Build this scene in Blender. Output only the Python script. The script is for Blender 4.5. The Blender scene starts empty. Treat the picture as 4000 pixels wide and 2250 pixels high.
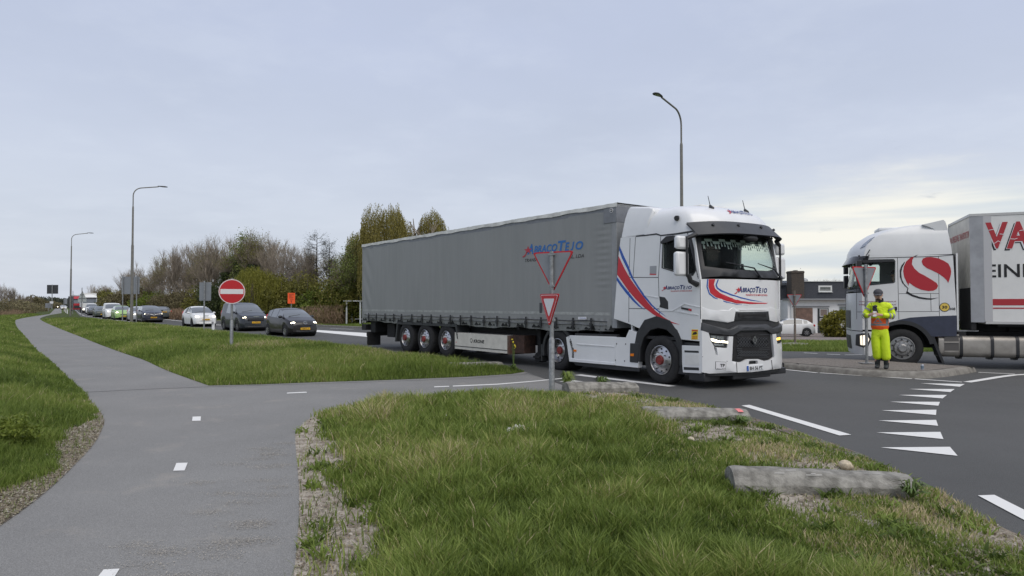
import bpy, bmesh, math, random
import numpy as np
from mathutils import Vector, Matrix, geometry
R = math.radians
random.seed(7); rng = np.random.default_rng(7)
scene = bpy.context.scene
COL = scene.collection

# ---------------------------------------------------------------- camera
F, CH, PITCH = 2667.0, 1.66, math.atan(65/2667)
cam = bpy.data.cameras.new('camera'); camo = bpy.data.objects.new('camera', cam); COL.objects.link(camo)
camo.location = (0, 0, CH); camo.rotation_euler = (math.pi/2+PITCH, 0, 0)
cam.sensor_width = 36; cam.lens = 36*F/4000; cam.clip_start = 0.1; cam.clip_end = 6000
scene.camera = camo

# ---------------------------------------------------------------- world, sun, exposure
SUN_EL, SUN_AZ = R(58), R(150)      # azimuth from +Y towards +X
world = bpy.data.worlds.new('World'); scene.world = world; world.use_nodes = True
def sky_nodes():
    nt = world.node_tree; N = nt.nodes; L = nt.links
    N.clear()
    def n(t, **k):
        x = N.new(t)
        for a, b in k.items(): setattr(x, a, b)
        return x
    def put(s, v):
        if hasattr(v, 'is_output'): L.new(v, s)
        else: s.default_value = v
    def ma(op, a, b=0.0, c=None, clamp=False):
        x = n('ShaderNodeMath', operation=op, use_clamp=clamp); put(x.inputs[0], a); put(x.inputs[1], b)
        if c is not None: put(x.inputs[2], c)
        return x.outputs[0]
    def mix(f, a, b):
        x = n('ShaderNodeMix', data_type='RGBA'); put(x.inputs[0], f); put(x.inputs[6], a); put(x.inputs[7], b)
        return x.outputs[2]
    def step(v, lo, hi):
        x = n('ShaderNodeMapRange', interpolation_type='SMOOTHSTEP'); put(x.inputs[0], v)
        x.inputs[1].default_value = lo; x.inputs[2].default_value = hi
        return x.outputs[0]
    def noise(v, sc, det=4, rough=.5):
        x = n('ShaderNodeTexNoise'); put(x.inputs['Vector'], v); x.inputs['Scale'].default_value = sc
        x.inputs['Detail'].default_value = det; x.inputs['Roughness'].default_value = rough
        return x.outputs['Fac']
    tc = n('ShaderNodeTexCoord').outputs['Generated']
    sp = n('ShaderNodeSeparateXYZ'); L.new(tc, sp.inputs[0]); X, Y, Z = sp.outputs
    zc = ma('MAXIMUM', Z, 0.0); den = ma('ADD', zc, 0.12)
    cv = n('ShaderNodeCombineXYZ'); L.new(ma('DIVIDE', X, den), cv.inputs[0]); L.new(ma('DIVIDE', Y, den), cv.inputs[1])
    cloud = cv.outputs[0]
    n1 = noise(cloud, .55, 5, .55); n2 = noise(cloud, 1.9, 6, .6)
    sky = n('ShaderNodeTexSky', sky_type='NISHITA'); sky.sun_disc = False
    sky.sun_elevation = SUN_EL; sky.sun_rotation = SUN_AZ; sky.air_density = 1.2; sky.dust_density = 2.0
    # overcast layer: bluish grey, lighter low down
    top = (4.05, 4.5, 5.75, 1); low = (4.95, 5.3, 5.95, 1)
    base = mix(step(zc, 0.0, .42), low, top)
    dark = mix(.78, base, (3.45, 3.85, 4.7, 1))
    ov = mix(ma('MULTIPLY', step(n1, .36, .70), .50), base, dark)
    ov = mix(ma('MULTIPLY', step(n2, .45, .7), .16), ov, (5.9, 6.3, 7.0, 1))
    # brighter, warmer gap low on the right, with a ragged upper edge and small dark scud
    edge = ma('ADD', zc, ma('MULTIPLY', ma('SUBTRACT', n2, .5), .10))
    gap = ma('MULTIPLY', ma('SUBTRACT', 1.0, step(edge, .115, .19)), step(ma('DIVIDE', X, ma('MAXIMUM', Y, .05)), .05, .42))
    streak = n('ShaderNodeCombineXYZ'); L.new(ma('MULTIPLY', X, 1.5), streak.inputs[0]); L.new(ma('MULTIPLY', Z, 16.0), streak.inputs[2])
    n3 = noise(streak.outputs[0], 1.8, 4, .5)
    warm = mix(step(n3, .38, .62), (5.2, 5.6, 5.9, 1), (7.4, 7.2, 6.5, 1))
    ov = mix(ma('MULTIPLY', gap, .95), ov, warm)
    sc = n('ShaderNodeCombineXYZ'); L.new(ma('MULTIPLY', X, 7.0), sc.inputs[0]); L.new(ma('MULTIPLY', Z, 22.0), sc.inputs[2])
    n4 = noise(sc.outputs[0], 1.25, 6, .6)
    scud = ma('MULTIPLY', step(n4, .60, .72), ma('MULTIPLY', step(X, .28, .42), ma('MULTIPLY', step(zc, .06, .09), ma('SUBTRACT', 1.0, step(zc, .16, .22)))))
    ov = mix(ma('MULTIPLY', scud, .75), ov, (3.2, 3.5, 4.1, 1))
    col = mix(.93, sky.outputs[0], ov)
    bg = n('ShaderNodeBackground'); L.new(col, bg.inputs[0]); bg.inputs[1].default_value = 0.1
    out = n('ShaderNodeOutputWorld'); L.new(bg.outputs[0], out.inputs[0])
sky_nodes()
sl = bpy.data.lights.new('sun', 'SUN'); sl.energy = 1.45; sl.angle = R(60); sl.color = (1, .92, .80)
so = bpy.data.objects.new('sun', sl); COL.objects.link(so)
sd = Vector((math.sin(SUN_AZ)*math.cos(SUN_EL), math.cos(SUN_AZ)*math.cos(SUN_EL), math.sin(SUN_EL)))
so.rotation_euler = sd.to_track_quat('Z', 'Y').to_euler()
scene.view_settings.view_transform = 'Standard'; scene.view_settings.look = 'None'
scene.view_settings.exposure = 0.45; scene.view_settings.gamma = 1.0; scene.view_settings.use_curve_mapping = False

# ---------------------------------------------------------------- helpers
def ray(x, y):
    u = (x-2000)/F; v = (1125-y)/F; c, s = math.cos(PITCH), math.sin(PITCH)
    return Vector((u, c-v*s, s+v*c))
def gp(x, y, z=0.0):
    d = ray(x, y); t = (z-CH)/d.z
    return (d.x*t, d.y*t)
def crop(ox, oy, s): return lambda x, y: (ox+x/s, oy+y/s)

MATS = {}
def mat(name, col, rough=.6, metal=0.0, var=0.0, vscale=8.0, bump=0.0, bscale=60.0, emit=None, estr=0.0, spec=.5, coat=0.0, col2=None, attr=None, dirt=None):
    if name in MATS: return MATS[name]
    m = bpy.data.materials.new(name); m.use_nodes = True; MATS[name] = m
    nt = m.node_tree; b = nt.nodes['Principled BSDF']
    c = (*col, 1) if len(col) == 3 else col
    b.inputs['Base Color'].default_value = c; b.inputs['Roughness'].default_value = rough
    b.inputs['Metallic'].default_value = metal; b.inputs['Specular IOR Level'].default_value = spec
    b.inputs['Coat Weight'].default_value = coat; b.inputs['Coat Roughness'].default_value = .08
    if emit: b.inputs['Emission Color'].default_value = (*emit, 1); b.inputs['Emission Strength'].default_value = estr
    tc = nt.nodes.new('ShaderNodeTexCoord')
    if var or col2:
        nz = nt.nodes.new('ShaderNodeTexNoise'); nz.inputs['Scale'].default_value = vscale; nz.inputs['Detail'].default_value = 6; nz.inputs['Roughness'].default_value = .6
        nt.links.new(tc.outputs['Object'], nz.inputs['Vector'])
        mr = nt.nodes.new('ShaderNodeMapRange'); mr.inputs[1].default_value = .35; mr.inputs[2].default_value = .65
        nt.links.new(nz.outputs['Fac'], mr.inputs[0])
        mx = nt.nodes.new('ShaderNodeMix'); mx.data_type = 'RGBA'
        c2 = (*col2, 1) if col2 else tuple(min(1, k*(1+var)) for k in c[:3])+(1,)
        c1 = c if col2 else tuple(k*(1-var) for k in c[:3])+(1,)
        mx.inputs[6].default_value = c1; mx.inputs[7].default_value = c2
        nt.links.new(mr.outputs[0], mx.inputs[0]); nt.links.new(mx.outputs[2], b.inputs['Base Color'])
    if bump:
        nb = nt.nodes.new('ShaderNodeTexNoise'); nb.inputs['Scale'].default_value = bscale; nb.inputs['Detail'].default_value = 5
        nt.links.new(tc.outputs['Object'], nb.inputs['Vector'])
        bp = nt.nodes.new('ShaderNodeBump'); bp.inputs['Strength'].default_value = bump; bp.inputs['Distance'].default_value = .02
        nt.links.new(nb.outputs['Fac'], bp.inputs['Height']); nt.links.new(bp.outputs[0], b.inputs['Normal'])
    return m

def glass_mat(name, tint=(.62, .72, .70), trans=.72, dark=(.01, .012, .014)):
    m = bpy.data.materials.new(name); m.use_nodes = True; MATS[name] = m
    nt = m.node_tree; nt.nodes.clear(); N = nt.nodes.new
    out = N('ShaderNodeOutputMaterial'); tr = N('ShaderNodeBsdfTransparent'); gl = N('ShaderNodeBsdfPrincipled')
    tr.inputs[0].default_value = (*tint, 1); gl.inputs['Base Color'].default_value = (*dark, 1); gl.inputs['Roughness'].default_value = .04
    fr = N('ShaderNodeLayerWeight'); fr.inputs[0].default_value = .5
    pw = N('ShaderNodeMath'); pw.operation = 'POWER'; pw.inputs[1].default_value = 4.0; nt.links.new(fr.outputs['Facing'], pw.inputs[0])
    mr = N('ShaderNodeMapRange'); mr.inputs[3].default_value = 1-trans; mr.inputs[4].default_value = .75
    nt.links.new(pw.outputs[0], mr.inputs[0])
    mx = N('ShaderNodeMixShader'); nt.links.new(mr.outputs[0], mx.inputs[0]); nt.links.new(tr.outputs[0], mx.inputs[1]); nt.links.new(gl.outputs[0], mx.inputs[2])
    nt.links.new(mx.outputs[0], out.inputs[0])
    return m

def cdt(outer, holes=(), step=None, jitter=.25, stepf=None):
    """triangulate a 2-D polygon with holes, with interior points every step"""
    pts = [Vector(p) for p in outer]; n = len(pts)
    edges = [(i, (i+1) % n) for i in range(n)]
    for h in holes:
        b = len(pts); pts += [Vector(p) for p in h]; k = len(h)
        edges += [(b+i, b+(i+1) % k) for i in range(k)]
    A = np.array([(p[0], p[1]) for p in outer])
    if step or stepf:
        lo, hi = A.min(0), A.max(0); q = []
        if stepf:
            q = stepf(lo, hi)
        else:
            gx = np.arange(lo[0]+step/2, hi[0], step); gy = np.arange(lo[1]+step/2, hi[1], step)
            q = np.array([(x+rng.uniform(-1, 1)*jitter*step, y+rng.uniform(-1, 1)*jitter*step) for x in gx for y in gy]) if len(gx)*len(gy) else np.zeros((0, 2))
        if len(q):
            k = inside(q, A)
            for h in holes: k &= ~inside(q, np.array(h))
            pts += [Vector(p) for p in q[k]]
    r = geometry.delaunay_2d_cdt(pts, edges, [], 0, 1e-5)
    V = [tuple(v) for v in r[0]]; VA = np.array(V)
    T = [f for f in r[2]]
    cen = np.array([VA[list(f)].mean(0) for f in T])
    k = inside(cen, A)
    for h in holes: k &= ~inside(cen, np.array(h))
    Fs = []
    for f, ok in zip(T, k):
        if ok:
            a, b, c = VA[f[0]], VA[f[1]], VA[f[2]]
            if (b[0]-a[0])*(c[1]-a[1])-(b[1]-a[1])*(c[0]-a[0]) < 0: f = f[::-1]
            Fs.append(tuple(f))
    return V, Fs
def inside(P, A):
    P = np.asarray(P, float); A = np.asarray(A, float)
    c = np.zeros(len(P), bool); j = len(A)-1
    for i in range(len(A)):
        xi, yi = A[i]; xj, yj = A[j]
        if yi != yj:
            m = ((yi > P[:, 1]) != (yj > P[:, 1])) & (P[:, 0] < (xj-xi)*(P[:, 1]-yi)/(yj-yi)+xi)
            c ^= m
        j = i
    return c
def edge_dist(P, A, closed=True):
    P = np.asarray(P, float); A = np.asarray(A, float); d = np.full(len(P), 1e9)
    for i in range(len(A) if closed else len(A)-1):
        a = A[i]; b = A[(i+1) % len(A)]; ab = b-a; L2 = max(ab@ab, 1e-9)
        t = np.clip(((P-a)@ab)/L2, 0, 1)
        d = np.minimum(d, np.hypot(P[:, 0]-(a[0]+t*ab[0]), P[:, 1]-(a[1]+t*ab[1])))
    return d
def smooth_poly(pts, it=2, closed=False):
    for _ in range(it):
        q = []
        n = len(pts)
        rngi = range(n if closed else n-1)
        if not closed: q.append(pts[0])
        for i in rngi:
            a = pts[i]; b = pts[(i+1) % n]
            q.append((a[0]*.75+b[0]*.25, a[1]*.75+b[1]*.25)); q.append((a[0]*.25+b[0]*.75, a[1]*.25+b[1]*.75))
        if not closed: q.append(pts[-1])
        pts = q
    return pts
def vnoise(x, y, s=1.0, seed=0):
    x = np.asarray(x)/s; y = np.asarray(y)/s
    xi = np.floor(x).astype(np.int64); yi = np.floor(y).astype(np.int64); fx = x-xi; fy = y-yi
    fx = fx*fx*(3-2*fx); fy = fy*fy*(3-2*fy)
    def h(a, b):
        n = (a*374761393+b*668265263+seed*1274126177) & 0xffffffff
        n = ((n ^ (n >> 13))*1274126177) & 0xffffffff
        return ((n ^ (n >> 16)) & 0xffff)/65535.0
    return (h(xi, yi)*(1-fx)+h(xi+1, yi)*fx)*(1-fy)+(h(xi, yi+1)*(1-fx)+h(xi+1, yi+1)*fx)*fy

class MB:
    def __init__(s): s.v = []; s.f = []; s.m = []
    def add(s, V, Fc, mi=0, M=None):
        b = len(s.v)
        s.v += [tuple(M @ Vector(p)) if M is not None else tuple(p) for p in V]
        s.f += [tuple(b+i for i in f) for f in Fc]; s.m += [mi]*len(Fc); return s
    def box(s, x0, x1, y0, y1, z0, z1, mi=0, M=None):
        V = [(x, y, z) for x in (x0, x1) for y in (y0, y1) for z in (z0, z1)]
        return s.add(V, [(0, 1, 3, 2), (4, 6, 7, 5), (0, 4, 5, 1), (2, 3, 7, 6), (0, 2, 6, 4), (1, 5, 7, 3)], mi, M)
    def tube(s, pts, rad, n=8, mi=0, caps=True, M=None):
        pts = [Vector(p) for p in pts]; k = len(pts)
        if not hasattr(rad, '__len__'): rad = [rad]*k
        V = []; up = None
        for i, p in enumerate(pts):
            d = (pts[min(i+1, k-1)]-pts[max(i-1, 0)]).normalized()
            if up is None:
                up = Vector((0, 0, 1)) if abs(d.z) < .9 else Vector((1, 0, 0))
            a = d.cross(up).normalized(); b = a.cross(d).normalized(); up = b
            for j in range(n):
                t = 2*math.pi*j/n; V.append(p+(a*math.cos(t)+b*math.sin(t))*rad[i])
        Fc = [(i*n+j, i*n+(j+1) % n, (i+1)*n+(j+1) % n, (i+1)*n+j) for i in range(k-1) for j in range(n)]
        if caps: Fc += [tuple(range(n))[::-1], tuple((k-1)*n+j for j in range(n))]
        return s.add(V, Fc, mi, M)
    def lathe(s, prof, c=(0, 0, 0), axis='y', n=24, mi=0, M=None, close=False):
        V = []
        for r, h in prof:
            for j in range(n):
                t = 2*math.pi*j/n; a, b = r*math.cos(t), r*math.sin(t)
                q = (a, h, b) if axis == 'y' else (a, b, h) if axis == 'z' else (h, a, b)
                V.append((c[0]+q[0], c[1]+q[1], c[2]+q[2]))
        k = len(prof)
        Fc = [(i*n+j, i*n+(j+1) % n, (i+1)*n+(j+1) % n, (i+1)*n+j) for i in range(k-1) for j in range(n)]
        return s.add(V, Fc, mi, M)
    def sph(s, c, r, n=12, mi=0, M=None, k=8):
        if not hasattr(r, '__len__'): r = (r, r, r)
        V = []
        for i in range(k+1):
            p = math.pi*i/k
            for j in range(n):
                t = 2*math.pi*j/n
                V.append((c[0]+r[0]*math.sin(p)*math.cos(t), c[1]+r[1]*math.sin(p)*math.sin(t), c[2]+r[2]*math.cos(p)))
        Fc = [(i*n+j, (i+1)*n+j, (i+1)*n+(j+1) % n, i*n+(j+1) % n) for i in range(k) for j in range(n)]
        return s.add(V, Fc, mi, M)
    def slab(s, poly, fn, t=.02, mi=0, holes=(), step=None):
        """2-D polygon mapped by fn(a, b, off): outer skin at off=0, back at off=-t, closed rim"""
        V, Fc = cdt(poly, holes, step); n = len(V)
        W = [fn(a, b, 0) for a, b in V]+[fn(a, b, -t) for a, b in V]
        cnt = {}
        for f in Fc:
            for i in range(3):
                e = (f[i], f[(i+1) % 3]); cnt[e] = 1
        rim = [e for e in cnt if (e[1], e[0]) not in cnt]
        G = list(Fc)+[tuple(n+i for i in f[::-1]) for f in Fc]+[(a, n+a, n+b, b) for a, b in rim]
        return s.add(W, G, mi)
    def grid(s, fn, us, vs, mi=0, close_u=False):
        V = [fn(u, v) for u in us for v in vs]; k = len(vs); n = len(us)
        Fc = [(i*k+j, ((i+1) % n)*k+j, ((i+1) % n)*k+j+1, i*k+j+1) for i in range(n if close_u else n-1) for j in range(k-1)]
        return s.add(V, Fc, mi)
    def build(s, name, mats, parent=None, smooth=35, bevel=0.0, recalc=True):
        if not isinstance(mats, (list, tuple)): mats = [mats]
        me = bpy.data.meshes.new(name); me.from_pydata([tuple(p) for p in s.v], [], s.f)
        for m in mats: me.materials.append(m)
        if len(mats) > 1: me.polygons.foreach_set('material_index', s.m)
        if recalc:
            bm = bmesh.new(); bm.from_mesh(me); bmesh.ops.remove_doubles(bm, verts=bm.verts, dist=1e-5)
            bmesh.ops.recalc_face_normals(bm, faces=bm.faces); bm.to_mesh(me); bm.free()
        if smooth:
            me.polygons.foreach_set('use_smooth', [True]*len(me.polygons)); me.set_sharp_from_angle(angle=R(smooth))
        me.update()
        o = bpy.data.objects.new(name, me); COL.objects.link(o); o.parent = parent
        if bevel:
            b = o.modifiers.new('bevel', 'BEVEL'); b.width = bevel; b.segments = 2; b.limit_method = 'ANGLE'; b.angle_limit = R(40); b.harden_normals = False
        return o
def tag(o, label=None, cat=None, group=None, kind=None):
    if label: o['label'] = label
    if cat: o['category'] = cat
    if group: o['group'] = group
    if kind: o['kind'] = kind
    return o
def thing(name, label, cat, loc=(0, 0, 0), rz=0.0, group=None):
    o = bpy.data.objects.new(name, None); o.empty_display_size = .3; COL.objects.link(o)
    o.location = loc; o.rotation_euler = (0, 0, rz); return tag(o, label, cat, group)
def struct(o): o['kind'] = 'structure'; return o
def copy_tree(o, parent=None):
    c = o.copy(); COL.objects.link(c); c.parent = parent
    for ch in KIDS(o): copy_tree(ch, c)
    return c
def KIDS(o): return [x for x in COL.objects if x.parent == o]

_tx = {}
def text2d(s, shear=0.0, bold=0.0):
    """lettering as 2-D triangles, scaled to the unit box"""
    k = (s, shear, bold)
    if k in _tx: return _tx[k]
    cu = bpy.data.curves.new('t', 'FONT'); cu.body = s; cu.shear = shear; cu.offset = bold; cu.resolution_u = 3; cu.size = 1
    ob = bpy.data.objects.new('t', cu); COL.objects.link(ob)
    dg = bpy.context.evaluated_depsgraph_get(); me = bpy.data.meshes.new_from_object(ob.evaluated_get(dg))
    V = np.array([(v.co.x, v.co.y) for v in me.vertices]); Fc = [tuple(p.vertices) for p in me.polygons]
    bpy.data.objects.remove(ob); bpy.data.curves.remove(cu); bpy.data.meshes.remove(me)
    lo, hi = V.min(0), V.max(0); V = (V-lo)/np.maximum(hi-lo, 1e-6)
    _tx[k] = (V, Fc); return _tx[k]
def put_text(mb, s, x0, x1, z0, z1, fn, mi=0, shear=0.0, bold=0.02, dz=0.0):
    V, Fc = text2d(s, shear, bold)
    mb.add([fn(x0+(x1-x0)*a, z0+(z1-z0)*b+dz*a, 0) for a, b in V], Fc, mi)
# ---------------------------------------------------------------- ground, roads, path
def sstep(a, b, x):
    t = np.clip((np.asarray(x, float)-a)/(b-a), 0, 1); return t*t*(3-2*t)
def gz(x, y):
    """terrain height: level, falling a metre towards the house on the right"""
    x = np.asarray(x, float); y = np.asarray(y, float)
    ang = x/np.maximum(y, 1)
    side = sstep(.12, .30, ang)
    t = np.interp(y, [24, 28, 33, 40, 58, 70], [0, -.08, -.26, -.5, -.98, -1.12])
    return -.05+side*t
g = MB()
angs = np.concatenate([np.linspace(-180, -60, 13)[:-1], np.linspace(-60, 60, 97), np.linspace(60, 180, 13)[1:-1]])
rs = [0.0, 2.5]; 
while rs[-1] < 4500: rs.append(rs[-1]*1.09+.1)
gm = bpy.data.materials.new('meadow_ground')
def ground_mat(m, c1, c2, c3, c4=None):
    m.use_nodes = True; nt = m.node_tree; b = nt.nodes['Principled BSDF']; b.inputs['Roughness'].default_value = .95; b.inputs['Specular IOR Level'].default_value = .15
    tc = nt.nodes.new('ShaderNodeTexCoord')
    def nz(s, d=6):
        x = nt.nodes.new('ShaderNodeTexNoise'); x.inputs['Scale'].default_value = s; x.inputs['Detail'].default_value = d; x.inputs['Roughness'].default_value = .65
        nt.links.new(tc.outputs['Object'], x.inputs['Vector']); return x.outputs['Fac']
    def rmp(f, a, b_):
        x = nt.nodes.new('ShaderNodeMapRange'); nt.links.new(f, x.inputs[0]); x.inputs[1].default_value = a; x.inputs[2].default_value = b_; return x.outputs[0]
    def mx(f, a, b_):
        x = nt.nodes.new('ShaderNodeMix'); x.data_type = 'RGBA'; nt.links.new(f, x.inputs[0])
        for i, q in ((6, a), (7, b_)):
            if isinstance(q, tuple): x.inputs[i].default_value = (*q, 1)
            else: nt.links.new(q, x.inputs[i])
        return x.outputs[2]
    c = mx(rmp(nz(.9), .35, .65), c1, c2); c = mx(rmp(nz(14), .45, .75), c, c3)
    if c4:
        at = nt.nodes.new('ShaderNodeAttribute'); at.attribute_name = 'bare'
        ad = nt.nodes.new('ShaderNodeMath'); ad.operation = 'MULTIPLY_ADD'; nt.links.new(rmp(nz(5), .3, .7), ad.inputs[0]); ad.inputs[1].default_value = .9; nt.links.new(at.outputs['Fac'], ad.inputs[2])
        sand = mx(rmp(nz(7, 10), .38, .62), c4[0], c4[1])
        c = mx(rmp(ad.outputs[0], .75, 1.15), c, sand)
    nt.links.new(c, b.inputs['Base Color'])
    bp = nt.nodes.new('ShaderNodeBump'); bp.inputs['Strength'].default_value = .7; bp.inputs['Distance'].default_value = .025
    nt.links.new(nz(34, 9), bp.inputs['Height']); nt.links.new(bp.outputs[0], b.inputs['Normal'])
    return m
ground_mat(gm, (.055, .085, .02), (.085, .12, .028), (.10, .10, .04))
vm = ground_mat(bpy.data.materials.new('verge_soil'), (.045, .07, .016), (.06, .085, .02), (.075, .065, .035), ((.22, .185, .15), (.46, .42, .36)))
V = []
for r in rs:
    for a in angs:
        x, y = r*math.sin(R(a)), r*math.cos(R(a)); V.append((x, y, float(gz(x, y))))
k = len(angs)
g.add(V, [(i*k+j, i*k+(j+1) % k, (i+1)*k+(j+1) % k, (i+1)*k+j) for i in range(len(rs)-1) for j in range(k)])
struct(g.build('ground', gm, smooth=60))

def asphalt(name, col, warm, worn=.12, dust=0.0):
    m = bpy.data.materials.new(name); m.use_nodes = True; nt = m.node_tree; b = nt.nodes['Principled BSDF']
    b.inputs['Roughness'].default_value = .82; b.inputs['Specular IOR Level'].default_value = .35
    tc = nt.nodes.new('ShaderNodeTexCoord')
    def nz(s, d=4, rough=.6):
        x = nt.nodes.new('ShaderNodeTexNoise'); x.inputs['Scale'].default_value = s; x.inputs['Detail'].default_value = d; x.inputs['Roughness'].default_value = rough
        nt.links.new(tc.outputs['Object'], x.inputs['Vector']); return x.outputs['Fac']
    def rmp(f, a, b_, c=0, d=1):
        x = nt.nodes.new('ShaderNodeMapRange'); nt.links.new(f, x.inputs[0])
        for i, v in enumerate((a, b_, c, d)): x.inputs[i+1].default_value = v
        return x.outputs[0]
    def mx(f, a, b_):
        x = nt.nodes.new('ShaderNodeMix'); x.data_type = 'RGBA'; nt.links.new(f, x.inputs[0])
        for i, q in ((6, a), (7, b_)):
            if isinstance(q, tuple): x.inputs[i].default_value = (*q, 1)
            else: nt.links.new(q, x.inputs[i])
        return x.outputs[2]
    lo = tuple(c*.82 for c in col); hi = tuple(c*1.16 for c in col)
    c = mx(rmp(nz(.55, 5), .3, .7), lo, hi)
    c = mx(rmp(nz(.23, 3), .45, .75, 0, .5), c, warm)
    vo = nt.nodes.new('ShaderNodeTexVoronoi'); vo.inputs['Scale'].default_value = 95; nt.links.new(tc.outputs['Object'], vo.inputs['Vector'])
    grain = rmp(vo.outputs['Distance'], .1, .55)
    c = mx(rmp(nz(160, 2), .40, .62, 0, .55), c, tuple(k*1.9 for k in col))
    c = mx(rmp(grain, 0, 1, .35, 0), c, tuple(k*.35 for k in col))
    if dust: c = mx(rmp(nz(1.3, 8, .7), .56, .76, 0, dust), c, (.34, .31, .27))
    nt.links.new(c, b.inputs['Base Color'])
    bp = nt.nodes.new('ShaderNodeBump'); bp.inputs['Strength'].default_value = .5; bp.inputs['Distance'].default_value = .004
    nt.links.new(grain, bp.inputs['Height']); nt.links.new(bp.outputs[0], b.inputs['Normal'])
    return m
def sheet(name, pts, z, m, t=0):
    V, Fc = cdt(pts); mb = MB(); mb.add([(a, b, z) for a, b in V], Fc); return struct(mb.build(name, m, smooth=0))
A_ROAD = asphalt('road_asphalt', (.070, .071, .070), (.090, .088, .084))
A_PATH = asphalt('path_asphalt', (.172, .171, .166), (.198, .190, .180), dust=.5)

MV = [(288,1209),(300,1222),(313,1236),(367,1246),(421,1254),(517,1265),(600,1272),(700,1281),(765,1289),(880,1303),(963,1312),(1095,1327),(1227,1342),(1359,1360),(1450,1370),(1580,1393),(1758,1411),(1912,1431),(2014,1442),(2050,1453)]
FARK = [(1450,1284),(1240,1274),(1000,1262),(844,1256),(673,1246),(520,1232),(450,1221),(400,1212),(345,1204),(300,1198),(262,1194.2)]
NEARV = [(2144,1537),(2232,1517),(2340,1515),(2500,1540),(2647,1562),(2793,1597),(2940,1640),(3087,1684),(3233,1736),(3380,1792),(3497,1836),(3615,1902),(3732,1960),(3849,2035),(4000,2100)]
far = [gp(*p) for p in FARK]; near = [gp(*p) for p in MV]
# main road and junction: one asphalt sheet (the cycle path overlies it by 4 mm)
kerbR = [(30.0, 18.2), (20.0, 23.2), (15.5, 24.2), (12.0, 24.0), (8.2, 24.6), (3.0, 27.8), (-2.0, 33.0)]
nearpts = [gp(*p) for p in NEARV]
road = near[::-1][:0]+[(8.0, -2.0), nearpts[-1], *nearpts[::-1][1:], (-.2, 12.0), (-1.6, 13.6), (-1.5, 14.6), near[-1], *near[::-1][1:], (-125.5, 196.0), far[-1], *far[::-1][1:], *kerbR[::-1], (40.0, 14.0), (40.0, -2.0)]
sheet('road', road, 0.0, A_ROAD)

PL = [(225,1195.6),(194,1227),(61,1246),(58,1261),(65,1280),(90,1307),(117,1340),(147,1373),(174,1394),(199,1412),(264,1476),(328,1535),(381,1599),(408,1635),(405,1664),(375,1728),(328,1781),(223,1887),(117,1975),(0,2057)]
PR = [(239,1195.6),(241,1223),(190,1231),(160,1241),(155,1246),(163,1253),(204,1272),(258,1294),(313,1315),(381,1343),(462,1373),(517,1392),(560,1405),(645,1446),(733,1478),(815,1507)]
BT = [(1000,1503),(1235,1494),(1528,1485),(1821,1473),(1997,1462),(2050,1453)]
BB = [(2232,1517),(2144,1537),(1939,1540),(1733,1553),(1499,1572),(1364,1581),(1293,1593),(1235,1619),(1176,1660),(1152,1695),(1155,1754),(1167,1871),(1170,1987),(1161,2133),(1147,2250)]
gl = lambda L: [gp(*p) for p in L]
pl, pr, bt, bb = gl(PL), gl(PR), gl(BT), gl(BB)
pl_s = pl[:1]+smooth_poly(pl[1:], 2)+[(-4.6, 3.7), (-6.6, 2.2)]; 
pr_s = pr[:1]+smooth_poly(pr[1:], 1); bb_s = smooth_poly(bb, 2)+[(-1.55, 3.2), (-1.75, 2.0)]
path = pl_s[::-1]+pr_s+bt+bb_s
sheet('cycle_path', path, .004, A_PATH)
LINE = mat('road_marking_paint', (.70, .70, .68), .65, col2=(.16, .16, .16), vscale=11)
for n_l in LINE.node_tree.nodes:
    if n_l.type == 'MAP_RANGE': n_l.inputs[1].default_value = .60; n_l.inputs[2].default_value = .72; n_l.inputs[4].default_value = .85
    if n_l.type == 'TEX_NOISE': n_l.inputs['Roughness'].default_value = .8; n_l.inputs['Detail'].default_value = 9
def mark(name, quads, z=.008):
    mb = MB()
    for q in quads: 
        p = [gp(*a) for a in q]; V, Fc = cdt(p); mb.add([(a, b, z) for a, b in V], Fc)
    return struct(mb.build(name, LINE, smooth=0))
def line(p0, p1, w):
    a = Vector(p0); b = Vector(p1); d = (b-a).normalized(); n = Vector((-d.y, d.x))*w/2
    return [tuple(a+n), tuple(b+n), tuple(b-n), tuple(a-n)]
def wmark(name, polys, z=.008):
    mb = MB()
    for p in polys: V, Fc = cdt(p); mb.add([(a, b, z) for a, b in V], Fc)
    return struct(mb.build(name, LINE, smooth=0))
K7 = crop(3000, 1250, 2.576); KB = crop(2500, 1400, 1.7047); KC = crop(1000, 1400, 1.7047)
teeth = [[K7(1535,640),K7(1980,648),K7(1930,675)], [K7(1418,697),K7(1878,699),K7(1835,729)], [K7(1315,758),K7(1800,758),K7(1758,793)], [K7(1225,826),K7(1730,828),K7(1715,867)],
         [KB(1610,349),KB(1974,345),KB(1971,380)], [KB(1588,417),KB(1972,413),KB(1985,452)], [KB(1576,497),KB(2000,493),KB(2021,541)], [KB(1603,597),KB(2064,593),KB(2115,653)],
         [KC(2020,158),KC(2062,142),KC(2180,156)], [KC(2215,182),KC(2245,163),KC(2366,181)]]
mark('give_way_marking', teeth)
edge = [[KB(675,317),KB(728,312),KB(1408,512),KB(1328,517)], [KB(2250,918),KB(2360,914),KB(2700,1085),KB(2620,1115)], [KC(2117,113),KC(2165,108),KC(2800,186),KC(2745,190)]]
mark('edge_line_marking', edge)
isl_line = [(2985,1433),(3046,1442.5),(3203,1457.5),(3378,1469),(3574,1481),(3770,1494),(3788,1494)]
w = [gp(*p) for p in isl_line]
polys = [line(w[i], (w[i+1][0]-.06, w[i+1][1]+.01), .11) for i in range(5)]
q = [gp(3778, 1494), gp(3840, 1484), gp(3900, 1474), gp(3960, 1466), gp(4060, 1461), gp(4300, 1456)]
polys += [line(q[i], q[i+1], .16) for i in range(5)]
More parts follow.
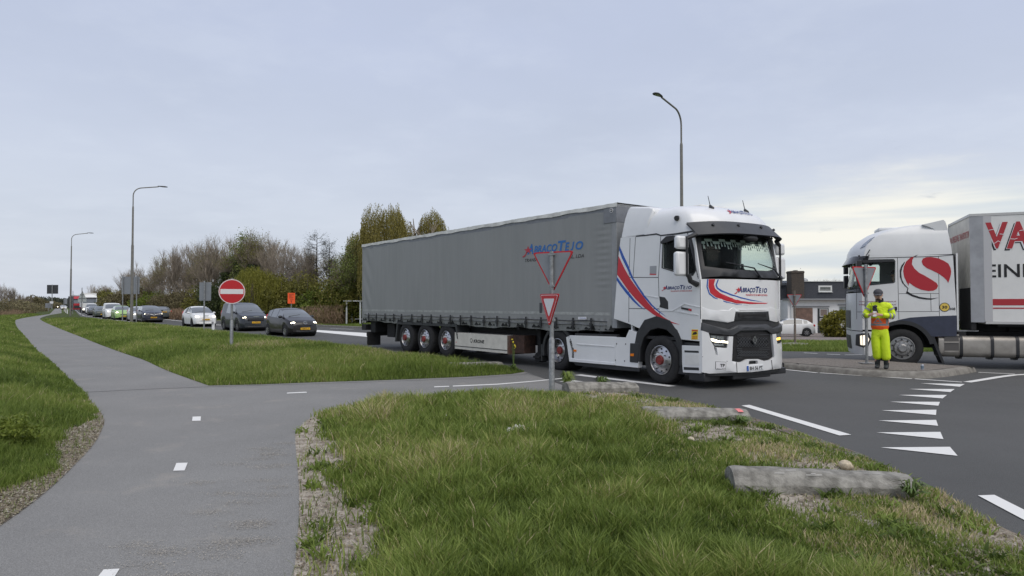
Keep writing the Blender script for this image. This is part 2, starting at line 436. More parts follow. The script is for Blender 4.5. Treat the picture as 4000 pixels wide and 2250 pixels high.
polys += [line(gp(3822, 1455.5), gp(3965, 1462), .10)]
wmark('island_line_marking', polys)
# long main road lines
polys = []
nl = [gp(*p) for p in [(2032,1442),(1978,1431),(1754,1407)]]
def dashes(pts, w, on, off, start=0.0):
    P = [Vector(p) for p in pts]; out = []; s = -start; 
    segs = [(P[i], P[i+1], (P[i+1]-P[i]).length) for i in range(len(P)-1)]
    tot = sum(x[2] for x in segs)
    def at(t):
        for a, b, l in segs:
            if t <= l: return a+(b-a)*(t/l)
            t -= l
        return P[-1]
    while s < tot:
        a, b = max(s, 0), min(s+on, tot)
        if b > a: out.append(line(at(a), at(b), w))
        s += on+off
    return out
EL = [(2000,1436),(1860,1419.5),(1740,1406),(1590,1388),(1450,1367.5),(1359,1357),(1227,1340),(1095,1325),(963,1309),(880,1300),(765,1286)]
polys += dashes([gp(*p) for p in EL], .14, 3.0, 1.6, 1.2)
EL2 = [(765,1286),(700,1277),(600,1267),(517,1258),(421,1247),(367,1240),(330,1234),(313,1226),(300,1216),(292,1208),(288,1204)]
polys += dashes([gp(*p) for p in EL2], .16, 2.6, 1.4)
wmark('road_edge_line_marking', polys)
polys = []
CL = [gp(*p) for p in [(1460,1318),(1240,1295),(1050,1277),(842,1270),(790,1264),(700,1254),(635,1247)]]
polys.append([gp(1460,1303), gp(1240,1289.5), gp(1150,1284), gp(1150,1287), gp(1240,1297.5), gp(1460,1319)])
for a, b, w_ in (((1150,1286),(842,1269),.35), ((842,1269),(635,1246.5),.25), ((635,1246.5),(500,1231),.2), ((500,1231),(400,1215),.18), ((1380,1287),(1290,1282.5),.12), ((2300,1340),(2050,1330),.14)):
    polys.append(line(gp(*a), gp(*b), w_))
polys += [line(gp(3140,1379), gp(3194,1381.5), .13), line(gp(3230,1384), gp(3282,1386), .13), line(gp(3300,1387), gp(3420,1386), .10)]
wmark('centre_line_marking', polys)
# cycle path marks
K0 = crop(0, 1400, 1.705)
blk = [[K0(1283,392),K0(1338,390),K0(1336,419),K0(1279,420)], [K0(1175,702),K0(1250,700),K0(1229,752),K0(1153,754)], [K0(690,1415),K0(797,1409),K0(752,1480),K0(630,1490)]]
blk += [[KC(207,231),KC(335,225),KC(340,231),KC(205,237)], [KC(1187,189),KC(1285,186),KC(1288,191),KC(1187,195)], [KC(1310,184),KC(1600,172),KC(1850,152),KC(2038,133),KC(2038,138),KC(1850,157),KC(1600,178),KC(1312,190)]]
mark('cycle_path_marking', blk, .009)

# ---------------------------------------------------------------- verges and grass
def verge(name, poly, bare_fn, hmax=.05, rise=.45, cell=.3):
    A = np.array(poly)
    def sf(lo, hi):
        q = []; y = lo[1]
        while y < hi[1]:
            c = max(cell, y*.035); x = lo[0]
            while x < hi[0]: q.append((x+rng.uniform(-.3, .3)*c, y+rng.uniform(-.3, .3)*c)); x += c
            y += c
        return np.array(q)
    V, Fc = cdt(poly, stepf=sf); P = np.array(V); d = edge_dist(P, A)
    z = .006+hmax*sstep(0, rise*2.2, d)+.05*(vnoise(P[:, 0], P[:, 1], .9, 3)-.5)*sstep(0, .5, d)
    mb = MB(); mb.add([(a, b, c) for (a, b), c in zip(V, z)], Fc)
    o = struct(mb.build(name, vm, smooth=80, recalc=False))
    at = o.data.attributes.new('bare', 'FLOAT', 'POINT'); at.data.foreach_set('value', np.clip(bare_fn(P[:, 0], P[:, 1]), 0, 1).astype(np.float32))
    return o
fore_road = [nearpts[0], nearpts[1]]+[(-.0, 0)]*0+nearpts[2:]
fore = bb_s[::-1]+nearpts[2:]+[(4.6, 3.2), (5.5, 1.0), (-1.75, 1.0)]
fore = smooth_poly(fore, 0)
FA = np.array(fore); PATHEDGE = np.array(bb_s[8:]); ROADEDGE = np.array(nearpts[2:]+[(4.6, 3.2)])
def bare_fore(x, y):
    P = np.stack([x, y], 1); dp = edge_dist(P, PATHEDGE, False); dr = edge_dist(P, ROADEDGE, False)
    wid = .30+.34*sstep(9.0, 4.5, y)+.42*(vnoise(x, y, .55, 11)-.5)+.2*(vnoise(x, y, .17, 12)-.5)
    a = 1.15*(1-sstep(wid*.5, wid*1.6, dp))
    b = .85*(1-sstep(1.2, 2.2, dr))*(vnoise(x, y, .6, 5))*1.5
    c = .9*sstep(.70, .86, vnoise(x, y, .5, 61))*(1-.5*sstep(1.2, 2.2, dr))
    return np.maximum(np.maximum(a, b), c*.8)-.12
verge('verge', fore, bare_fore, cell=.13)
mid = near[1:]+bt[::-1]+pr_s[::-1][:-1]+[near[0]]
MA = np.array(mid)
verge('verge', mid, lambda x, y: .25*vnoise(x, y, 2, 4)*(y < 25), .12, .6)
left = [(p[0], p[1]) for p in pl_s[:-2]]+[(-4.6, 3.7), (-40, 12), (-190, 120), (-240, 300)]
LA = np.array(left); LEDGE = np.array(pl_s)
def bare_left(x, y):
    dp = edge_dist(np.stack([x, y], 1), LEDGE, False)
    w_ = .05+.36*np.exp(-((y-8.4)/1.3)**2)+.36*sstep(6.8, 5.5, y)+.16*(vnoise(x, y, .3, 13)-.5)
    return 1.0*(1-sstep(w_*.7, w_*1.3, dp))*(y < 12)
verge('verge', left, bare_left, .14, .8, .5)

def grass_mat(name, cols):
    m = bpy.data.materials.new(name); m.use_nodes = True; nt = m.node_tree; b = nt.nodes['Principled BSDF']
    b.inputs['Roughness'].default_value = .55; b.inputs['Specular IOR Level'].default_value = .25
    at = nt.nodes.new('ShaderNodeAttribute'); at.attribute_name = 'tint'
    cr = nt.nodes.new('ShaderNodeValToRGB'); el = cr.color_ramp.elements
    for i, (p, c) in enumerate(cols):
        e = el[i] if i < 2 else el.new(p)
        e.position = p; e.color = (*c, 1)
    nt.links.new(at.outputs['Fac'], cr.inputs[0]); nt.links.new(cr.outputs[0], b.inputs['Base Color'])
    b.inputs['Subsurface Weight'].default_value = 0
    tl = nt.nodes.new('ShaderNodeBsdfTranslucent'); nt.links.new(cr.outputs[0], tl.inputs[0])
    mx = nt.nodes.new('ShaderNodeMixShader'); mx.inputs[0].default_value = .3
    nt.links.new(b.outputs[0], mx.inputs[1]); nt.links.new(tl.outputs[0], mx.inputs[2]); nt.links.new(mx.outputs[0], nt.nodes['Material Output'].inputs[0])
    return m
GM = grass_mat('grass_blades', [(0, (.068, .104, .022)), (.35, (.160, .226, .042)), (.7, (.275, .335, .085)), (.86, (.36, .33, .13)), (1, (.58, .48, .31))])
def blades(name, label, P, z, h, w, tint, m=GM, lean=.55, seg=2):
    n = len(P); az = rng.uniform(0, 2*math.pi, n); ln = rng.uniform(.1, 1, n)*lean*h
    dx, dy = np.cos(az)*ln, np.sin(az)*ln; fa = rng.uniform(0, math.pi, n); wx, wy = np.cos(fa)*w/2, np.sin(fa)*w/2
    k = 2*seg+1; V = np.zeros((n, k, 3))
    for s in range(seg):
        t = s/seg; q = (1-t*.55)
        cx = P[:, 0]+dx*t*t; cy = P[:, 1]+dy*t*t; cz = z-.01+h*t*(1-.18*t*lean)
        V[:, 2*s] = np.stack([cx-wx*q, cy-wy*q, cz], 1); V[:, 2*s+1] = np.stack([cx+wx*q, cy+wy*q, cz], 1)
    V[:, -1] = np.stack([P[:, 0]+dx, P[:, 1]+dy, z+h*(1-.25*lean)], 1)
    base = (np.arange(n)*k)[:, None]
    quads = [base+np.array([[2*s, 2*s+1, 2*s+3, 2*s+2]]) for s in range(seg-1)]
    tri = base+np.array([[2*seg-2, 2*seg-1, 2*seg]])
    if quads: loops = np.concatenate([np.concatenate(quads, 1), tri], 1).ravel()
    else: loops = tri.ravel()
    ls = np.tile(np.array([4]*(seg-1)+[3]), n); st = np.concatenate([[0], np.cumsum(ls)[:-1]])
    me = bpy.data.meshes.new(name); me.vertices.add(n*k); me.vertices.foreach_set('co', V.ravel().astype(np.float32))
    me.loops.add(len(loops)); me.loops.foreach_set('vertex_index', loops.astype(np.int32))
    me.polygons.add(len(ls)); me.polygons.foreach_set('loop_start', st.astype(np.int32)); me.polygons.foreach_set('loop_total', ls.astype(np.int32))
    me.update(calc_edges=True); me.validate()
    at = me.attributes.new('tint', 'FLOAT', 'POINT'); at.data.foreach_set('value', np.repeat(np.clip(tint, 0, 1), k).astype(np.float32))
    me.materials.append(m); o = bpy.data.objects.new(name, me); COL.objects.link(o)
    return tag(o, label, 'grass', kind='stuff')
def scatter(A, n, ymin, ymax, power=0.0, xr=None):
    """random points in polygon A, seen by the camera"""
    A = np.asarray(A); out = []; tot = 0
    while tot < n:
        u = rng.uniform(-.82, .82, n*2)
        y = ymin*(ymax/ymin)**rng.uniform(0, 1, n*2) if power == 0 else rng.uniform(ymin, ymax, n*2)
        P = np.stack([u*y, y], 1)
        k = inside(P, A); out.append(P[k]); tot += k.sum()
        if tot == 0: break
    return np.concatenate(out)[:n]
def vz(P, A, hmax, rise):
    d = edge_dist(P, A); return .006+hmax*sstep(0, rise*2.2, d)+.05*(vnoise(P[:, 0], P[:, 1], .9, 3)-.5)*sstep(0, .5, d), d
# foreground: tall on the left and middle, short and mossy towards the road
P = scatter(FA, 230000, 3.4, 17)
P = P[rng.uniform(0, 1, len(P)) < np.clip(1.25-1.3*np.clip(bare_fore(P[:, 0], P[:, 1]), 0, 1), .03, 1)]
cl = vnoise(P[:, 0], P[:, 1], .22, 21); big = vnoise(P[:, 0], P[:, 1], .9, 22)
P = P[(cl*.6+rng.uniform(0, 1, len(P))*.6) > .33]; cl = vnoise(P[:, 0], P[:, 1], .22, 21); big = vnoise(P[:, 0], P[:, 1], .9, 22)
z, de = vz(P, FA, .05, .45); dr = edge_dist(P, ROADEDGE, False); dp = edge_dist(P, PATHEDGE, False)
short = 1-sstep(1.3, 2.4, dr+(big-.5)*.9)
shortp = 1-sstep(.3, 1.0, dp)
h = (.08+.17*cl+.10*big)*(1-.72*short)*(1-.45*shortp)*rng.uniform(.55, 1.25, len(P)); h *= np.where(short > .5, .9, 1)
tint = .42+.60*(big-.5)+.30*(cl-.5)+rng.normal(0, .17, len(P))+short*.10*rng.uniform(-.6, 1.6, len(P))+(rng.uniform(0, 1, len(P)) < .03+.50*short*sstep(.35, .75, vnoise(P[:, 0], P[:, 1], .45, 9)))*.5
w = np.clip(.0045+.0008*P[:, 1], .006, .02)*rng.uniform(.8, 1.5, len(P))
blades('grass', 'long green grass with brown mossy patches in the foreground verge', P, z, h, w, tint, lean=.75, seg=3)
P = scatter(MA, 150000, 14, 75); z, de = vz(P, MA, .12, .6); big = vnoise(P[:, 0], P[:, 1], 2.2, 31); cl = vnoise(P[:, 0], P[:, 1], .5, 32)
h = (.10+.14*cl+.06*big)*(.45+.55*sstep(0, .6, de))*rng.uniform(.6, 1.3, len(P))
tint = .40+.5*(big-.5)+.2*(cl-.5)+rng.normal(0, .15, len(P))+(rng.uniform(0, 1, len(P)) < .03+.25*sstep(.70, .85, vnoise(P[:, 0], P[:, 1], 3, 33)))*.45
blades('grass', 'green grass of the wedge shaped verge between cycle path and main road', P, z, h, np.clip(.0009*P[:, 1], .012, .06), tint, lean=.7)
P = scatter(LA, 130000, 4.6, 110); z, de = vz(P, LA, .14, .8); keep = rng.uniform(0, 1, len(P)) < np.clip(1.1-1.2*bare_left(P[:, 0], P[:, 1]), .04, 1); P, z, de = P[keep], z[keep], de[keep]
big = vnoise(P[:, 0], P[:, 1], 1.6, 41); cl = vnoise(P[:, 0], P[:, 1], .35, 42)
h = (.10+.16*cl+.07*big)*(.35+.65*sstep(0, 1.2, de))*rng.uniform(.6, 1.3, len(P))
tint = .38+.5*(big-.5)+.2*(cl-.5)+rng.normal(0, .15, len(P))+(rng.uniform(0, 1, len(P)) < .03)*.5
blades('grass', 'lush green grass left of the cycle path', P, z, h, np.clip(.0012*P[:, 1], .006, .08), tint, lean=.7)

def bits(name, label, P, z, size, tint, cols):
    n = len(P); a = rng.uniform(0, 6.28, n); C = np.stack([P[:, 0], P[:, 1], z], 1); u = np.stack([np.cos(a), np.sin(a), rng.normal(0, .35, n)], 1)*size[:, None]; v = np.stack([-np.sin(a), np.cos(a), rng.normal(0, .35, n)], 1)*(size*rng.uniform(.2, .8, n))[:, None]
    V = np.stack([C-u, C+v, C+u, C-v], 1).reshape(-1, 3); me = bpy.data.meshes.new(name); me.from_pydata([tuple(q) for q in V], [], [(4*i, 4*i+1, 4*i+2, 4*i+3) for i in range(n)])
    at = me.attributes.new('tint', 'FLOAT', 'POINT'); at.data.foreach_set('value', np.repeat(np.clip(tint, 0, 1), 4).astype(np.float32)); me.materials.append(grass_mat(name, cols))
    o = bpy.data.objects.new(name, me); COL.objects.link(o); return tag(o, label, 'litter', kind='stuff')
P = scatter(FA, 60000, 3.6, 16); bf = bare_fore(P[:, 0], P[:, 1]); P = P[rng.uniform(0, 1, len(P)) < np.clip(bf*1.1, .0, 1)]; z, de = vz(P, FA, .05, .45)
bits('dead_leaves', 'dead leaves, moss crumbs and pale grit on the bare soil of the foreground verge', P, z+.012, rng.uniform(.004, .017, len(P)), rng.uniform(0, 1, len(P)), [(0, (.12, .09, .06)), (.4, (.30, .25, .19)), (.7, (.22, .21, .10)), (1, (.56, .52, .46))])
P = scatter(LA, 60000, 4.6, 12); bf = bare_left(P[:, 0], P[:, 1]); P = P[rng.uniform(0, 1, len(P)) < np.clip(bf, 0, 1)]; z, de = vz(P, LA, .14, .8)
bits('dead_leaves', 'dead leaves and grit on the bare soil left of the cycle path', P, z+.012, rng.uniform(.005, .02, len(P)), rng.uniform(0, 1, len(P)), [(0, (.16, .125, .09)), (.4, (.32, .27, .21)), (.7, (.26, .25, .14)), (1, (.55, .51, .45))])
cc = scatter(FA, 240, 4.0, 13); P = np.repeat(cc, 26, 0); a_ = rng.uniform(0, 6.28, len(P)); r_ = rng.uniform(0, .13, len(P)); P = P+np.stack([np.cos(a_)*r_, np.sin(a_)*r_], 1); ok = inside(P, FA); P = P[ok]; z, de = vz(P, FA, .05, .45)
blades('ground_cover', 'broad leaved weeds and clover between the foreground grass', P, z, rng.uniform(.05, .13, len(P)), rng.uniform(.014, .034, len(P)), np.repeat(rng.uniform(.0, .5, 240), 26)[ok]+rng.normal(0, .05, len(P)), lean=1.3, seg=3)
P = scatter(FA, 26, 6.5, 11.5); P = P[P[:, 0] < .3]; z, de = vz(P, FA, .05, .45)
bits('daisies', 'few tiny white daisies in the foreground grass', P, z+.15, np.full(len(P), .013), np.ones(len(P)), [(0, (.7, .7, .7)), (1, (.8, .8, .78))])
nb_ = 30; cb_ = np.stack([rng.uniform(-2.6, -1.35, nb_), rng.uniform(4.1, 8.2, nb_)], 1); cb_[:, 0] = np.interp(cb_[:, 1], [4, 6, 8.2], [-1.6, -2.1, -2.7])+np.abs(rng.normal(0, .30, nb_))*-1+.05
P = np.repeat(cb_, 420, 0)+rng.normal(0, 1, (nb_*420, 2))*np.array([.11, .05]); P = P[~inside(P, FA)]
bits('sand_grit', 'pale sand and grit blown onto the cycle path beside the bare verge', P, np.full(len(P), .0105), rng.uniform(.002, .006, len(P)), rng.uniform(0, 1, len(P)), [(0, (.28, .26, .23)), (1, (.52, .49, .44))])
JT = mat('asphalt_joint', (.10, .10, .10), .9)
mb = MB()
for q in ([(322,1534),(560,1522),(815,1512)], [(815,1512),(1235,1500),(1821,1480),(2060,1462)], [(2050,1458),(2140,1480),(2232,1512)]):
    for i in range(len(q)-1): V_, F_ = cdt(line(gp(*q[i]), gp(*q[i+1]), .035)); mb.add([(a_, b_, .0075) for a_, b_ in V_], F_)
struct(mb.build('asphalt_joint', JT, smooth=0))
# ---------------------------------------------------------------- shared materials
WHITE = mat('white_truck_paint', (.74, .75, .76), .32, var=.03, vscale=2, coat=.5)
WHITED = mat('white_plastic_panel', (.70, .70, .68), .42, var=.06, vscale=4)
BLACKP = mat('black_plastic', (.022, .023, .026), .5, var=.15, vscale=6)
DARKG = mat('dark_grey_plastic', (.045, .048, .054), .5, var=.1, vscale=5)
SEAM = mat('panel_gap', (.03, .03, .032), .8)
RUBBER = mat('tyre_rubber', (.018, .018, .019), .85, var=.25, vscale=14, bump=.3, bscale=40)
ALU = mat('polished_rim', (.48, .48, .49), .3, metal=1, var=.1, vscale=9)
ALUD = mat('dull_rim', (.30, .30, .30), .42, metal=.8, var=.2, vscale=12)
CHASSIS = mat('chassis_paint', (.012, .012, .013), .75, var=.3, vscale=7)
REDP = mat('red_film', (.55, .02, .035), .35); BLUEP = mat('blue_film', (.015, .09, .40), .35); NAVY = mat('navy_film', (.012, .03, .16), .4)
STEEL = mat('galvanised_steel', (.30, .31, .32), .5, metal=.6, var=.25, vscale=18)
SIGNBACK = mat('grey_sign_back', (.25, .265, .29), .5, var=.06, vscale=5, metal=.2)
SIGNRED = mat('sign_red', (.50, .012, .02), .4); SIGNWHITE = mat('sign_white', (.72, .72, .74), .4)
CONC = mat('weathered_concrete', (.135, .13, .115), .9, col2=(.31, .30, .27), vscale=9, bump=.6, bscale=55)
AMBER = mat('amber_lens', (.8, .22, .02), .2); AMBERON = mat('amber_lamp_lit', (1, .5, .08), .3, emit=(1, .55, .08), estr=2.2)
LAMPON = mat('headlamp_lit', (1, .95, .8), .3, emit=(1, .9, .66), estr=4.5)
LAMPDIM = mat('headlamp_dim', (1, .93, .8), .3, emit=(1, .86, .66), estr=.75)
LAMP = mat('clear_headlamp', (.35, .37, .40), .12, metal=.6, var=.5, vscale=40)
GLASS = glass_mat('cab_glass', (.94, .98, .96), .93, (.05, .055, .06)); GLASSC = mat('car_glass', (.10, .112, .12), .06, spec=1.0, coat=1.0)
PLATEY = mat('yellow_number_plate', (.75, .42, .02), .4); INK = mat('black_lettering', (.01, .01, .012), .5)
PLATEW = mat('white_number_plate', (.7, .72, .74), .4); REDLAMP = mat('red_tail_lamp', (.45, .015, .02), .25)
GREYF = mat('silver_film', (.35, .36, .38), .35, metal=.4)
LACE = mat('white_tassel_curtain', (.62, .66, .64), .8)

def truck_wheel(par, x, yo, side, z=.5, r=.51, w=.31, style='alu', name='wheel', dish=.10):
    """yo: y of outer face; side +-1 points outward"""
    s = side; n = 32
    t = MB(); prof = [(.29, -.02), (.31, 0), (r*.72, .012), (r*.90, .006), (r*.975, -.02), (r, -.055), (r, -w+.055), (r*.97, -w+.02), (.30, -w)]
    t.lathe([(a, yo+s*b) for a, b in prof], (x, 0, z), 'y', n)
    for i in range(36):      # tread grooves
        a = 2*math.pi*i/36; M = Matrix.Translation((x, 0, z)) @ Matrix.Rotation(a, 4, 'Y')
        t.box(-.008, .008, min(yo-s*.05, yo-s*(w-.05)), max(yo-s*.05, yo-s*(w-.05)), r-.004, r+.006, 0, M)
    tyre = t.build(name, RUBBER, par, smooth=40)
    m = MB()
    if style in ('alu', 'alured'):
        m.lathe([(a, yo+s*b) for a, b in [(.298, 0), (.305, .012), (.295, .018), (.283, .0), (.278, -.05), (.27, -dish), (.20, -dish+.02), (.165, -dish+.045), (.12, -dish+.055), (.0, -dish+.055)]], (x, 0, z), 'y', n, 0)
    else:
        m.lathe([(a, yo+s*b) for a, b in [(.298, 0), (.305, .012), (.292, .016), (.285, -.03), (.27, -dish), (.21, -dish+.01), (.185, -dish+.05), (.12, -dish+.06), (.0, -dish+.06)]], (x, 0, z), 'y', n, 0)
    for i in range(10):
        a = 2*math.pi*i/10; cx, cz = x+.168*math.cos(a), z+.168*math.sin(a)
        m.tube([(cx, yo+s*(-dish+.03), cz), (cx, yo+s*(-dish+.085), cz)], [.015, .011], 8, 0)
        a += math.pi/10; cx, cz = x+.235*math.cos(a), z+.235*math.sin(a)
        m.tube([(cx, yo+s*(-dish-.005), cz), (cx, yo+s*(-dish+.024), cz)], .018 if style != 'steel' else .024, 8, 1)
    m.build('rim', [ALUD if style == 'steel' else ALU, BLACKP], tyre, smooth=35)
    h = MB(); hc = REDP if style == 'alured' else ALUD
    if style == 'alured':
        h.lathe([(a, yo+s*b) for a, b in [(.105, -dish+.05), (.10, -dish+.08), (.088, -dish+.10), (.0, -dish+.105)]], (x, 0, z), 'y', 20)
    else:
        h.lathe([(a, yo+s*b) for a, b in [(.12, -dish+.05), (.115, -dish+.11), (.085, -dish+.14), (.0, -dish+.14)]], (x, 0, z), 'y', 20)
    h.build('hub', mat('red_hub', (.19, .022, .02), .65, var=.4, vscale=20) if style == 'alured' else ALUD, tyre)
    return tyre

def frame_of(px, py, ang):
    o = Vector((px, py, 0)); h = Vector((math.cos(ang), math.sin(ang), 0)); l = Vector((-math.sin(ang), math.cos(ang), 0)); return o, h, l
def hit_y(T, val, p):
    """picture point -> local (x, z) on the vehicle's plane y = val"""
    o, h, l = T; C = Vector((0, 0, CH)); d = ray(*p); t = (val-(C-o).dot(l))/d.dot(l); q = C+d*t-o
    return (q.dot(h), q.z)
def hit_front(T, fx, p):
    """picture point -> local (y, z) on the curved front x = fx(y, z)"""
    o, h, l = T; C = Vector((0, 0, CH)); d = ray(*p); val = fx(0, 1.5)
    for _ in range(30):
        t = (val-(C-o).dot(h))/d.dot(h); q = C+d*t-o; y = max(-1.249, min(1.249, q.dot(l)))
        val = .5*val+.5*fx(y, q.z)
    return (y, q.z)
def ysheet(y0, s):   # map for slabs on a side plane, offset outward along s
    return lambda a, b, off: (a, y0+s*off, b)
def rib(p0, p1, w):
    a = Vector(p0); b = Vector(p1); d = (b-a).normalized(); n = Vector((-d.y, d.x))*w/2
    return [tuple(a+n), tuple(b+n), tuple(b-n), tuple(a-n)]
# ---------------------------------------------------------------- the white tractor unit turning in front
ANG1 = R(-57); l1 = Vector((-math.sin(ANG1), math.cos(ANG1))); O1 = Vector((3.11, 14.34))+1.25*l1
T1 = frame_of(O1.x, O1.y, ANG1)
tr = thing('tractor_unit', 'white tractor unit with red and blue stripes coupled to the grey curtain trailer', 'truck', (O1.x, O1.y, 0), ANG1)
KA = crop(2400, 780, 2.898); KG = crop(2700, 900, 2.415); K6 = crop(2000, 1000, 2.414); KT = crop(2350, 740, 1.811)
SY = 1.25
sideA = lambda L: [hit_y(T1, -SY, KA(*p)) for p in L]
side6 = lambda L: [hit_y(T1, -SY, K6(*p)) for p in L]
def fx1(y, z):
    base = 1.42-.36*abs(y/1.25)**3.2
    if z > 2.16: base -= .20*(z-2.16)+.10*max(0, z-2.16)**2
    if z < 1.25: base += .03
    return base
frontG = lambda L: [hit_front(T1, fx1, KG(*p)) for p in L]
ff = lambda o=0.0: (lambda a, b, off: (fx1(a, b)+o+off, a, b))
sideP = sideA([(70,430),(245,415),(480,398),(525,410),(890,370),(905,420),(925,560),(975,900),(978,1350)])+[hit_y(T1, -SY, KT(697,1075))]+side6([(1590,785),(1560,700),(1500,650),(1420,615),(1300,612),(1265,650),(1250,705),(1105,640),(960,590)])+sideA([(30,870),(45,650),(60,520)])
WH = sideA([(550,500),(560,462),(700,432),(860,415),(895,560),(915,800),(885,850),(800,850),(660,800),(548,770)])
b = MB()
for s in (-1, 1):
    b.slab(sideP, ysheet(s*SY, s), .035, 0, [WH])
    # gap lines between the panels
    for seg in ([(165,880),(495,880)], [(178,435),(166,880)], [(166,900),(163,1388)], [(240,420),(212,875)], [(525,412),(499,880)], [(499,880),(505,1095)], [(165,1232),(507,1236)], [(507,1240),(516,1372)], [(972,905),(976,1350)]):
        p = sideA(seg); b.slab(rib(p[0], p[1], .014), ysheet(s*(SY+.0025), s), .004, 1)
# front skin: from bonnet panel down to the black brow, wrapped round the corners
ys = np.linspace(-1.25, 1.25, 41); b.grid(lambda u, v: (fx1(u, v), u, v), ys, np.linspace(1.50, 2.165, 8))
b.box(-.95, -.90, -1.19, 1.19, .95, 3.2)           # back wall
b.box(-.9, .9, -1.2, 1.2, .93, .99, 1)              # floor
body = b.build('body', [WHITE, SEAM], tr, smooth=30, bevel=.006)
# crease on the side under the handle
b = MB()
cr = sideA([(508,1250),(660,1250),(790,1172),(972,1212),(972,1225),(800,1187),(668,1262),(508,1262)])
b.slab(cr, ysheet(-SY-.012, -1), .012); cr = sideA([(330,1075),(500,1100),(500,1118),(345,1085)]); b.slab(cr, ysheet(-SY-.01, -1), .01)
cr = sideA([(690,1255),(950,1300),(952,1312),(830,1295),(690,1266)]); b.slab(cr, ysheet(-SY-.012, -1), .012)
b.build('door_crease', WHITE, tr, bevel=.005)
# roof
def roof_pt(u, z0_, half=1.25):
    z = z0_
    k = [3.10, 3.30, 3.50, 3.66, 3.78, 3.86, 3.905, 3.92]; 
    fx_ = np.interp(z, k, [1.225, 1.19, 1.12, 1.01, .86, .68, .48, .30]); w = np.interp(z, k, [1.25, 1.24, 1.215, 1.17, 1.09, .98, .84, .70]); xr = -.46
    cb = .36
    z = 3.10+(z-3.10)*.80
    if u < .25: t = u/.25; return (xr+(fx_-cb-xr)*t, -w, z)
    if u > .75: t = (1-u)/.25; return (xr+(fx_-cb-xr)*t, w, z)
    y = (u-.5)/.25; return (fx_-cb*abs(y)**3.2, y*w, z)
b = MB(); us = np.concatenate([np.linspace(0, .25, 6)[:-1], np.linspace(.25, .75, 31), np.linspace(.75, 1, 6)[1:]]); zs = [3.10, 3.2, 3.3, 3.4, 3.5, 3.58, 3.66, 3.72, 3.78, 3.82, 3.86, 3.89, 3.905, 3.92]
b.grid(roof_pt, us, zs, 0, close_u=True)
top = [roof_pt(u, 3.92) for u in us]; b.add(top, [tuple(range(len(top)))])
rf = b.build('roof_fairing', WHITE, tr, smooth=50)
for s in (-1, 1):
    b = MB()
    L = sideA([(245,408),(350,398),(475,380),(527,398),(700,378),(890,347),(890,369),(700,397),(527,413),(475,397),(350,412),(245,422)])
    b.slab(L, ysheet(s*(SY+.004), s), .03)
    L = [(-.36, 3.16), (-.355, 3.16), (-.31, 3.64), (-.325, 3.64)]; b.slab([(a, z) for a, z in L], lambda a, z, off, s=s: (a, s*(np.interp(z, [3.1, 3.26, 3.42, 3.548, 3.644], [1.25, 1.24, 1.215, 1.17, 1.09])+.004+off), z), .01)
    b.build('roof_seal', BLACKP, rf)
b = MB(); b.box(-.55, .38, -.42, .42, 3.73, 3.80); b.build('roof_hatch', WHITED, tr, bevel=.03)
for y in (-.55, .55):
    b = MB(); b.tube([(.80, y, 3.54), (.78, y, 3.66), (.74, y, 3.72)], [.07, .055, .02], 8); b.tube([(.75, y, 3.70), (.69, y, 3.92)], [.010, .006], 5); b.build('antenna', BLACKP, tr)
b = MB(); b.tube([(.45, -1.17, 3.44), (.47, -1.25, 3.43)], .055, 10); b.tube([(.47, -1.25, 3.43), (.50, -1.29, 3.425)], .045, 10); b.build('air_horn', BLACKP, tr)
b = MB(); b.slab([(-1.23,3.165),(-.37,3.165),(-.33,3.45),(-.27,3.66),(-.30,3.74),(-.45,3.79),(-1.05,3.86),(-1.11,3.80),(-1.15,3.6)], ysheet(-1.235, -1), 2.47)
for i_, v_ in enumerate(b.v): b.v[i_] = (v_[0], v_[1]*(1-.10*max(0, v_[2]-3.45)/.4), v_[2])
b.build('roof_deflector', WHITE, tr, bevel=.05)
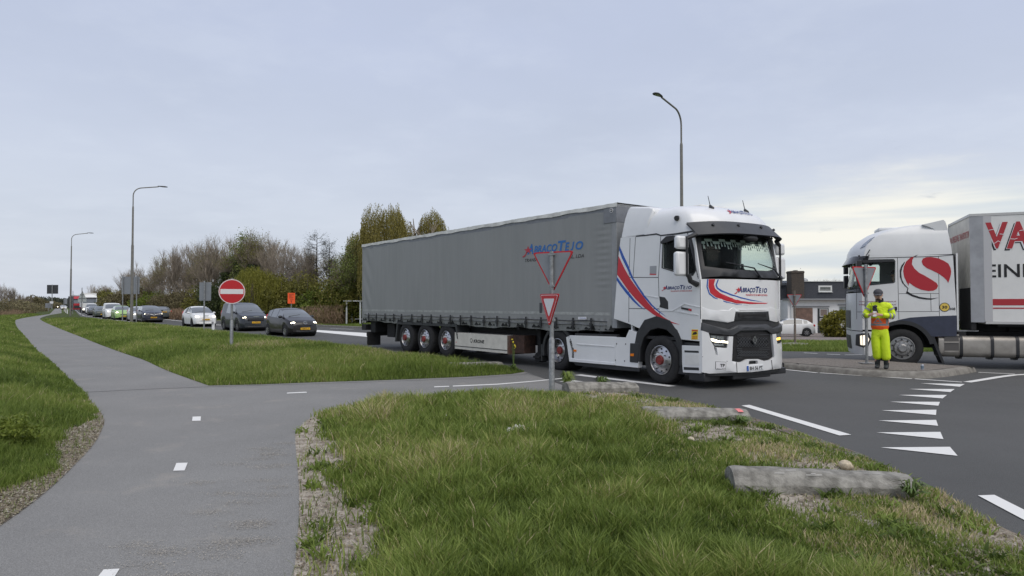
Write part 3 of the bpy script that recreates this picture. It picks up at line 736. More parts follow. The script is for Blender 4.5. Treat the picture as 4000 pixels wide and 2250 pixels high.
# side deflector (rear) and its stripes
RED = sideA([(48,640),(80,705),(110,770),(170,880),(230,965),(300,1060),(380,1165),(460,1255),(560,1332),(650,1383),(745,1416),(640,1395),(540,1358),(440,1298),(340,1222),(240,1125),(160,1030),(90,930),(33,850)])
BL1 = sideA([(60,525),(105,630),(165,760),(210,880),(280,990),(350,1090),(430,1190),(500,1255),(590,1325),(490,1262),(415,1197),(330,1097),(255,987),(190,880),(140,770),(85,660),(55,570)])
BL2 = sideA([(30,872),(90,960),(160,1045),(230,1135),(290,1200),(345,1247),(280,1210),(210,1147),(140,1067),(70,977),(26,912)])
def hero_logo(mb, x0, x1, z0, z1, fn, fnm, sub=True, col=(0, 1, 2)):
    """big A with a star, smaller capitals, big T; x0 is the reading start"""
    W = x1-x0; Hh = z1-z0; X = lambda t: x0+W*t
    put_text(mb, 'A', X(.09), X(.20), z0, z1, fn, col[0], .25, .03)
    put_text(mb, 'BRA\u00c7O', X(.21), X(.59), z0-(.12*Hh), z0+Hh*.78, fn, col[0], .2, .03)
    put_text(mb, 'T', X(.60), X(.72), z0, z1, fn, col[0], .2, .03)
    [put_text(mb, ch, X(a), X(c_), z0, z0+Hh*.78, fn, col[0], .2, .03) for ch, a, c_ in (('E', .705, .775), ('J', .79, .845), ('O', .86, .97))]
    c = (X(.105), z0+Hh*.42); r = W*.075
    rr = Hh*.42
    st = [(c[0]+(r if k % 2 == 0 else r*.4)*math.sin(math.pi*k/5), c[1]+(rr if k % 2 == 0 else rr*.4)*math.cos(math.pi*k/5)) for k in range(10)]
    mb.slab(st, fnm(.002), .002, col[1])
    tl = [(X(0), z0-.18*Hh), (X(.05), z0+.02*Hh), (X(.09), z0+.25*Hh), (X(.06), z0-.12*Hh), (X(.02), z0-.26*Hh)]
    mb.slab(tl, fnm(.001), .001, col[1])
    if sub: put_text(mb, 'TRANSPORTE DE MERCADORIAS', X(.30), X(.98), z0-.52*Hh, z0-.24*Hh, fn, col[2], .15, .012)
sfn = lambda o: (lambda a, z, off: (a, -(SY+.004+o+off), z))
b = MB(); b.slab(RED, sfn(0), .003, 0); b.slab(BL1, sfn(.0), .003, 1); b.slab(BL2, sfn(0), .003, 1)
b.build('livery_stripe', [REDP, BLUEP], tr, smooth=0)
b = MB(); B0 = hit_y(T1, -SY, KA(535,1018)); B1 = hit_y(T1, -SY, KA(888,962)); hero_logo(b, B0[0], B1[0], B0[1]-.005, B1[1], lambda a, z, o: (a, -(SY+.004), z), sfn)
b.build('lettering', [NAVY, REDP, REDP], tr, smooth=0)
# window, mirrors, handle
b = MB(); WO = sideA([(545,505),(552,452),(700,420),(868,405),(905,560),(925,805),(890,862),(800,860),(655,812),(535,775)])
for s in (-1, 1):
    b = MB(); b.slab(WO, ysheet(s*(SY+.006), s), .012, 0, [WH]); wf = b.build('window_frame', BLACKP, tr)
    b = MB(); b.slab(WH, ysheet(s*(SY-.012), s), .004); b.build('side_window', GLASS, wf)
b = MB(); b.slab(sideA([(535,480),(600,415),(688,404),(695,455),(600,490),(545,503)]), ysheet(-SY-.05, -1), .045); b.build('window_deflector', BLACKP, tr, bevel=.01)
def mirror(s):
    b = MB(); e_ = 0.0 if s < 0 else -.12
    arm = [(1.02, s*1.27, 2.06), (1.03, s*(1.46+e_), 2.12), (1.02, s*(1.50+e_), 2.25)]
    b.tube(arm, [.06, .05, .045], 8); b.tube([(1.0, s*(1.52+e_), 2.2), (1.0, s*(1.52+e_), 2.98)], .022, 8); b.tube([(.98, s*(1.52+e_), 2.96), (1.0, s*1.27, 3.05)], [.04, .05], 8)
    o = b.build('mirror_arm', BLACKP, tr)
    for z0, z1, w in ((2.22, 2.70, .33), (2.75, 3.01, .31)):
        b = MB(); b.box(.86, .98, min(s*(1.43+e_), s*(1.43+w+e_)), max(s*(1.43+e_), s*(1.43+w+e_)), z0, z1); m_ = b.build('mirror', WHITE, tr, bevel=.045)
        b = MB(); b.box(.848, .858, min(s*(1.46+e_), s*(1.40+w+e_)), max(s*(1.46+e_), s*(1.40+w+e_)), z0+.03, z1-.03); b.build('mirror_glass', mat('mirror_glass', (.5, .55, .6), .05, metal=1), m_)
mirror(-1); mirror(1)
b = MB(); b.slab(sideA([(508,1095),(570,1105),(608,1155),(610,1243),(510,1215),(520,1180)]), ysheet(-SY-.006, -1), .01); b.build('door_handle', BLACKP, tr, bevel=.004)
b = MB(); b.slab(sideA([(402,752),(478,748),(474,852),(400,852)]), ysheet(-SY-.004, -1), .003, 0); b.slab(sideA([(402,838),(474,840),(474,852),(400,851)]), ysheet(-SY-.006, -1), .003, 1); b.build('side_sticker', [GREYF, REDP], tr, smooth=0)
b = MB(); b.slab(sideA([(760,1215),(876,1238),(876,1262),(760,1237)]), ysheet(-SY-.012, -1), .006, 0); b.slab(sideA([(845,1232),(876,1238),(876,1262),(845,1256)]), ysheet(-SY-.014, -1), .006, 1); b.build('door_badge', [BLACKP, REDP], tr, smooth=0)
p = [hit_y(T1, -SY, KT(*q)) for q in [(637,990),(683,990),(680,1062),(635,1062)]]
b = MB(); b.slab(p, ysheet(-SY-.004, -1), .003, 0); x0, x1, z0, z1 = p[0][0], p[1][0], p[2][1], p[0][1]; H_ = z1-z0
b.slab([(x0+.01, z1-.01), (x1-.01, z1-.01), (x1-.01, z1-.08*H_*2), (x0+.01, z1-.08*H_*2)], ysheet(-SY-.006, -1), .002, 1)
b.slab([(x0+.02, z0+.45*H_), (x0+.05, z0+.70*H_), (x1-.05, z0+.80*H_), (x1-.02, z0+.6*H_), (x1-.06, z0+.5*H_)], ysheet(-SY-.006, -1), .002, 2)
put_text(b, 'ANGLES', x0+.02, x1-.02, z0+.22*H_, z0+.34*H_, lambda a, z, o: (a, -SY-.006, z), 1); put_text(b, 'MORTS', x0+.02, x1-.02, z0+.05*H_, z0+.17*H_, lambda a, z, o: (a, -SY-.006, z), 1)
b.build('blind_spot_sticker', [mat('sticker_yellow', (.75, .55, .02), .5), REDP, INK], tr, smooth=0)
# windscreen surround, glass, visor
WS = frontG([(102,120),(105,60),(300,25),(500,20),(705,45),(745,130),(798,395),(700,405),(400,400),(130,385)])
sur = frontG([(90,395),(75,200),(70,60),(30,0)])
b = MB(); zz = np.linspace(2.165, 3.14, 12)
outer = [(-1.25, 2.17), (1.25, 2.17), (1.25, 3.12), (-1.25, 3.12)]
WSL = [(-1.13, 2.42), (-.5, 2.36), (.5, 2.36), (1.14, 2.42), (1.12, 2.80), (1.06, 3.08), (0, 3.10), (-1.05, 3.08), (-1.11, 2.8)]
b.slab(outer, ff(0), .03, 0, [WSL], step=.12)
su = b.build('windscreen_surround', BLACKP, tr, smooth=50)
b = MB(); b.slab(WSL, ff(-.008), .004, 0, step=.12); b.build('windscreen', GLASS, su, smooth=60)
b = MB()
def vis(u, v):   # u across, v down
    y = u*1.28; x = fx1(min(1.25, abs(u)*1.25), 3.1)+.08+.30*v-.10*abs(u)**6; return (x, y, 3.34-.27*v-.03*abs(u)**3)
b.grid(vis, np.linspace(-1, 1, 31), [0, .25, .5, .75, 1.0]); b.grid(lambda u, v: (vis(u, v)[0]-.02, vis(u, v)[1], vis(u, v)[2]-.02), np.linspace(-1, 1, 31), [0, .5, 1.0])
for u in (-.75, -.3, .25, .7):
    q = vis(u, .35); b.tube([(q[0]-.02, q[1], q[2]), (q[0]+.02, q[1], q[2]+.02)], .03, 8, 1)
b.build('sun_visor', [DARKG, BLACKP], tr, smooth=50, recalc=False)
b = MB()
for ya, yb in ((-.75, .05), (.15, .85)):
    za = 2.40; b.tube([(fx1(yb, 2.22)+.03, yb+.1, 2.22), (fx1(yb, 2.36)+.04, yb-.08, 2.40), (fx1(ya, 2.48)+.03, ya, 2.50)], [.02, .016, .008], 6)
    b.tube([(fx1(yb, 2.22)-.02, yb+.1, 2.2), (fx1(yb, 2.22)+.05, yb+.1, 2.24)], .04, 8)
b.build('wiper', BLACKP, tr)
b = MB(); b.sph((fx1(-.1, 3)+.22, -.12, 3.0), (.10, .21, .08), 12); b.tube([(fx1(-.1, 3)+.2, -.12, 3.05), (fx1(0, 3.1)+.1, -.1, 3.2)], .025, 6); b.build('front_mirror', BLACKP, tr)
# curtain with tassels behind the windscreen
b = MB(); 
prof = []
for i in range(29):
    y = -1.05+2.1*i/28; prof.append((y, 2.93+(.07 if i % 4 == 2 else 0.0)-(0.0 if i % 4 else .05)))
b.slab([(-1.05, 3.07)]+[(p[0], p[1]) for p in prof][:1]+prof[1:]+[(1.05, 3.07)], ff(-.09), .004, 1, step=.2)
for i in range(28):
    y = -1.05+2.1*(i+.5)/28; zt = min(prof[i][1], prof[i+1][1])
    b.slab([(y-.037, zt-.0), (y+.037, zt-.0), (y+.037, zt+.055), (y-.037, zt+.055)], ff(-.075), .003, 0); b.slab([(y-.018, zt-.10), (y+.018, zt-.10), (y+.007, zt-.005), (y-.007, zt-.005)], ff(-.075), .003, 0)
b.build('window_curtain', [LACE, BLACKP], tr, smooth=0)
INT = mat('cab_interior', (.045, .047, .05), .85, var=.2, vscale=5)
b = MB(); b.box(.55, 1.02, -1.12, 1.12, 1.9, 2.30); b.box(-.88, -.86, -1.15, 1.15, 1.0, 3.1); b.box(-.9, 1.0, -1.16, 1.16, 3.08, 3.12)
b.box(-.45, -.25, -.95, -.45, 1.9, 2.95); b.box(-.30, .25, -.95, -.40, 1.75, 1.95); b.box(-.45, -.25, .45, .95, 1.9, 2.90); b.box(-.30, .25, .40, .95, 1.75, 1.95)
b.box(-.9, .02, 1.08, 1.2, 1.2, 3.1); b.box(-.9, .12, -1.2, -1.10, 1.2, 3.1)
b.build('cab_interior', INT, tr, bevel=.02)
b = MB(); b.tube([(.48+.12*math.cos(t), .62+.22*math.sin(t), 2.30+.14*math.cos(t)) for t in np.linspace(0, 2*math.pi, 20)], .018, 6); b.tube([(.55, .62, 2.15), (.48, .62, 2.30)], .03, 6); b.build('steering_wheel', BLACKP, tr)
b = MB(); b.box(.86, .9, .10, .19, 2.30, 2.46); b.box(.80, .9, .35, .52, 2.30, 2.40); b.tube([(.9, .28, 2.3), (.88, .28, 2.52)], .03, 8); b.build('dashboard_items', BLACKP, tr, bevel=.01)
# front panel livery, lettering
b = MB()
b.slab(frontG([(165,460),(225,460),(212,510),(225,550),(270,590),(360,630),(470,665),(600,680),(720,684),(838,679),(700,692),(560,695),(430,690),(330,665),(230,630),(180,590),(162,530)]), ff(.005), .004, 0, step=.1)
b.slab(frontG([(150,460),(143,530),(165,600),(215,640),(330,680),(430,700),(540,708),(430,695),(335,673),(223,634),(173,593),(154,530),(160,460)]), ff(.005), .004, 1, step=.1)
b.slab(frontG([(250,462),(228,515),(240,547),(280,577),(370,612),(470,642),(560,662),(680,675),(560,652),(470,630),(380,601),(290,565),(250,539),(240,515),(259,462)]), ff(.005), .004, 1, step=.1)
b.build('front_stripe', [REDP, BLUEP], tr, smooth=0)
b = MB(); p0 = hit_front(T1, fx1, KG(405, 585)); p1 = hit_front(T1, fx1, KG(722, 532))
hero_logo(b, p0[0], p1[0], p0[1], p1[1], lambda a, z, o: (fx1(a, z)+.006, a, z), lambda o: (lambda a, z, off: (fx1(a, z)+.006+o+off, a, z)))
p0 = roof_pt(.5, 3.66); 
b.build('front_lettering', [NAVY, REDP, REDP], tr, smooth=0); b = MB()
rfp = lambda a, z, e: (roof_pt(.5+a/1.1*.25, z)[0]+.012+e, a, roof_pt(.5, z)[2]+.008)
hero_logo(b, -.30, .56, 3.66, 3.78, lambda a, z, o: rfp(a, z, 0), lambda o: (lambda a, z, off: rfp(a, z, o+off)), sub=False)
b.build('front_lettering', [NAVY, REDP, REDP], tr, smooth=0)
# lower front
b = MB(); ys = np.linspace(-1.25, 1.25, 41); b.grid(lambda u, v: (fx1(u, v)-.035, u, v), ys, np.linspace(.26, 1.72, 10)); b.box(.3, 1.15, -1.2, 1.2, .25, .9); b.build('front_carrier', BLACKP, tr, smooth=50)
b = MB(); b.slab(frontG([(90,722),(350,757),(390,728),(750,723),(800,748),(848,730),(850,842),(800,866),(735,850),(725,762),(415,765),(400,855),(340,870),(90,838)]), ff(.012), .02, 0, step=.1)
b.build('front_flap', WHITE, tr, smooth=40, bevel=.004)
b = MB(); b.slab(frontG([(412,770),(722,766),(733,845),(405,848)]), ff(.016), .02, 0, step=.1); b.slab(frontG([(440,785),(695,782),(700,815),(440,820)]), ff(.022), .01, 1, step=.1); b.build('upper_air_intake', [BLACKP, CHASSIS], tr, smooth=40)
b = MB(); b.slab(frontG([(90,868),(200,900),(350,935),(430,890),(700,885),(760,925),(860,872),(858,945),(750,978),(700,942),(450,947),(385,992),(170,972),(90,942)]), ff(.04), .06, 0, step=.1); b.build('bumper_brow', DARKG, tr, smooth=40, bevel=.008)
b = MB(); b.slab(frontG([(90,945),(150,957),(180,1050),(210,1100),(332,1110),(345,1000),(385,1000),(373,1232),(430,1243),(470,1242),(520,1215),(620,1213),(680,1232),(735,1222),(775,1195),(765,1080),(755,980),(790,975),(800,1070),(865,1050),(870,1160),(874,1262),(835,1300),(690,1320),(560,1335),(430,1340),(160,1350),(90,1338)]), ff(.03), .06, 0, [frontG([(203,1100),(230,1108),(243,1180),(222,1172)]), frontG([(530,1262),(535,1232),(615,1228),(620,1258)])], step=.1)
b.slab(frontG([(90,1188),(330,1232),(330,1237),(90,1193)]), ff(.034), .004, 1); b.slab(frontG([(412,1243),(418,1340),(423,1340),(417,1243)]), ff(.034), .004, 1); b.slab(frontG([(742,1222),(752,1310),(757,1310),(747,1220)]), ff(.034), .004, 1)
b.build('bumper', [WHITE, SEAM], tr, smooth=40, bevel=.006)
for L, onl in (([(168,985),(335,995),(330,1105),(207,1097)], 0), ([(792,968),(842,952),(852,1060),(803,1070)], 1)):
    b = MB(); q = frontG(L); b.slab(q, ff(.012), .03, 0, step=.08)
    if not onl:
        b.slab(frontG([(180,1020),(335,1048),(335,1062),(215,1052),(188,1040)]), ff(.022), .01, 1); b.slab(frontG([(175,990),(230,995),(228,1022),(182,1015)]), ff(.02), .01, 3); b.slab(frontG([(235,997),(300,1003),(300,1035),(235,1026)]), ff(.02), .01, 3); b.slab(frontG([(205,1066),(300,1072),(300,1092),(215,1088)]), ff(.02), .01, 3)
    else:
        b.slab(frontG([(797,1015),(832,1008),(832,1030),(799,1036)]), ff(.022), .01, 2); b.slab(frontG([(800,975),(835,965),(838,1000),(802,1005)]), ff(.02), .01, 3)
    o = b.build('headlight', [BLACKP, LAMPON if not onl else LAMP, AMBERON, LAMP], tr, smooth=40)
b = MB()
GR = frontG([(400,1000),(440,960),(710,955),(745,985),(770,1190),(735,1215),(680,1225),(620,1205),(515,1208),(470,1232),(390,1225)])
b.slab(GR, ff(-.005), .02, 0, step=.1)
for zz_ in (985, 1112, 1128, 1200):
    b.slab(frontG([(425,zz_),(735,zz_-8),(735,zz_-2),(425,zz_+7)]), ff(.012), .02, 1)
for r0, r1 in ((1012, 1098), (1138, 1188)):      # honeycomb net as crossing bars
    for i in range(12):
        for d in (-1, 1):
            xa = 430+i*26; xb = xa+d*44
            if 425 < xb < 740: b.slab(rib(*[hit_front(T1, fx1, KG(q, w_)) for q, w_ in ((xa, r0), (xb, (r0+r1)/2))], .012), ff(.008), .012, 1); b.slab(rib(*[hit_front(T1, fx1, KG(q, w_)) for q, w_ in ((xb, (r0+r1)/2), (xa, r1))], .012), ff(.008), .012, 1)
gr = b.build('grille', [CHASSIS, DARKG], tr, smooth=40)
b = MB(); D = lambda k: frontG([(577+(x-577)*k, 1033+(y-1033)*k) for x, y in [(577,990),(600,1033),(580,1076),(556,1035)]])
b.slab(D(1.0), ff(.06), .04, 0, [D(.55)]); b.slab(D(.30), ff(.06), .02, 0); b.build('emblem', mat('chrome', (.55, .56, .58), .15, metal=1), gr)
b = MB(); q = frontG([(508,1277),(666,1263),(668,1308),(510,1326)]); b.slab(q, ff(.045), .012, 0, step=.1)
b.slab(frontG([(508,1277),(523,1275.5),(525,1324),(510,1326)]), ff(.047), .004, 2)
p0 = hit_front(T1, fx1, KG(535, 1316)); p1 = hit_front(T1, fx1, KG(655, 1275)); put_text(b, 'BH 56 PT', p0[0], p1[0], p0[1], p1[1], lambda a, z, o: (fx1(a, z)+.048, a, z), 1, 0, .02, 0.0)
b.build('number_plate', [PLATEW, INK, BLUEP], tr, smooth=0)
b = MB(); q = frontG([(217,1235),(316,1240),(313,1317),(217,1308)]); b.slab(q, ff(.036), .005, 1); q2 = frontG([(220,1238),(313,1243),(310,1314),(220,1305)]); b.slab(q2, ff(.038), .004, 0)
p0 = hit_front(T1, fx1, KG(258, 1286)); p1 = hit_front(T1, fx1, KG(303, 1258)); put_text(b, 'TP', p0[0], p1[0], p0[1], p1[1], lambda a, z, o: (fx1(a, z)+.040, a, z), 1, 0, .03)
p0 = hit_front(T1, fx1, KG(226, 1306)); p1 = hit_front(T1, fx1, KG(308, 1296)); put_text(b, 'Alvar\u00e1 n\u00ba 662001', p0[0], p1[0], p0[1], p1[1], lambda a, z, o: (fx1(a, z)+.040, a, z), 1, 0, 0)
b.build('company_plate', [SIGNWHITE, INK], tr, smooth=0)
b = MB(); b.box(1.0, 1.36, -.62, .55, .17, .30); b.box(.9, 1.3, .6, 1.15, .20, .33); b.box(.75, 1.15, -1.22, -.75, .14, .30); b.build('lower_lip', BLACKP, tr, bevel=.02)
b = MB(); b.box(.55, 1.05, 1.19, 1.25, .3, .95); b.build('step_panel', WHITE, tr, bevel=.005)
# steps, wheel arch, skirts
b = MB(); L = [hit_y(T1, -SY, KT(*q)) for q in [(557,1102),(697,1108),(703,1302),(575,1295)]]
H1 = [hit_y(T1, -SY, KT(*q)) for q in [(585,1138),(686,1142),(688,1156),(588,1152)]]; H2 = [hit_y(T1, -SY, KT(*q)) for q in [(580,1256),(688,1260),(690,1280),(582,1276)]]
b.slab(L, ysheet(-SY, -1), .05, 0); b.slab(H1, ysheet(-SY-.004, -1), .01, 1); b.slab(H2, ysheet(-SY-.004, -1), .01, 1)
b.slab([hit_y(T1, -SY, KT(*q)) for q in [(590,1164),(690,1165),(690,1245),(588,1240)]], ysheet(-SY-.003, -1), .01, 2)
b.build('step_panel', [WHITE, BLACKP, WHITED], tr, bevel=.005)
def arch(name, xc, zc, r0, r1, y0, y1, a0, a1, m):
    b = MB(); n = 18; A = [R(a0+(a1-a0)*i/n) for i in range(n+1)]
    poly = [(xc+r1*math.cos(t), zc+r1*math.sin(t)) for t in A]+[(xc+r0*math.cos(t), zc+r0*math.sin(t)) for t in A[::-1]]
    b.slab(poly, lambda a, z, off: (a, y0-off if y0 < y1 else y0+off, z), abs(y1-y0)); return b.build(name, m, tr if name != 'mudguard_' else tr, smooth=40)
AW = side6([(1250,705),(1262,655),(1298,610),(1420,612),(1505,648),(1562,700),(1592,785),(1600,1080),(1585,1080)])
for s in (-1, 1):
    b = MB(); outerA = [(-.72, .42), (-.78, .75), (-.70, 1.05), (-.46, 1.33), (-.10, 1.42), (.28, 1.33), (.52, 1.08), (.60, .93), (.60, .42), (.54, .42), (.54, .75), (.40, 1.0), (.18, 1.14), (-.05, 1.17), (-.28, 1.12), (-.48, .95), (-.58, .72), (-.60, .42)]
    b.slab(outerA, lambda a, z, off, s=s: (a, s*(1.262+off), z), .55); b.build('wheel_arch', BLACKP, tr, smooth=40, bevel=.006)
SK = side6([(510,765),(545,748),(970,762),(972,1030),(540,995)]); SK2 = side6([(972,765),(1072,770),(1105,695),(1228,738),(1205,825),(1190,1055),(972,1032)])
for s in (-1, 1):
    b = MB(); b.slab(SK, ysheet(s*SY, s), .12); b.slab(SK2, ysheet(s*(SY+.003), s), .12, 0)
    b.slab(side6([(600,822),(965,850),(965,858),(640,840)]), ysheet(s*(SY+.014), s), .012); b.slab(side6([(545,968),(972,1005),(972,1030),(545,995)]), ysheet(s*(SY+.02), s), .02)
    for q in [(988,828),(1073,830),(977,982),(1063,990)]:
        c = hit_y(T1, -SY, K6(*q)); b.tube([(c[0], s*(SY-.002), c[1]), (c[0], s*(SY+.012), c[1])], .016, 8, 1)
    b.build('side_skirt', [WHITE, SEAM], tr, bevel=.012)
b = MB(); b.slab(side6([(560,996),(975,1032),(1190,1056),(1190,1090),(975,1075),(590,1030)]), ysheet(-SY+.03, -1), .05)
b.slab(side6([(580,728),(970,742),(975,765),(575,748)]), ysheet(-SY+.05, -1), .10); b.build('skirt_trim', BLACKP, tr, bevel=.005)
c0 = side6([(1118,822),(1205,825),(1190,1008),(1115,1000)]); b = MB(); b.slab(c0, ysheet(-SY-.02, -1), .12); bt_ = b.build('battery_step', BLACKP, tr, bevel=.01)
b = MB(); b.slab(side6([(1125,920),(1156,920),(1155,944),(1124,943)]), ysheet(-SY-.03, -1), .02); b.build('side_marker', AMBER, tr); b = MB(); b.slab(side6([(584,882),(608,882),(608,902),(584,902)]), ysheet(-SY-.014, -1), .012); b.build('side_marker', AMBER, tr)
b = MB(); b.box(-4.3, 1.1, -.48, -.38, .62, .92); b.box(-4.3, 1.1, .38, .48, .62, .92); b.box(-4.25, -.9, -.95, .95, .60, .80); b.box(-2.6, -.9, -1.1, 1.1, .30, .78); b.box(-1.0, .1, -.6, .6, .5, 1.3); b.tube([(0, -1.0, .5), (0, 1.0, .5)], .07, 10); b.tube([(-3.6, -1.0, .5), (-3.6, 1.0, .5)], .09, 10); b.sph((-3.6, 0, .5), .22); b.box(-3.5, -2.7, -.5, .5, .95, 1.08)
b.build('chassis', CHASSIS, tr, bevel=.01)
truck_wheel(tr, 0, -1.235, -1, style='alured', dish=.03); truck_wheel(tr, 0, 1.235, 1, style='alured', dish=.03)
truck_wheel(tr, -3.6, -1.235, -1, style='alured', dish=.13, w=.62); truck_wheel(tr, -3.6, 1.235, 1, style='alured', dish=.13, w=.62)
for s in (-1, 1):
    b = MB(); n = 20; A = [R(8+(192-8)*i/n) for i in range(n+1)]
    poly = [(-3.6+.66*math.cos(t), .46+.66*math.sin(t)) for t in A]+[(-3.6+.58*math.cos(t), .46+.58*math.sin(t)) for t in A[::-1]]
    b.slab(poly, lambda a, z, off, s=s: (a, s*(1.25+off), z), .62); b.box(-4.32, -4.26, min(s*.66, s*1.25), max(s*.66, s*1.25), .18, .62); b.box(-3.0, -2.92, min(s*.66, s*1.25), max(s*.66, s*1.25), .35, .6)
    b.build('mudguard', BLACKP, tr, smooth=40)

# ---------------------------------------------------------------- the grey curtain-sided trailer
ANG2 = R(-90+36.9); l2 = Vector((-math.sin(ANG2), math.cos(ANG2))); O2 = Vector((2.40, 15.61))+1.275*l2
T2 = frame_of(O2.x, O2.y, ANG2); TL = 13.72; TY = 1.275
tl_ = thing('semi_trailer', 'long semi trailer with dark grey curtain sides and three axles', 'trailer', (O2.x, O2.y, 0), ANG2)
KS = crop(1350, 760, 1.958); sideS = lambda L: [hit_y(T2, -TY, KS(*p)) for p in L]
CURT = bpy.data.materials.new('grey_tarpaulin'); CURT.use_nodes = True
def curt():
    nt = CURT.node_tree; b = nt.nodes['Principled BSDF']; b.inputs['Roughness'].default_value = .5
    tc = nt.nodes.new('ShaderNodeTexCoord'); mp = nt.nodes.new('ShaderNodeMapping'); mp.inputs['Scale'].default_value = (2.2, 2, .28); nt.links.new(tc.outputs['Object'], mp.inputs[0])
    nz = nt.nodes.new('ShaderNodeTexNoise'); nz.inputs['Scale'].default_value = 1.6; nz.inputs['Detail'].default_value = 8; nz.inputs['Roughness'].default_value = .65; nt.links.new(mp.outputs[0], nz.inputs['Vector'])
    cr = nt.nodes.new('ShaderNodeValToRGB'); cr.color_ramp.elements[0].position = .3; cr.color_ramp.elements[0].color = (.238, .245, .243, 1); cr.color_ramp.elements[1].position = .75; cr.color_ramp.elements[1].color = (.272, .28, .277, 1)
    nt.links.new(nz.outputs['Fac'], cr.inputs[0]); nt.links.new(cr.outputs[0], b.inputs['Base Color'])
    wv = nt.nodes.new('ShaderNodeTexNoise'); wv.inputs['Scale'].default_value = 1.1; wv.inputs['Detail'].default_value = 3; nt.links.new(mp.outputs[0], wv.inputs['Vector'])
    bp = nt.nodes.new('ShaderNodeBump'); bp.inputs['Strength'].default_value = .35; bp.inputs['Distance'].default_value = .06; nt.links.new(wv.outputs['Fac'], bp.inputs['Height']); nt.links.new(bp.outputs[0], b.inputs['Normal'])
curt()
BANDM = mat('tarpaulin_light_band', (.33, .34, .33), .55, var=.2, vscale=9)
def cside(x, z):     # curtain surface, slightly slack with creases at the ends and hem
    e = min(1, (x+TL)/.9); f = min(1, -x/.9)
    y = TY+.014*math.sin(x*1.9)*math.sin((z-1)/2.8*math.pi)
    y += .006*math.exp(-(x+.45)**2/.05)*math.sin(z*42)*(1 if 2.0 < z < 3.5 else .2)
    y += .010*math.exp(-((x+TL-.5)**2)/.15)*math.sin(z*7+x*9)
    if z < 1.32: y += .020*math.sin(x*9.0)*(1.32-z)/.3-.05*max(0, 1.16-z)/.2+.012*math.sin(x*31+2*math.sin(x*3))
    return y
for s in (-1, 1):
    b = MB(); xs = np.concatenate([np.linspace(-TL+.05, -TL+1.6, 50)[:-1], np.linspace(-TL+1.6, -1.1, 170)[:-1], np.linspace(-1.1, -.16, 40)]); zs = np.concatenate([np.linspace(1.02, 1.36, 10)[:-1], np.linspace(1.36, 3.84, 60)])
    b.grid(lambda x, z: (x, s*cside(x, z), z-(.05*math.sin(x*2.1)+.02*math.sin(x*7.3) if z < 1.1 else 0)*1.0*(1.1-z)/.08*.5 if z < 1.1 else z), xs, zs)
    cu_ = b.build('curtain', CURT, tl_, smooth=80, recalc=False)
    b = MB(); b.grid(lambda x, z: (x, s*(cside(x, z)+.004), z), xs[2:-2], [1.41, 1.45, 1.48]); b.build('curtain_band', BANDM, cu_, smooth=80)
    if s < 0:
        for i, q in enumerate([(182,925),(241,928),(307,930),(374,932),(433,932),(512,934),(590,934),(660,934),(732,935),(807,936),(884,936),(965,937),(1064,938),(1164,939),(1258,939),(1385,940),(1500,940),(1615,941),(1747,942),(1884,942)]):
            x, _ = hit_y(T2, -TY, KS(*q)); b = MB()
            b.box(x-.022, x+.022, -TY-.045, -TY-.02, 1.04, 1.34); b.box(x-.035, x+.035, -TY-.06, -TY-.03, 1.13, 1.23); b.build('curtain_strap', BLACKP, tl_, bevel=.004)
        b = MB(); b.tube([(x, -TY-.035, 1.27+.008*math.sin(x*5)) for x in np.linspace(-TL+.3, -.3, 60)], .012, 5); b.tube([(x, -TY-.03, 1.17+.01*math.sin(x*4+1)) for x in np.linspace(-TL+.3, -.3, 60)], .008, 5); b.build('curtain_cable', BLACKP, tl_)
FRM = mat('grey_trailer_frame', (.28, .29, .30), .5, var=.08, vscale=4)
b = MB(); b.box(-.16, .0, -TY, TY, 1.12, 3.98, 0); b.box(-TL, -TL+.05, -TY, TY, 1.05, 3.95, 0); b.box(-.42, .004, -TY-.012, TY+.012, 3.55, 3.93, 1); b.box(-TL+.05, -.42, -TY+.0, -TY+.05, 3.80, 3.93, 1); b.box(-TL+.05, -.42, TY-.05, TY, 3.80, 3.93, 1)
b.box(-TL+.04, -.1, -TY+.02, TY-.02, 1.06, 1.20, 2)
b.build('body_frame', [FRM, mat('grey_corner_plate', (.19, .20, .22), .5, var=.1), CHASSIS], tl_, bevel=.01)
b = MB(); xs = np.linspace(-TL-.02, .03, 90); zr = lambda x: 4.0+.004*math.sin(x*3)+.004*math.sin(x*17)
V = []; 
b.grid(lambda x, u: (x, u*(TY+.02), zr(x)-.0) if abs(u) <= 1 else (x, (TY+.022)*np.sign(u), zr(x)-.095-.012*math.sin(x*5)), xs, [-1.5, -1, 0, 1, 1.5]); b.box(-TL, 0, -TY, TY, 3.93, 3.975)
b.build('roof_sheet', mat('white_roof_tarpaulin', (.66, .66, .63), .6, var=.2, vscale=3), tl_, smooth=60)
b = MB(); c = hit_y(T2, -TY, KS(2036, 122)); b.tube([(c[0], -TY-.012, c[1]), (c[0], -TY-.022, c[1])], .055, 16, 0); b.tube([(c[0], -TY-.012, c[1]), (c[0], -TY-.026, c[1])], .042, 16, 1); b.tube([(c[0]-.012, -TY-.03, c[1]-.02), (c[0]-.012, -TY-.03, c[1]+.02)], .006, 5, 0); b.tube([(c[0]+.012, -TY-.03, c[1]-.02), (c[0]+.012, -TY-.03, c[1]+.02)], .006, 5, 0); b.build('maker_emblem', [SIGNWHITE, INK], tl_)
b = MB(); x0, z0 = hit_y(T2, -TY, KS(1372, 462)); x1, z1 = hit_y(T2, -TY, KS(1832, 352))
cf = lambda a, z, o: (a, -cside(a, z)-.006, z)
hero_logo(b, x0-.12, x1, 3.0, 3.27, cf, lambda o: (lambda a, z, off: (a, -cside(a, z)-.006-o-off, z)), sub=False)
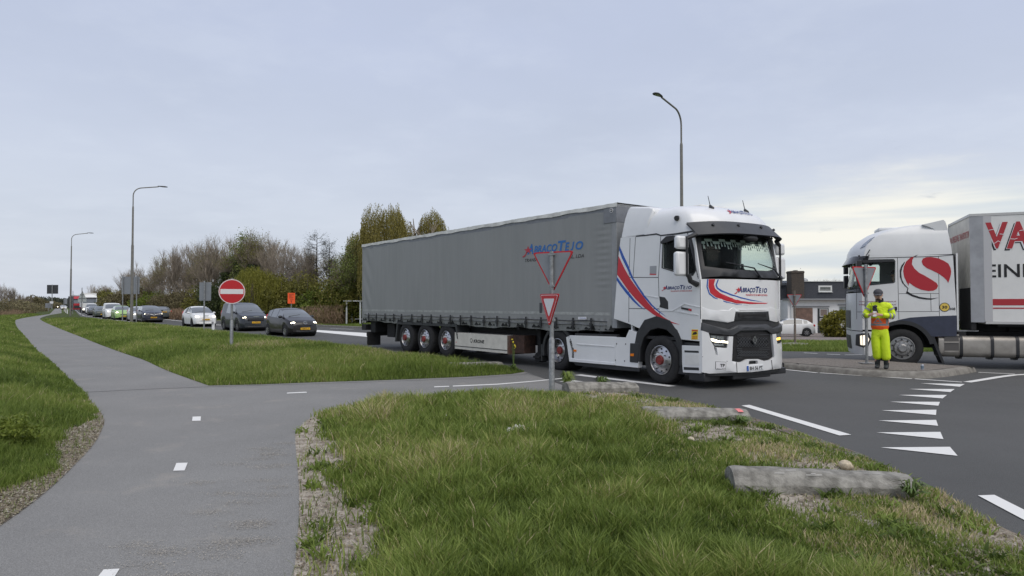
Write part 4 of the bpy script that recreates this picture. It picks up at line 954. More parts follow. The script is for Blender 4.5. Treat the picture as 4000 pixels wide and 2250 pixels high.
b.build('lettering', [mat('blue_print', (.02, .14, .42), .5), mat('red_print', (.45, .03, .05), .5)], tl_, smooth=0)
b = MB(); put_text(b, 'TRANSPORTES UNIPESSOAL, LDA', x0, x1-.05, 2.79, 2.89, cf, 0, .25, 0); b.build('small_lettering', INK, tl_, smooth=0)
b = MB(); L = sideS([(1785,935),(1848,935),(1848,955),(1785,955)]); b.slab(L, ysheet(-TY-.03, -1), .004, 0); put_text(b, 'KRONE', L[0][0]+.06, L[1][0]-.02, L[2][1]+.02, L[0][1]-.02, lambda a, z, o: (a, -TY-.032, z), 1)
b.build('trailer_sticker', [SIGNWHITE, BLUEP], tl_, smooth=0); b = MB(); b.slab(sideS([(1487,828),(1505,828),(1505,905),(1487,905)]), ysheet(-TY-.02, -1), .004); b.build('document_pouch', DARKG, tl_)
# pallet box / side guard
b = MB(); L = sideS([(835,1066),(1235,1082),(1240,1218),(838,1190)]); x0, x1 = L[0][0], L[1][0]; b.box(x0, x1, -TY, -TY+.5, .30, .80); b.box(x0, x1, -TY-.01, -TY, .38, .40, 1)
put_text(b, 'KRONE', x0+1.05, x0+1.62, .53, .63, lambda a, z, o: (a, -TY-.004, z), 2, .2, .03); b.tube([(x0+.93, -TY-.0, .59), (x0+.93, -TY-.005, .59)], .065, 14, 2); b.tube([(x0+.93, -TY-.0, .59), (x0+.93, -TY-.008, .59)], .045, 14, 0)
b.tube([(x0+.08, -TY, .5), (x0+.08, -TY-.004, .5)], .03, 3, 3)
b.build('storage_box', [mat('cream_box_panel', (.60, .58, .52), .5, var=.08, vscale=5), SEAM, INK, REDP], tl_, bevel=.008)
b = MB(); b.box(x1+.01, x1+.12, -TY, -TY+.5, .28, .80); b.box(x1+.12, x1+.65, -TY+.1, -TY+.5, .33, .82, 1); b.build('rusty_box_end', [mat('rusty_panel', (.12, .09, .07), .8, col2=(.10, .04, .025), vscale=12), mat('dark_rust', (.03, .018, .014), .9, col2=(.07, .035, .025), vscale=10)], tl_, bevel=.01)
b = MB(); b.box(-TL+.1, -.2, -.52, -.42, .92, 1.06); b.box(-TL+.1, -.2, .42, .52, .92, 1.06)
for x in np.arange(-TL+.3, -.3, .8): b.box(x, x+.06, -TY+.05, TY-.05, .98, 1.06)
for x in (-10.15, -8.84, -7.49): b.tube([(x, -1.0, .53), (x, 1.0, .53)], .09, 8); b.box(x-.1, x+.1, -.6, -.4, .5, .95); b.box(x-.1, x+.1, .4, .6, .5, .95)
b.box(-3.9, -.4, -.9, .9, 1.02, 1.07); b.box(-TL+.25, -TL+.35, -1.2, 1.2, .45, .6); b.box(-12.3, -11.7, -.9, .9, .45, .95); b.box(-7.0, -3.5, .75, .85, .40, 1.1); b.box(-7.0, -3.45, -.75, -.1, .55, 1.05); b.box(-13.3, -12.9, -1.1, -.4, .6, 1.05)
b.build('chassis', CHASSIS, tl_, bevel=.008)
for s in (-1, 1):
    b = MB(); b.box(-3.35, -3.22, min(s*.75, s*.9), max(s*.75, s*.9), .28, 1.0); b.tube([(-3.28, s*.7, .24), (-3.28, s*.95, .24)], .14, 12); b.box(-3.42, -3.14, min(s*.7, s*1.0), max(s*.7, s*1.0), .22, .28); b.build('landing_leg', CHASSIS, tl_, bevel=.008)
for x in (-10.15, -8.84, -7.49):
    for s in (-1, 1): truck_wheel(tl_, x, s*1.25, s, z=.525, r=.53, w=.385, style='alured', dish=.02)
MG = mat('grey_mudguard', (.035, .038, .04), .6, var=.2)
for s in (-1, 1):
    b = MB(); b.slab([(-10.95, .35), (-10.80, 1.06), (-6.85, 1.06), (-6.75, .60), (-6.82, .60), (-6.92, .97), (-10.74, .97), (-10.85, .35)], lambda a, z, off, s=s: (a, s*(TY-.0+off), z), .45); b.build('mudguard', MG, tl_)
for y0 in (-TY, TY-.55): b = MB(); b.box(-13.25, -13.22, y0, y0+.55, .10, .62, 0); b.build('mud_flap', CHASSIS, tl_)
b = MB(); b.box(-TL-.05, -TL+.3, -TY+.02, -TY+.5, .68, .90, 0); b.tube([(-TL-.12, -TY+.05, .96), (-TL+.1, -TY+.05, .85)], .02, 6); b.box(-TL-.06, -TL-.05, -TY+.06, -TY+.45, .70, .86, 1); b.build('rear_lamp_bar', [CHASSIS, REDLAMP], tl_, bevel=.01)
# ---------------------------------------------------------------- the white lorry on the right
A3 = R(160); T3l = Vector((-math.sin(A3), math.cos(A3))); O3 = Vector((10.38, 18.2))-1.25*T3l; T3 = frame_of(O3.x, O3.y, A3)
dt = thing('tractor_unit', 'white tractor unit with big red S shaped emblem waiting behind the worker', 'truck', (O3.x, O3.y, 0), A3)
KD = crop(3300, 850, 3.623); K5 = crop(3000, 800, 2.07)
dS = lambda L: [hit_y(T3, SY, KD(*p)) for p in L]; d5 = lambda L: [hit_y(T3, SY, K5(*p)) for p in L]
WHITE2 = mat('dusty_white_truck_paint', (.68, .69, .69), .4, var=.05, vscale=1.5, coat=.25)
NAVYP = mat('dark_blue_grey_panel', (.035, .042, .07), .45, var=.1)
def fx3(y, z): return 1.16-.22*abs(y/1.25)**3.2-.16*max(0, z-1.95)-(.10*(1-z)**2 if z < 1 else 0)
f3 = lambda o=0.0: (lambda a, b, off: (fx3(a, b)+o+off, a, b))
rear = dS([(1530,527),(1560,1000),(1585,1385)])
fr = [(fx3(1.25, z), z) for z in (.98, 1.4, 1.9, 2.2, 2.5, 2.8, 3.0)]
P3 = [(fx3(1.25, 3.0)-.02, 3.02)]+rear+d5([(1300,902),(1150,912),(1050,932),(960,975)])+[(.66, .98)]+fr[:-1]
W3 = dS([(225,625),(245,603),(690,594),(708,620),(705,905),(690,918),(360,950),(236,860)])
for s in (1, -1):
    b = MB(); b.slab(P3, ysheet(s*SY, s), .035, 0, [W3])
    for seg in ([(745,567),(765,1440)], [(765,1076),(1335,1074)], [(1325,545),(1340,1440)], [(170,1335),(1340,1328)], [(205,578),(168,1000)], [(168,1000),(168,1440)], [(1215,1076),(1222,1326)]):
        p = dS(seg); b.slab(rib(p[0], p[1], .012), ysheet(s*(SY+.0025), s), .004, 1)
    if s > 0: b.grid(lambda u, v: (fx3(u, v), u, v), np.linspace(-1.25, 1.25, 31), np.linspace(.95, 1.98, 8)); b.box(-1.32, -1.28, -1.19, 1.19, 1.0, 3.0)
    b.build('body' if s > 0 else 'side_panel', [WHITE2, SEAM], dt, smooth=30, bevel=.006)
XR3 = rear[0][0]+.02; 
def roof3(u, z):
    k = [2.98, 3.14, 3.30, 3.45, 3.60, 3.70, 3.79, 3.84]
    f_ = np.interp(z, k, [1.15, 1.12, 1.04, .90, .68, .44, .0, -.6]); w = np.interp(z, k, [1.25, 1.24, 1.22, 1.19, 1.15, 1.09, 1.0, .88]); xr = XR3+np.interp(z, k, [0, .01, .03, .05, .07, .09, .11, .13]); cb = .27
    if u < .25: t = u/.25; return (xr+(f_-cb-xr)*t, -w, z)
    if u > .75: t = (1-u)/.25; return (xr+(f_-cb-xr)*t, w, z)
    y = (u-.5)/.25; return (f_-cb*abs(y)**3.0, y*w, z)
b = MB(); zs = [2.98, 3.06, 3.14, 3.22, 3.30, 3.38, 3.45, 3.52, 3.60, 3.65, 3.70, 3.75, 3.79, 3.82, 3.84]
b.grid(roof3, us, zs, 0, close_u=True); top = [roof3(u, 3.84) for u in us]; b.add(top, [tuple(range(len(top)))])
r3 = b.build('roof_fairing', WHITE2, dt, smooth=50)
b = MB(); b.box(-.45, .40, -.4, .4, 3.73, 3.82); b.build('roof_hatch', WHITE2, dt, bevel=.03)
for s in (1, -1):
    b = MB(); b.slab(dS([(1110,92),(1415,20),(1440,48),(1472,140),(1530,500),(1500,500),(1420,160),(1275,155)]), ysheet(s*1.13, s), .05) if s < 0 else b.slab(dS([(1110,92),(1415,20),(1440,48),(1472,140),(1500,300),(1275,300),(1275,155)]), ysheet(1.14, 1), 2.2); b.build('roof_deflector', WHITE2, dt, bevel=.01)
    b = MB(); b.slab(dS([(205,570),(620,562),(1310,545),(1530,524),(1530,532),(1310,553),(620,571),(205,579)]), ysheet(s*(SY+.005), s), .02); b.build('roof_seal', BLACKP, dt)
b = MB(); q = [(.705, 3.20), (.735, 3.24), (.745, 3.40), (.740, 3.50), (.725, 3.46), (.712, 3.32)]
b.slab(q, lambda a, z, off: tuple(Vector(roof3(a, z))+Vector((.012+off, .012+off, .004))), .02); b.build('roof_lamp', LAMP, dt)
WS3 = [(-1.16, 2.12), (1.17, 2.12), (1.15, 2.96), (-1.15, 2.96)]
b = MB(); b.slab([(-1.25, 1.97), (1.25, 1.97), (1.25, 3.02), (-1.25, 3.02)], f3(0), .03, 0, [WS3], step=.12); w3_ = b.build('windscreen_surround', BLACKP, dt, smooth=50)
b = MB(); b.slab(WS3, f3(-.006), .004, 0, step=.12); b.build('windscreen', GLASS, w3_, smooth=60)
b = MB()
def vis3(u, v): y = u*1.27; return (fx3(abs(u)*1.25, 3.05)+.06+.22*v-.10*abs(u)**5, y, 3.15-.36*v)
b.grid(vis3, np.linspace(-1, 1, 31), [0, .25, .5, .75, 1.0]); 
b.build('sun_visor', mat('smoked_visor', (.02, .02, .022), .2), dt, smooth=50, recalc=False)
for s in (1, -1):
    b = MB(); WO3 = dS([(218,620),(240,595),(692,586),(716,612),(713,910),(695,926),(355,960),(228,868)])
    b.slab(WO3, ysheet(s*(SY+.005), s), .012, 0, [W3]); o = b.build('window_frame', BLACKP, dt); b = MB(); b.slab(W3, ysheet(s*(SY-.015), s), .004); b.build('side_window', GLASS, o)
b = MB(); b.slab(dS([(245,603),(690,594),(700,630),(240,645)]), ysheet(SY+.04, 1), .03); b.build('window_deflector', BLACKP, dt, bevel=.01)
for s in (1, -1):
    for z0, z1 in ((2.16, 2.55), (2.60, 2.84)):
        b = MB(); b.box(.98, 1.10, min(s*1.34, s*1.60), max(s*1.34, s*1.60), z0, z1); b.tube([(1.04, s*1.24, z1-.05), (1.04, s*1.40, z1-.05)], .03, 6); b.build('mirror', BLACKP, dt, bevel=.04)
LOBE1 = dS([(1000,540),(975,560),(955,600),(950,660),(985,720),(1050,780),(1130,820),(1230,880),(1300,925),(1320,965),(1300,1010),(1250,1035),(1180,1040),(1080,1020),(1000,985),(910,922),(903,965),(870,905),(840,840),(826,760),(835,690),(870,620),(930,565)])
LOBE2 = dS([(1087,620),(1105,580),(1150,562),(1220,558),(1320,575),(1400,610),(1465,650),(1495,710),(1505,760),(1500,810),(1480,880),(1463,925),(1440,885),(1400,845),(1330,795),(1240,750),(1160,715),(1105,670)])
ARC = dS([(850,620),(800,680),(777,750),(780,840),(810,920),(850,970),(888,1000),(866,1070),(950,1115),(1050,1146),(1150,1161),(1230,1160),(1332,1130),(1240,1143),(1160,1138),(1060,1122),(960,1088),(888,1045),(900,1000),(838,935),(807,870),(798,780),(812,710),(848,640)])
TIP = dS([(1035,525),(1000,538),(975,552),(985,560),(1010,545)])
ys3 = lambda o: (lambda a, z, off: (a, SY+.005+o+off, z))
b = MB(); b.slab(LOBE1, ys3(0), .004, 0); b.slab(LOBE2, ys3(0), .004, 0); b.slab(ARC, ys3(0), .004, 1); b.slab(TIP, ys3(0.001), .004, 1)
b.build('side_emblem', [mat('deep_red_film', (.42, .018, .03), .4), INK], dt, smooth=0)
def txt_px(mb, s, kx, p0, p1, T, yv, fn, mi=0, shear=0, bold=.01, rev=True):
    """write between two picture points on a left-hand side; reading direction runs backwards in x"""
    a = hit_y(T, yv, kx(*p0)); c = hit_y(T, yv, kx(*p1)); put_text(mb, s, a[0], c[0], a[1], c[1], fn, mi, shear, bold)
b = MB(); fl = lambda a, z, o: (a, SY+.006, z)
MAR = mat('maroon_lettering', (.20, .012, .04), .5)
txt_px(b, 'www.vanspreeuweltransport.nl', KD, (200,1203), (722,1176), T3, SY, fl, 0); txt_px(b, 'info@vanspreeuweltransport.nl', KD, (200,1246), (722,1218), T3, SY, fl, 0)
txt_px(b, '308', KD, (1480,1310), (1563,1274), T3, SY, fl, 1, 0, .02)
c = hit_y(T3, SY, KD(1412, 1268)); 
for r_, y_, m_ in ((.118, .002, 1), (.102, .004, 2)): b.slab([(c[0]+r_*math.cos(t), c[1]+r_*math.sin(t)) for t in np.linspace(0, 2*math.pi, 29)[:-1]], ys3(y_), .002, m_)
txt_px(b, '30', KD, (1375,1288), (1449,1248), T3, SY, lambda a, z, o: (a, SY+.012, z), 1, 0, .03)
b.build('lettering', [MAR, INK, mat('badge_yellow', (.72, .52, .10), .5)], dt, smooth=0)
b = MB(); b.slab(dS([(640,1262),(735,1262),(742,1275),(740,1312),(730,1320),(640,1320)]), ysheet(SY+.006, 1), .01); b.build('door_handle', BLACKP, dt, bevel=.004)
# skirt, bumper, steps
sk_top = d5([(1525,895),(1300,902),(1150,912),(1050,932),(960,975)])
n = 14; arc_ = [(.70*math.cos(R(t)), .5+.70*math.sin(R(t))) for t in np.linspace(150, 48, n)]
xb = d5([(1525,998)])[0][0]
b = MB(); b.slab(sk_top+[(.62, .98)]+arc_[::-1][0:]+[(-.75, .82), (xb, .84)], ysheet(SY+.004, 1), .06); b.build('side_skirt', NAVYP, dt, smooth=40, bevel=.006); b = MB()
for s in (-1,): b.slab([(p[0], p[1]) for p in sk_top]+[(.62, .98)]+arc_[::-1]+[(-.75, .82), (xb, .84)], ysheet(s*(SY+.004), s), .06)
b.build('side_skirt', NAVYP, dt, smooth=40, bevel=.006)
b = MB(); n = 18; AA = [R(30+(168-30)*i/n) for i in range(n+1)]
b.slab([(.76*math.cos(t), .48+.76*math.sin(t)) for t in AA]+[(.66*math.cos(t), .48+.66*math.sin(t)) for t in AA[::-1]], ysheet(SY+.015, 1), .5)
b.slab([(-.66, .85), (-.74, .85), (-.98, .12), (-.92, .12)], ysheet(SY, 1), .45); b.build('wheel_arch', BLACKP, dt, smooth=40)
b = MB(); b.grid(lambda u, v: (fx3(u, v), u, v), np.linspace(-1.25, 1.25, 31), np.linspace(.30, .93, 7)); b.slab([(fx3(1.25, .93), .93), (fx3(1.25, .3), .30), (.74, .26), (.68, .34), (.66, .60), (.72, .93)], ysheet(SY, 1), .04); b.slab([(fx3(1.25, .93), .93), (fx3(1.25, .3), .30), (.74, .26), (.68, .34), (.66, .60), (.72, .93)], ysheet(-SY, -1), .04)
b.build('bumper', WHITE2, dt, smooth=40, bevel=.006)
b = MB(); b.grid(lambda u, v: (fx3(u, v)+.012, u, v), np.linspace(-.55, .55, 20), np.linspace(1.0, 1.50, 5)); b.grid(lambda u, v: (fx3(u, v)+.012, u, v), np.linspace(-.5, .5, 20), np.linspace(.42, .8, 4)); b.build('grille', BLACKP, dt, smooth=50)
for s in (1, -1):
    b = MB(); b.slab([(s*.90, .54), (s*1.249, .50), (s*1.249, .88), (s*.98, .84)], f3(.012), .03, 0, step=.06)
    xe = fx3(1.25, .7); L = [(xe+.01, .50), (xe-.13, .54), (xe-.20, .74), (xe-.14, .90), (xe+.01, .88)]; b.slab(L, ysheet(s*(SY+.006), s), .02, 0)
    L = [(xe-.0, .56), (xe-.10, .58), (xe-.15, .72), (xe-.10, .84), (xe-.0, .83)]; b.slab(L, ysheet(s*(SY+.012), s), .01, 1); b.slab([(s*1.16, .57), (s*1.247, .56), (s*1.247, .83), (s*1.18, .81)], f3(.02), .01, 1, step=.05)
    b.build('headlight', [BLACKP, LAMPDIM if s > 0 else LAMP], dt, smooth=40)
b = MB(); b.box(.42, .70, .8, 1.22, .28, .36, 0); b.box(.42, .70, .9, 1.2, .60, .66, 0); b.box(.40, .72, .6, .8, .28, .98, 1); b.build('cab_step', [ALUD, BLACKP], dt, bevel=.01)
b = MB(); b.box(-6.0, 1.0, -.48, -.38, .65, .95); b.box(-6.0, 1.0, .38, .48, .65, .95); b.box(-1.2, .6, -.7, .7, .5, 1.2); b.tube([(0, -1, .5), (0, 1, .5)], .07, 10); b.tube([(-3.8, -1, .5), (-3.8, 1, .5)], .09, 10); b.box(-1.5, -1.3, -1.1, 1.1, .62, .95); b.box(-4.6, -2.6, -.5, .5, .95, 1.12); b.box(-1.72, -1.6, .1, 1.15, 1.0, 2.1)
b.build('chassis', CHASSIS, dt, bevel=.01)
# fuel tank with straps and a step recess
TANK = mat('brushed_tank', (.33, .31, .28), .5, metal=.6, var=.18, vscale=3, bump=.05)
xa = d5([(1380,1100)])[0][0]; zc, zt = .57, .29
def rr_sec(r=.09, hw=.28, hh=.275):
    q = []
    for cx, cz, a0 in ((hw-r, hh-r, 0), (-hw+r, hh-r, 90), (-hw+r, -hh+r, 180), (hw-r, -hh+r, 270)):
        for i in range(5): t = R(a0+90*i/4); q.append((cx+r*math.cos(t), cz+r*math.sin(t)))
    return q
def tank(mb, x0, x1, gro=0.0, mi=0):
    q = rr_sec(.13, .30+gro, .275+gro); V = [(x, .93+a, zc+c) for x in (x0, x1) for a, c in q]; n = len(q)
    mb.add(V, [(j, (j+1) % n, n+(j+1) % n, n+j) for j in range(n)]+[tuple(range(n)), tuple(range(n, 2*n))[::-1]], mi)
b = MB(); tank(b, xa, xa-3.6); tk = b.build('fuel_tank', TANK, dt, smooth=40, bevel=.015)
for px_ in (1565, 1817, 2022, 2230):
    x = d5([(px_, 1100)])[0][0]; b = MB(); tank(b, x+.035, x-.035, .012); b.box(x-.05, x+.05, .8, 1.05, .24, .30); b.build('tank_strap', BLACKP, tk)
st = d5([(1427,1048),(1545,1048),(1545,1190),(1427,1190)]); b = MB(); b.slab(st, ysheet(1.236, 1), .01, 0)
for yy in (1048, 1105, 1180): q = d5([(1427,yy),(1545,yy),(1545,yy+12),(1427,yy+12)]); b.slab(q, ysheet(1.25, 1), .03, 1)
b.build('tank_step', [mat('tank_recess', (.10, .095, .09), .6), TANK], tk)
b = MB(); q = hit_y(T3, 1.25, K5(1360, 1052)); b.sph((q[0], 1.2, q[1]), .022, 8); b.build('side_marker', AMBERON, dt)
b = MB(); b.slab(d5([(1410,1015),(1720,1018),(1715,1026),(1410,1024)]), ysheet(1.1, 1), .5); b.build('catwalk', ALUD, dt)
for s in (1, -1): truck_wheel(dt, 0, s*1.235, s, style='steel', dish=.03); truck_wheel(dt, -3.9, s*1.235, s, style='steel', dish=.15, w=.6)
b = MB(); b.box(-1.25, -1.22, -1.15, 1.15, 1.0, 3.0); b.box(.5, 1.0, -1.12, 1.12, 1.6, 2.12); b.box(-1.2, 1.0, -1.1, 1.1, 2.98, 3.02); b.box(-.52, -.32, .38, .85, 1.7, 2.55); b.box(-1.2, -.42, 1.05, 1.2, 1.2, 3.0); b.box(-1.2, -.42, -1.2, -1.05, 1.2, 3.0); b.sph((.55, 0, 2.84), (.05, .28, .07)); b.build('cab_interior', INT, dt, bevel=.02)

# trailer
A4 = R(158); l4 = Vector((-math.sin(A4), math.cos(A4))); O4 = Vector((11.90, 17.72))-1.275*l4; T4 = frame_of(O4.x, O4.y, A4)
bt4 = thing('semi_trailer', 'white box trailer with red letters VA and red stripes at the right edge', 'trailer', (O4.x, O4.y, 0), A4)
tS = lambda L: [hit_y(T4, TY, KD(*p)) for p in L]; t5 = lambda L: [hit_y(T4, TY, K5(*p)) for p in L]
BOXW = mat('white_box_panel', (.72, .72, .70), .45, var=.05, vscale=2)
b = MB(); b.box(-13.4, -.30, -TY, TY, 1.22, 3.95, 0); b.box(-.30, -.02, -TY+.02, TY-.02, 1.22, 3.95, 3)
b.box(-13.4, .0, -TY-.01, TY+.012, 3.95, 4.02, 1); b.box(-13.4, -.32, -TY-.01, TY+.01, 1.16, 1.23, 1)
for s in (1, -1): 
    b.add([(-.30, s*TY, 1.2), (-.02, s*(TY-.03), 1.2), (-.02, s*(TY-.03), 4.0), (-.30, s*TY, 4.0), (-.30, s*(TY+.012), 1.2), (.0, s*(TY-.0), 1.2), (.0, s*TY, 4.0), (-.30, s*(TY+.012), 4.0)], [(4, 5, 6, 7), (0, 3, 2, 1), (0, 4, 7, 3), (1, 2, 6, 5), (3, 7, 6, 2), (0, 1, 5, 4)], 2); b.box(-.48, -.30, s*TY, s*(TY+.010), 1.23, 3.95, 4)
b.build('body', [BOXW, mat('trailer_rail', (.50, .50, .49), .4), mat('grey_corner_post', (.32, .33, .35), .5, var=.12, vscale=3), mat('grimy_headboard', (.58, .56, .50), .6, var=.12, vscale=2), mat('pale_corner_panel', (.48, .48, .49), .45)], bt4, bevel=.006)
b = MB(); ft = lambda o: (lambda a, z, off: (a, TY+.004+o+off, z)); ftt = lambda o: (lambda a, z, off: (a, TY+.006+o, z))
def va(mb, dx, dz, o, mi, bold):
    for ch, x0, x1 in (('V', 1992, 2312), ('A', 2288, 2632), ('N', 2690, 3000)):
        a = hit_y(T4, TY, KD(x0, 440)); c = hit_y(T4, TY, KD(x1, 440)); zt_ = hit_y(T4, TY, KD(2150, 66))[1]
        put_text(mb, ch, a[0]+dx, c[0]+dx, a[1]+dz, zt_+dz, ftt(o), mi, .0, bold)
va(b, .05, -.045, 0.0, 1, .035); va(b, .012, -.01, .003, 2, .06); va(b, 0, 0, .006, 0, .035)
for q in ([(2030,180),(2105,168)], [(2095,372),(2135,355),(2165,328)], [(2165,328),(2195,345),(2225,350)], [(2190,232),(2262,238)], [(2335,300),(2400,305),(2440,292)], [(2470,185),(2560,170)]):
    for i in range(len(q)-1): p = tS(q[i:i+2]); b.slab(rib(p[0], p[1], .014), ft(.012), .003, 2)
txt_px(b, 'EIND', KD, (2003,848), (2745,650), T4, TY, ftt(0), 1, 0, .012)
x0 = hit_y(T4, TY, KD(1868, 1200))[0]
for z0, z1 in ((1242, 1152), (1290, 1273)):
    za, zb = hit_y(T4, TY, KD(1868, z0))[1], hit_y(T4, TY, KD(1868, z1))[1]; b.slab([(x0, za), (x0, zb), (-13.3, zb), (-13.3, za)], ft(0), .003, 0)
b.build('lettering', [mat('print_red', (.40, .025, .035), .45), INK, SIGNWHITE], bt4, smooth=0)
b = MB(); put_text(b, 'VAN SPREEUWEL TRANSPORT BV', -1.15, 1.15, 3.42, 3.60, lambda a, z, o: (-.015, a, z), 0); b.build('front_lettering', mat('faded_red_print', (.45, .12, .12), .6), bt4, smooth=0)
b = MB(); b.box(-13.2, -.3, -.5, -.4, .95, 1.18); b.box(-13.2, -.3, .4, .5, .95, 1.18); b.box(-2.6, -2.45, .8, .95, .3, 1.2); b.box(-2.6, -2.45, -.95, -.8, .3, 1.2); b.box(-12.9, -.6, -1.2, 1.2, 1.1, 1.18); b.build('chassis', CHASSIS, bt4)
for x in (-9.0, -10.3, -11.6):
    for s in (1, -1): truck_wheel(bt4, x, s*1.25, s, z=.525, r=.53, w=.385, style='steel', dish=.02)
# ---------------------------------------------------------------- cars in the queue
def lerp_profile(P, x): return float(np.interp(x, [p[0] for p in P], [p[1] for p in P]))
def car(name, label, cat, loc, rz, S, group=None):
    """S: L W wb fo (front overhang), top profile, belt, glass ranges, colours; x runs back from the nose"""
    t = thing(name, label, cat, (loc[0], loc[1], loc[2] if len(loc) > 2 else 0), rz, group)
    L, W, wb, fo = S['L'], S['W'], S['wb'], S['fo']; rw = S.get('rw', .30); X = lambda x: fo-x
    paint = S['paint']; nearest = S.get('detail', True)
    xs = np.unique(np.concatenate([np.linspace(0, L, int(L/.075)), [0.02, .05, L-.02, L-.05], S['ws'], S['rwn']]))
    def half(x):
        a = np.clip(1-x/.55, 0, 1); c = np.clip(1-(L-x)/.5, 0, 1); return W/2*(1-.20*a**2.2-.14*c**2.2)
    def ring(x):
        T = lerp_profile(S['top'], x); B = min(lerp_profile(S['belt'], x), T-.02); w = half(x); sill = S.get('sill', .20)
        zb = sill+.05*np.clip(1-x/.3, 0, 1)+.10*np.clip(1-(L-x)/.3, 0, 1); R_ = rw+.055
        for c in (fo, fo+wb):
            if abs(x-c) < R_: zb = max(zb, rw+math.sqrt(R_*R_-(x-c)**2))
        zb = min(zb, B-.05); h = T-B; ti = S.get('tumble', .40)
        r = [(w*.955, zb), (w*.995, zb+.14*(B-zb)), (w, zb+.5*(B-zb)), (w*.985, B-.05), (w*.955, B)]
        w5 = w*.955-ti*h; r += [(w5-.0, B+.90*h), (w5-.09-.05*(h < .2), T-.006), (w5*.5, T+.016), (0, T+.022)]
        return r
    rings = [ring(x) for x in xs]; nr = 9
    body, ws, rwn, side = MB(), MB(), MB(), MB(); V = []
    for x, r in zip(xs, rings): V += [(X(x), -y, z) for y, z in r]+[(X(x), y, z) for y, z in r[::-1][1:]]
    K = 17; groups = {'b': [], 'w': [], 'r': [], 's': []}
    for i in range(len(xs)-1):
        xm = (xs[i]+xs[i+1])/2; h = lerp_profile(S['top'], xm)-lerp_profile(S['belt'], xm)
        for j in range(K-1):
            f = (i*K+j, i*K+j+1, (i+1)*K+j+1, (i+1)*K+j); k = 'b'; jj = min(j, 15-j)
            if jj >= 5 and S['ws'][0] < xm < S['ws'][1]: k = 'w'
            if jj >= 5 and S['rwn'][0] < xm < S['rwn'][1]: k = 'r'
            if jj == 4 and any(a < xm < c for a, c in S['side']) and h > .14: k = 's'
            groups[k].append(f)
    groups['b'] += [tuple(range(K)), tuple((len(xs)-1)*K+j for j in range(K))[::-1]]
    def sub(fs): 
        idx = sorted({i for f in fs for i in f}); mp = {a: b for b, a in enumerate(idx)}
        return [V[i] for i in idx], [tuple(mp[i] for i in f) for f in fs]
    for k, nm, m in (('b', 'body', paint), ('w', 'windscreen', GLASSC), ('r', 'rear_window', GLASSC)):
        if groups[k]: mb = MB(); mb.add(*sub(groups[k])); mb.build(nm, m, t, smooth=42)
    for s in (-1, 1):
        mb = MB(); fs = [f for f in groups['s'] if (V[f[0]][1] < 0) == (s < 0)]
        if fs: mb.add(*sub(fs)); mb.build('side_window', GLASSC, t, smooth=42)
    b = MB(); b.box(X(L-.15), X(.12), -W/2*.8, W/2*.8, .17, .55)
    for c in (fo, fo+wb): b.tube([(X(c), -W/2+.02, rw+.04), (X(c), W/2-.02, rw+.04)], rw+.045, 18)
    b.build('underbody', CHASSIS, t)
    for c in (fo, fo+wb):
        for s in (-1, 1):
            b = MB(); b.lathe([(a, s*(W/2-.005+q)) for a, q in [(rw*.62, 0), (rw*.9, .004), (rw, -.02), (rw, -.17), (rw*.6, -.19)]], (X(c), 0, rw), 'y', 22)
            wh = b.build('wheel', RUBBER, t)
            b = MB(); b.lathe([(a, s*(W/2-.012+q)) for a, q in [(rw*.64, .01), (rw*.60, .0), (rw*.55, -.04), (rw*.2, -.015), (0, -.01)]], (X(c), 0, rw), 'y', 22, 0)
            for k in range(7):
                M = Matrix.Translation((X(c), 0, rw)) @ Matrix.Rotation(2*math.pi*k/7, 4, 'Y'); b.box(-.020, .020, min(s*(W/2-.03), s*(W/2-.004)), max(s*(W/2-.03), s*(W/2-.004)), rw*.12, rw*.60, 1, M)
            b.build('rim', [S.get('rimdark', BLACKP), S.get('rim', ALUD)], wh)
    for s in (-1, 1):
        xm = S['ws'][1]-.18; bz = lerp_profile(S['belt'], xm)+.07; b = MB(); b.sph((X(xm-.22), s*(W/2+.07), bz), (.07, .11, .075), 10); b.tube([(X(xm-.15), s*(W/2-.08), bz-.05), (X(xm-.2), s*(W/2+.05), bz-.02)], .025, 6); b.build('mirror', S.get('mirror', paint), t)
        # lamps follow the rounded corner
        z0, z1, xa, xb = S['lamp']; yo = [half(x) for x in (xa, xb)]
        b = MB(); c0 = ((X(xa)+X(xb))/2, s*(yo[0]*.80), (z0+z1)/2); b.sph(c0, (.15, .14, (z1-z0)*.36), 12, 0, None, 8)
        lit = S.get('lit', True); b.build('headlight', LAMPON if lit else LAMP, t)
        zr0, zr1 = S['tail']; b = MB(); b.sph((X(L-.10), s*half(L-.1)*.90, (zr0+zr1)/2), (.11, .09, (zr1-zr0)/2), 10); b.build('tail_light', REDLAMP, t)
    b = MB(); gz0, gz1, gw = S['grille']; b.box(X(.25), X(-.035), -gw/2, gw/2, gz0, gz1); b.box(X(.3), X(-.03), -W*.30, W*.30, .22, .22+.10); b.build('grille', S.get('grillem', BLACKP), t, bevel=.03)
    for front in (1, 0):
        xx = X(-.052) if front else X(L+.012); zp = S.get('pz', .40) if front else S.get('prz', .62); b = MB(); d_ = 1 if front else -1
        b.box(min(xx, xx-.02*d_), max(xx, xx-.02*d_), -.26, .26, zp, zp+.11); 
        o = b.build('number_plate', PLATEY, t)
        if S.get('plate'): b = MB(); put_text(b, S['plate'], -.21*d_, .21*d_, zp+.02, zp+.09, lambda a, z, o: (xx+.003*d_, a, z)); b.build('plate_lettering', INK, o, smooth=0)
    b = MB(); b.tube([(X(S['ws'][0]+.05), -.5, lerp_profile(S['top'], S['ws'][0])+.05), (X(S['ws'][0]+.16), .15, lerp_profile(S['top'], S['ws'][0]+.14)+.04)], .012, 5); b.build('wiper', BLACKP, t)
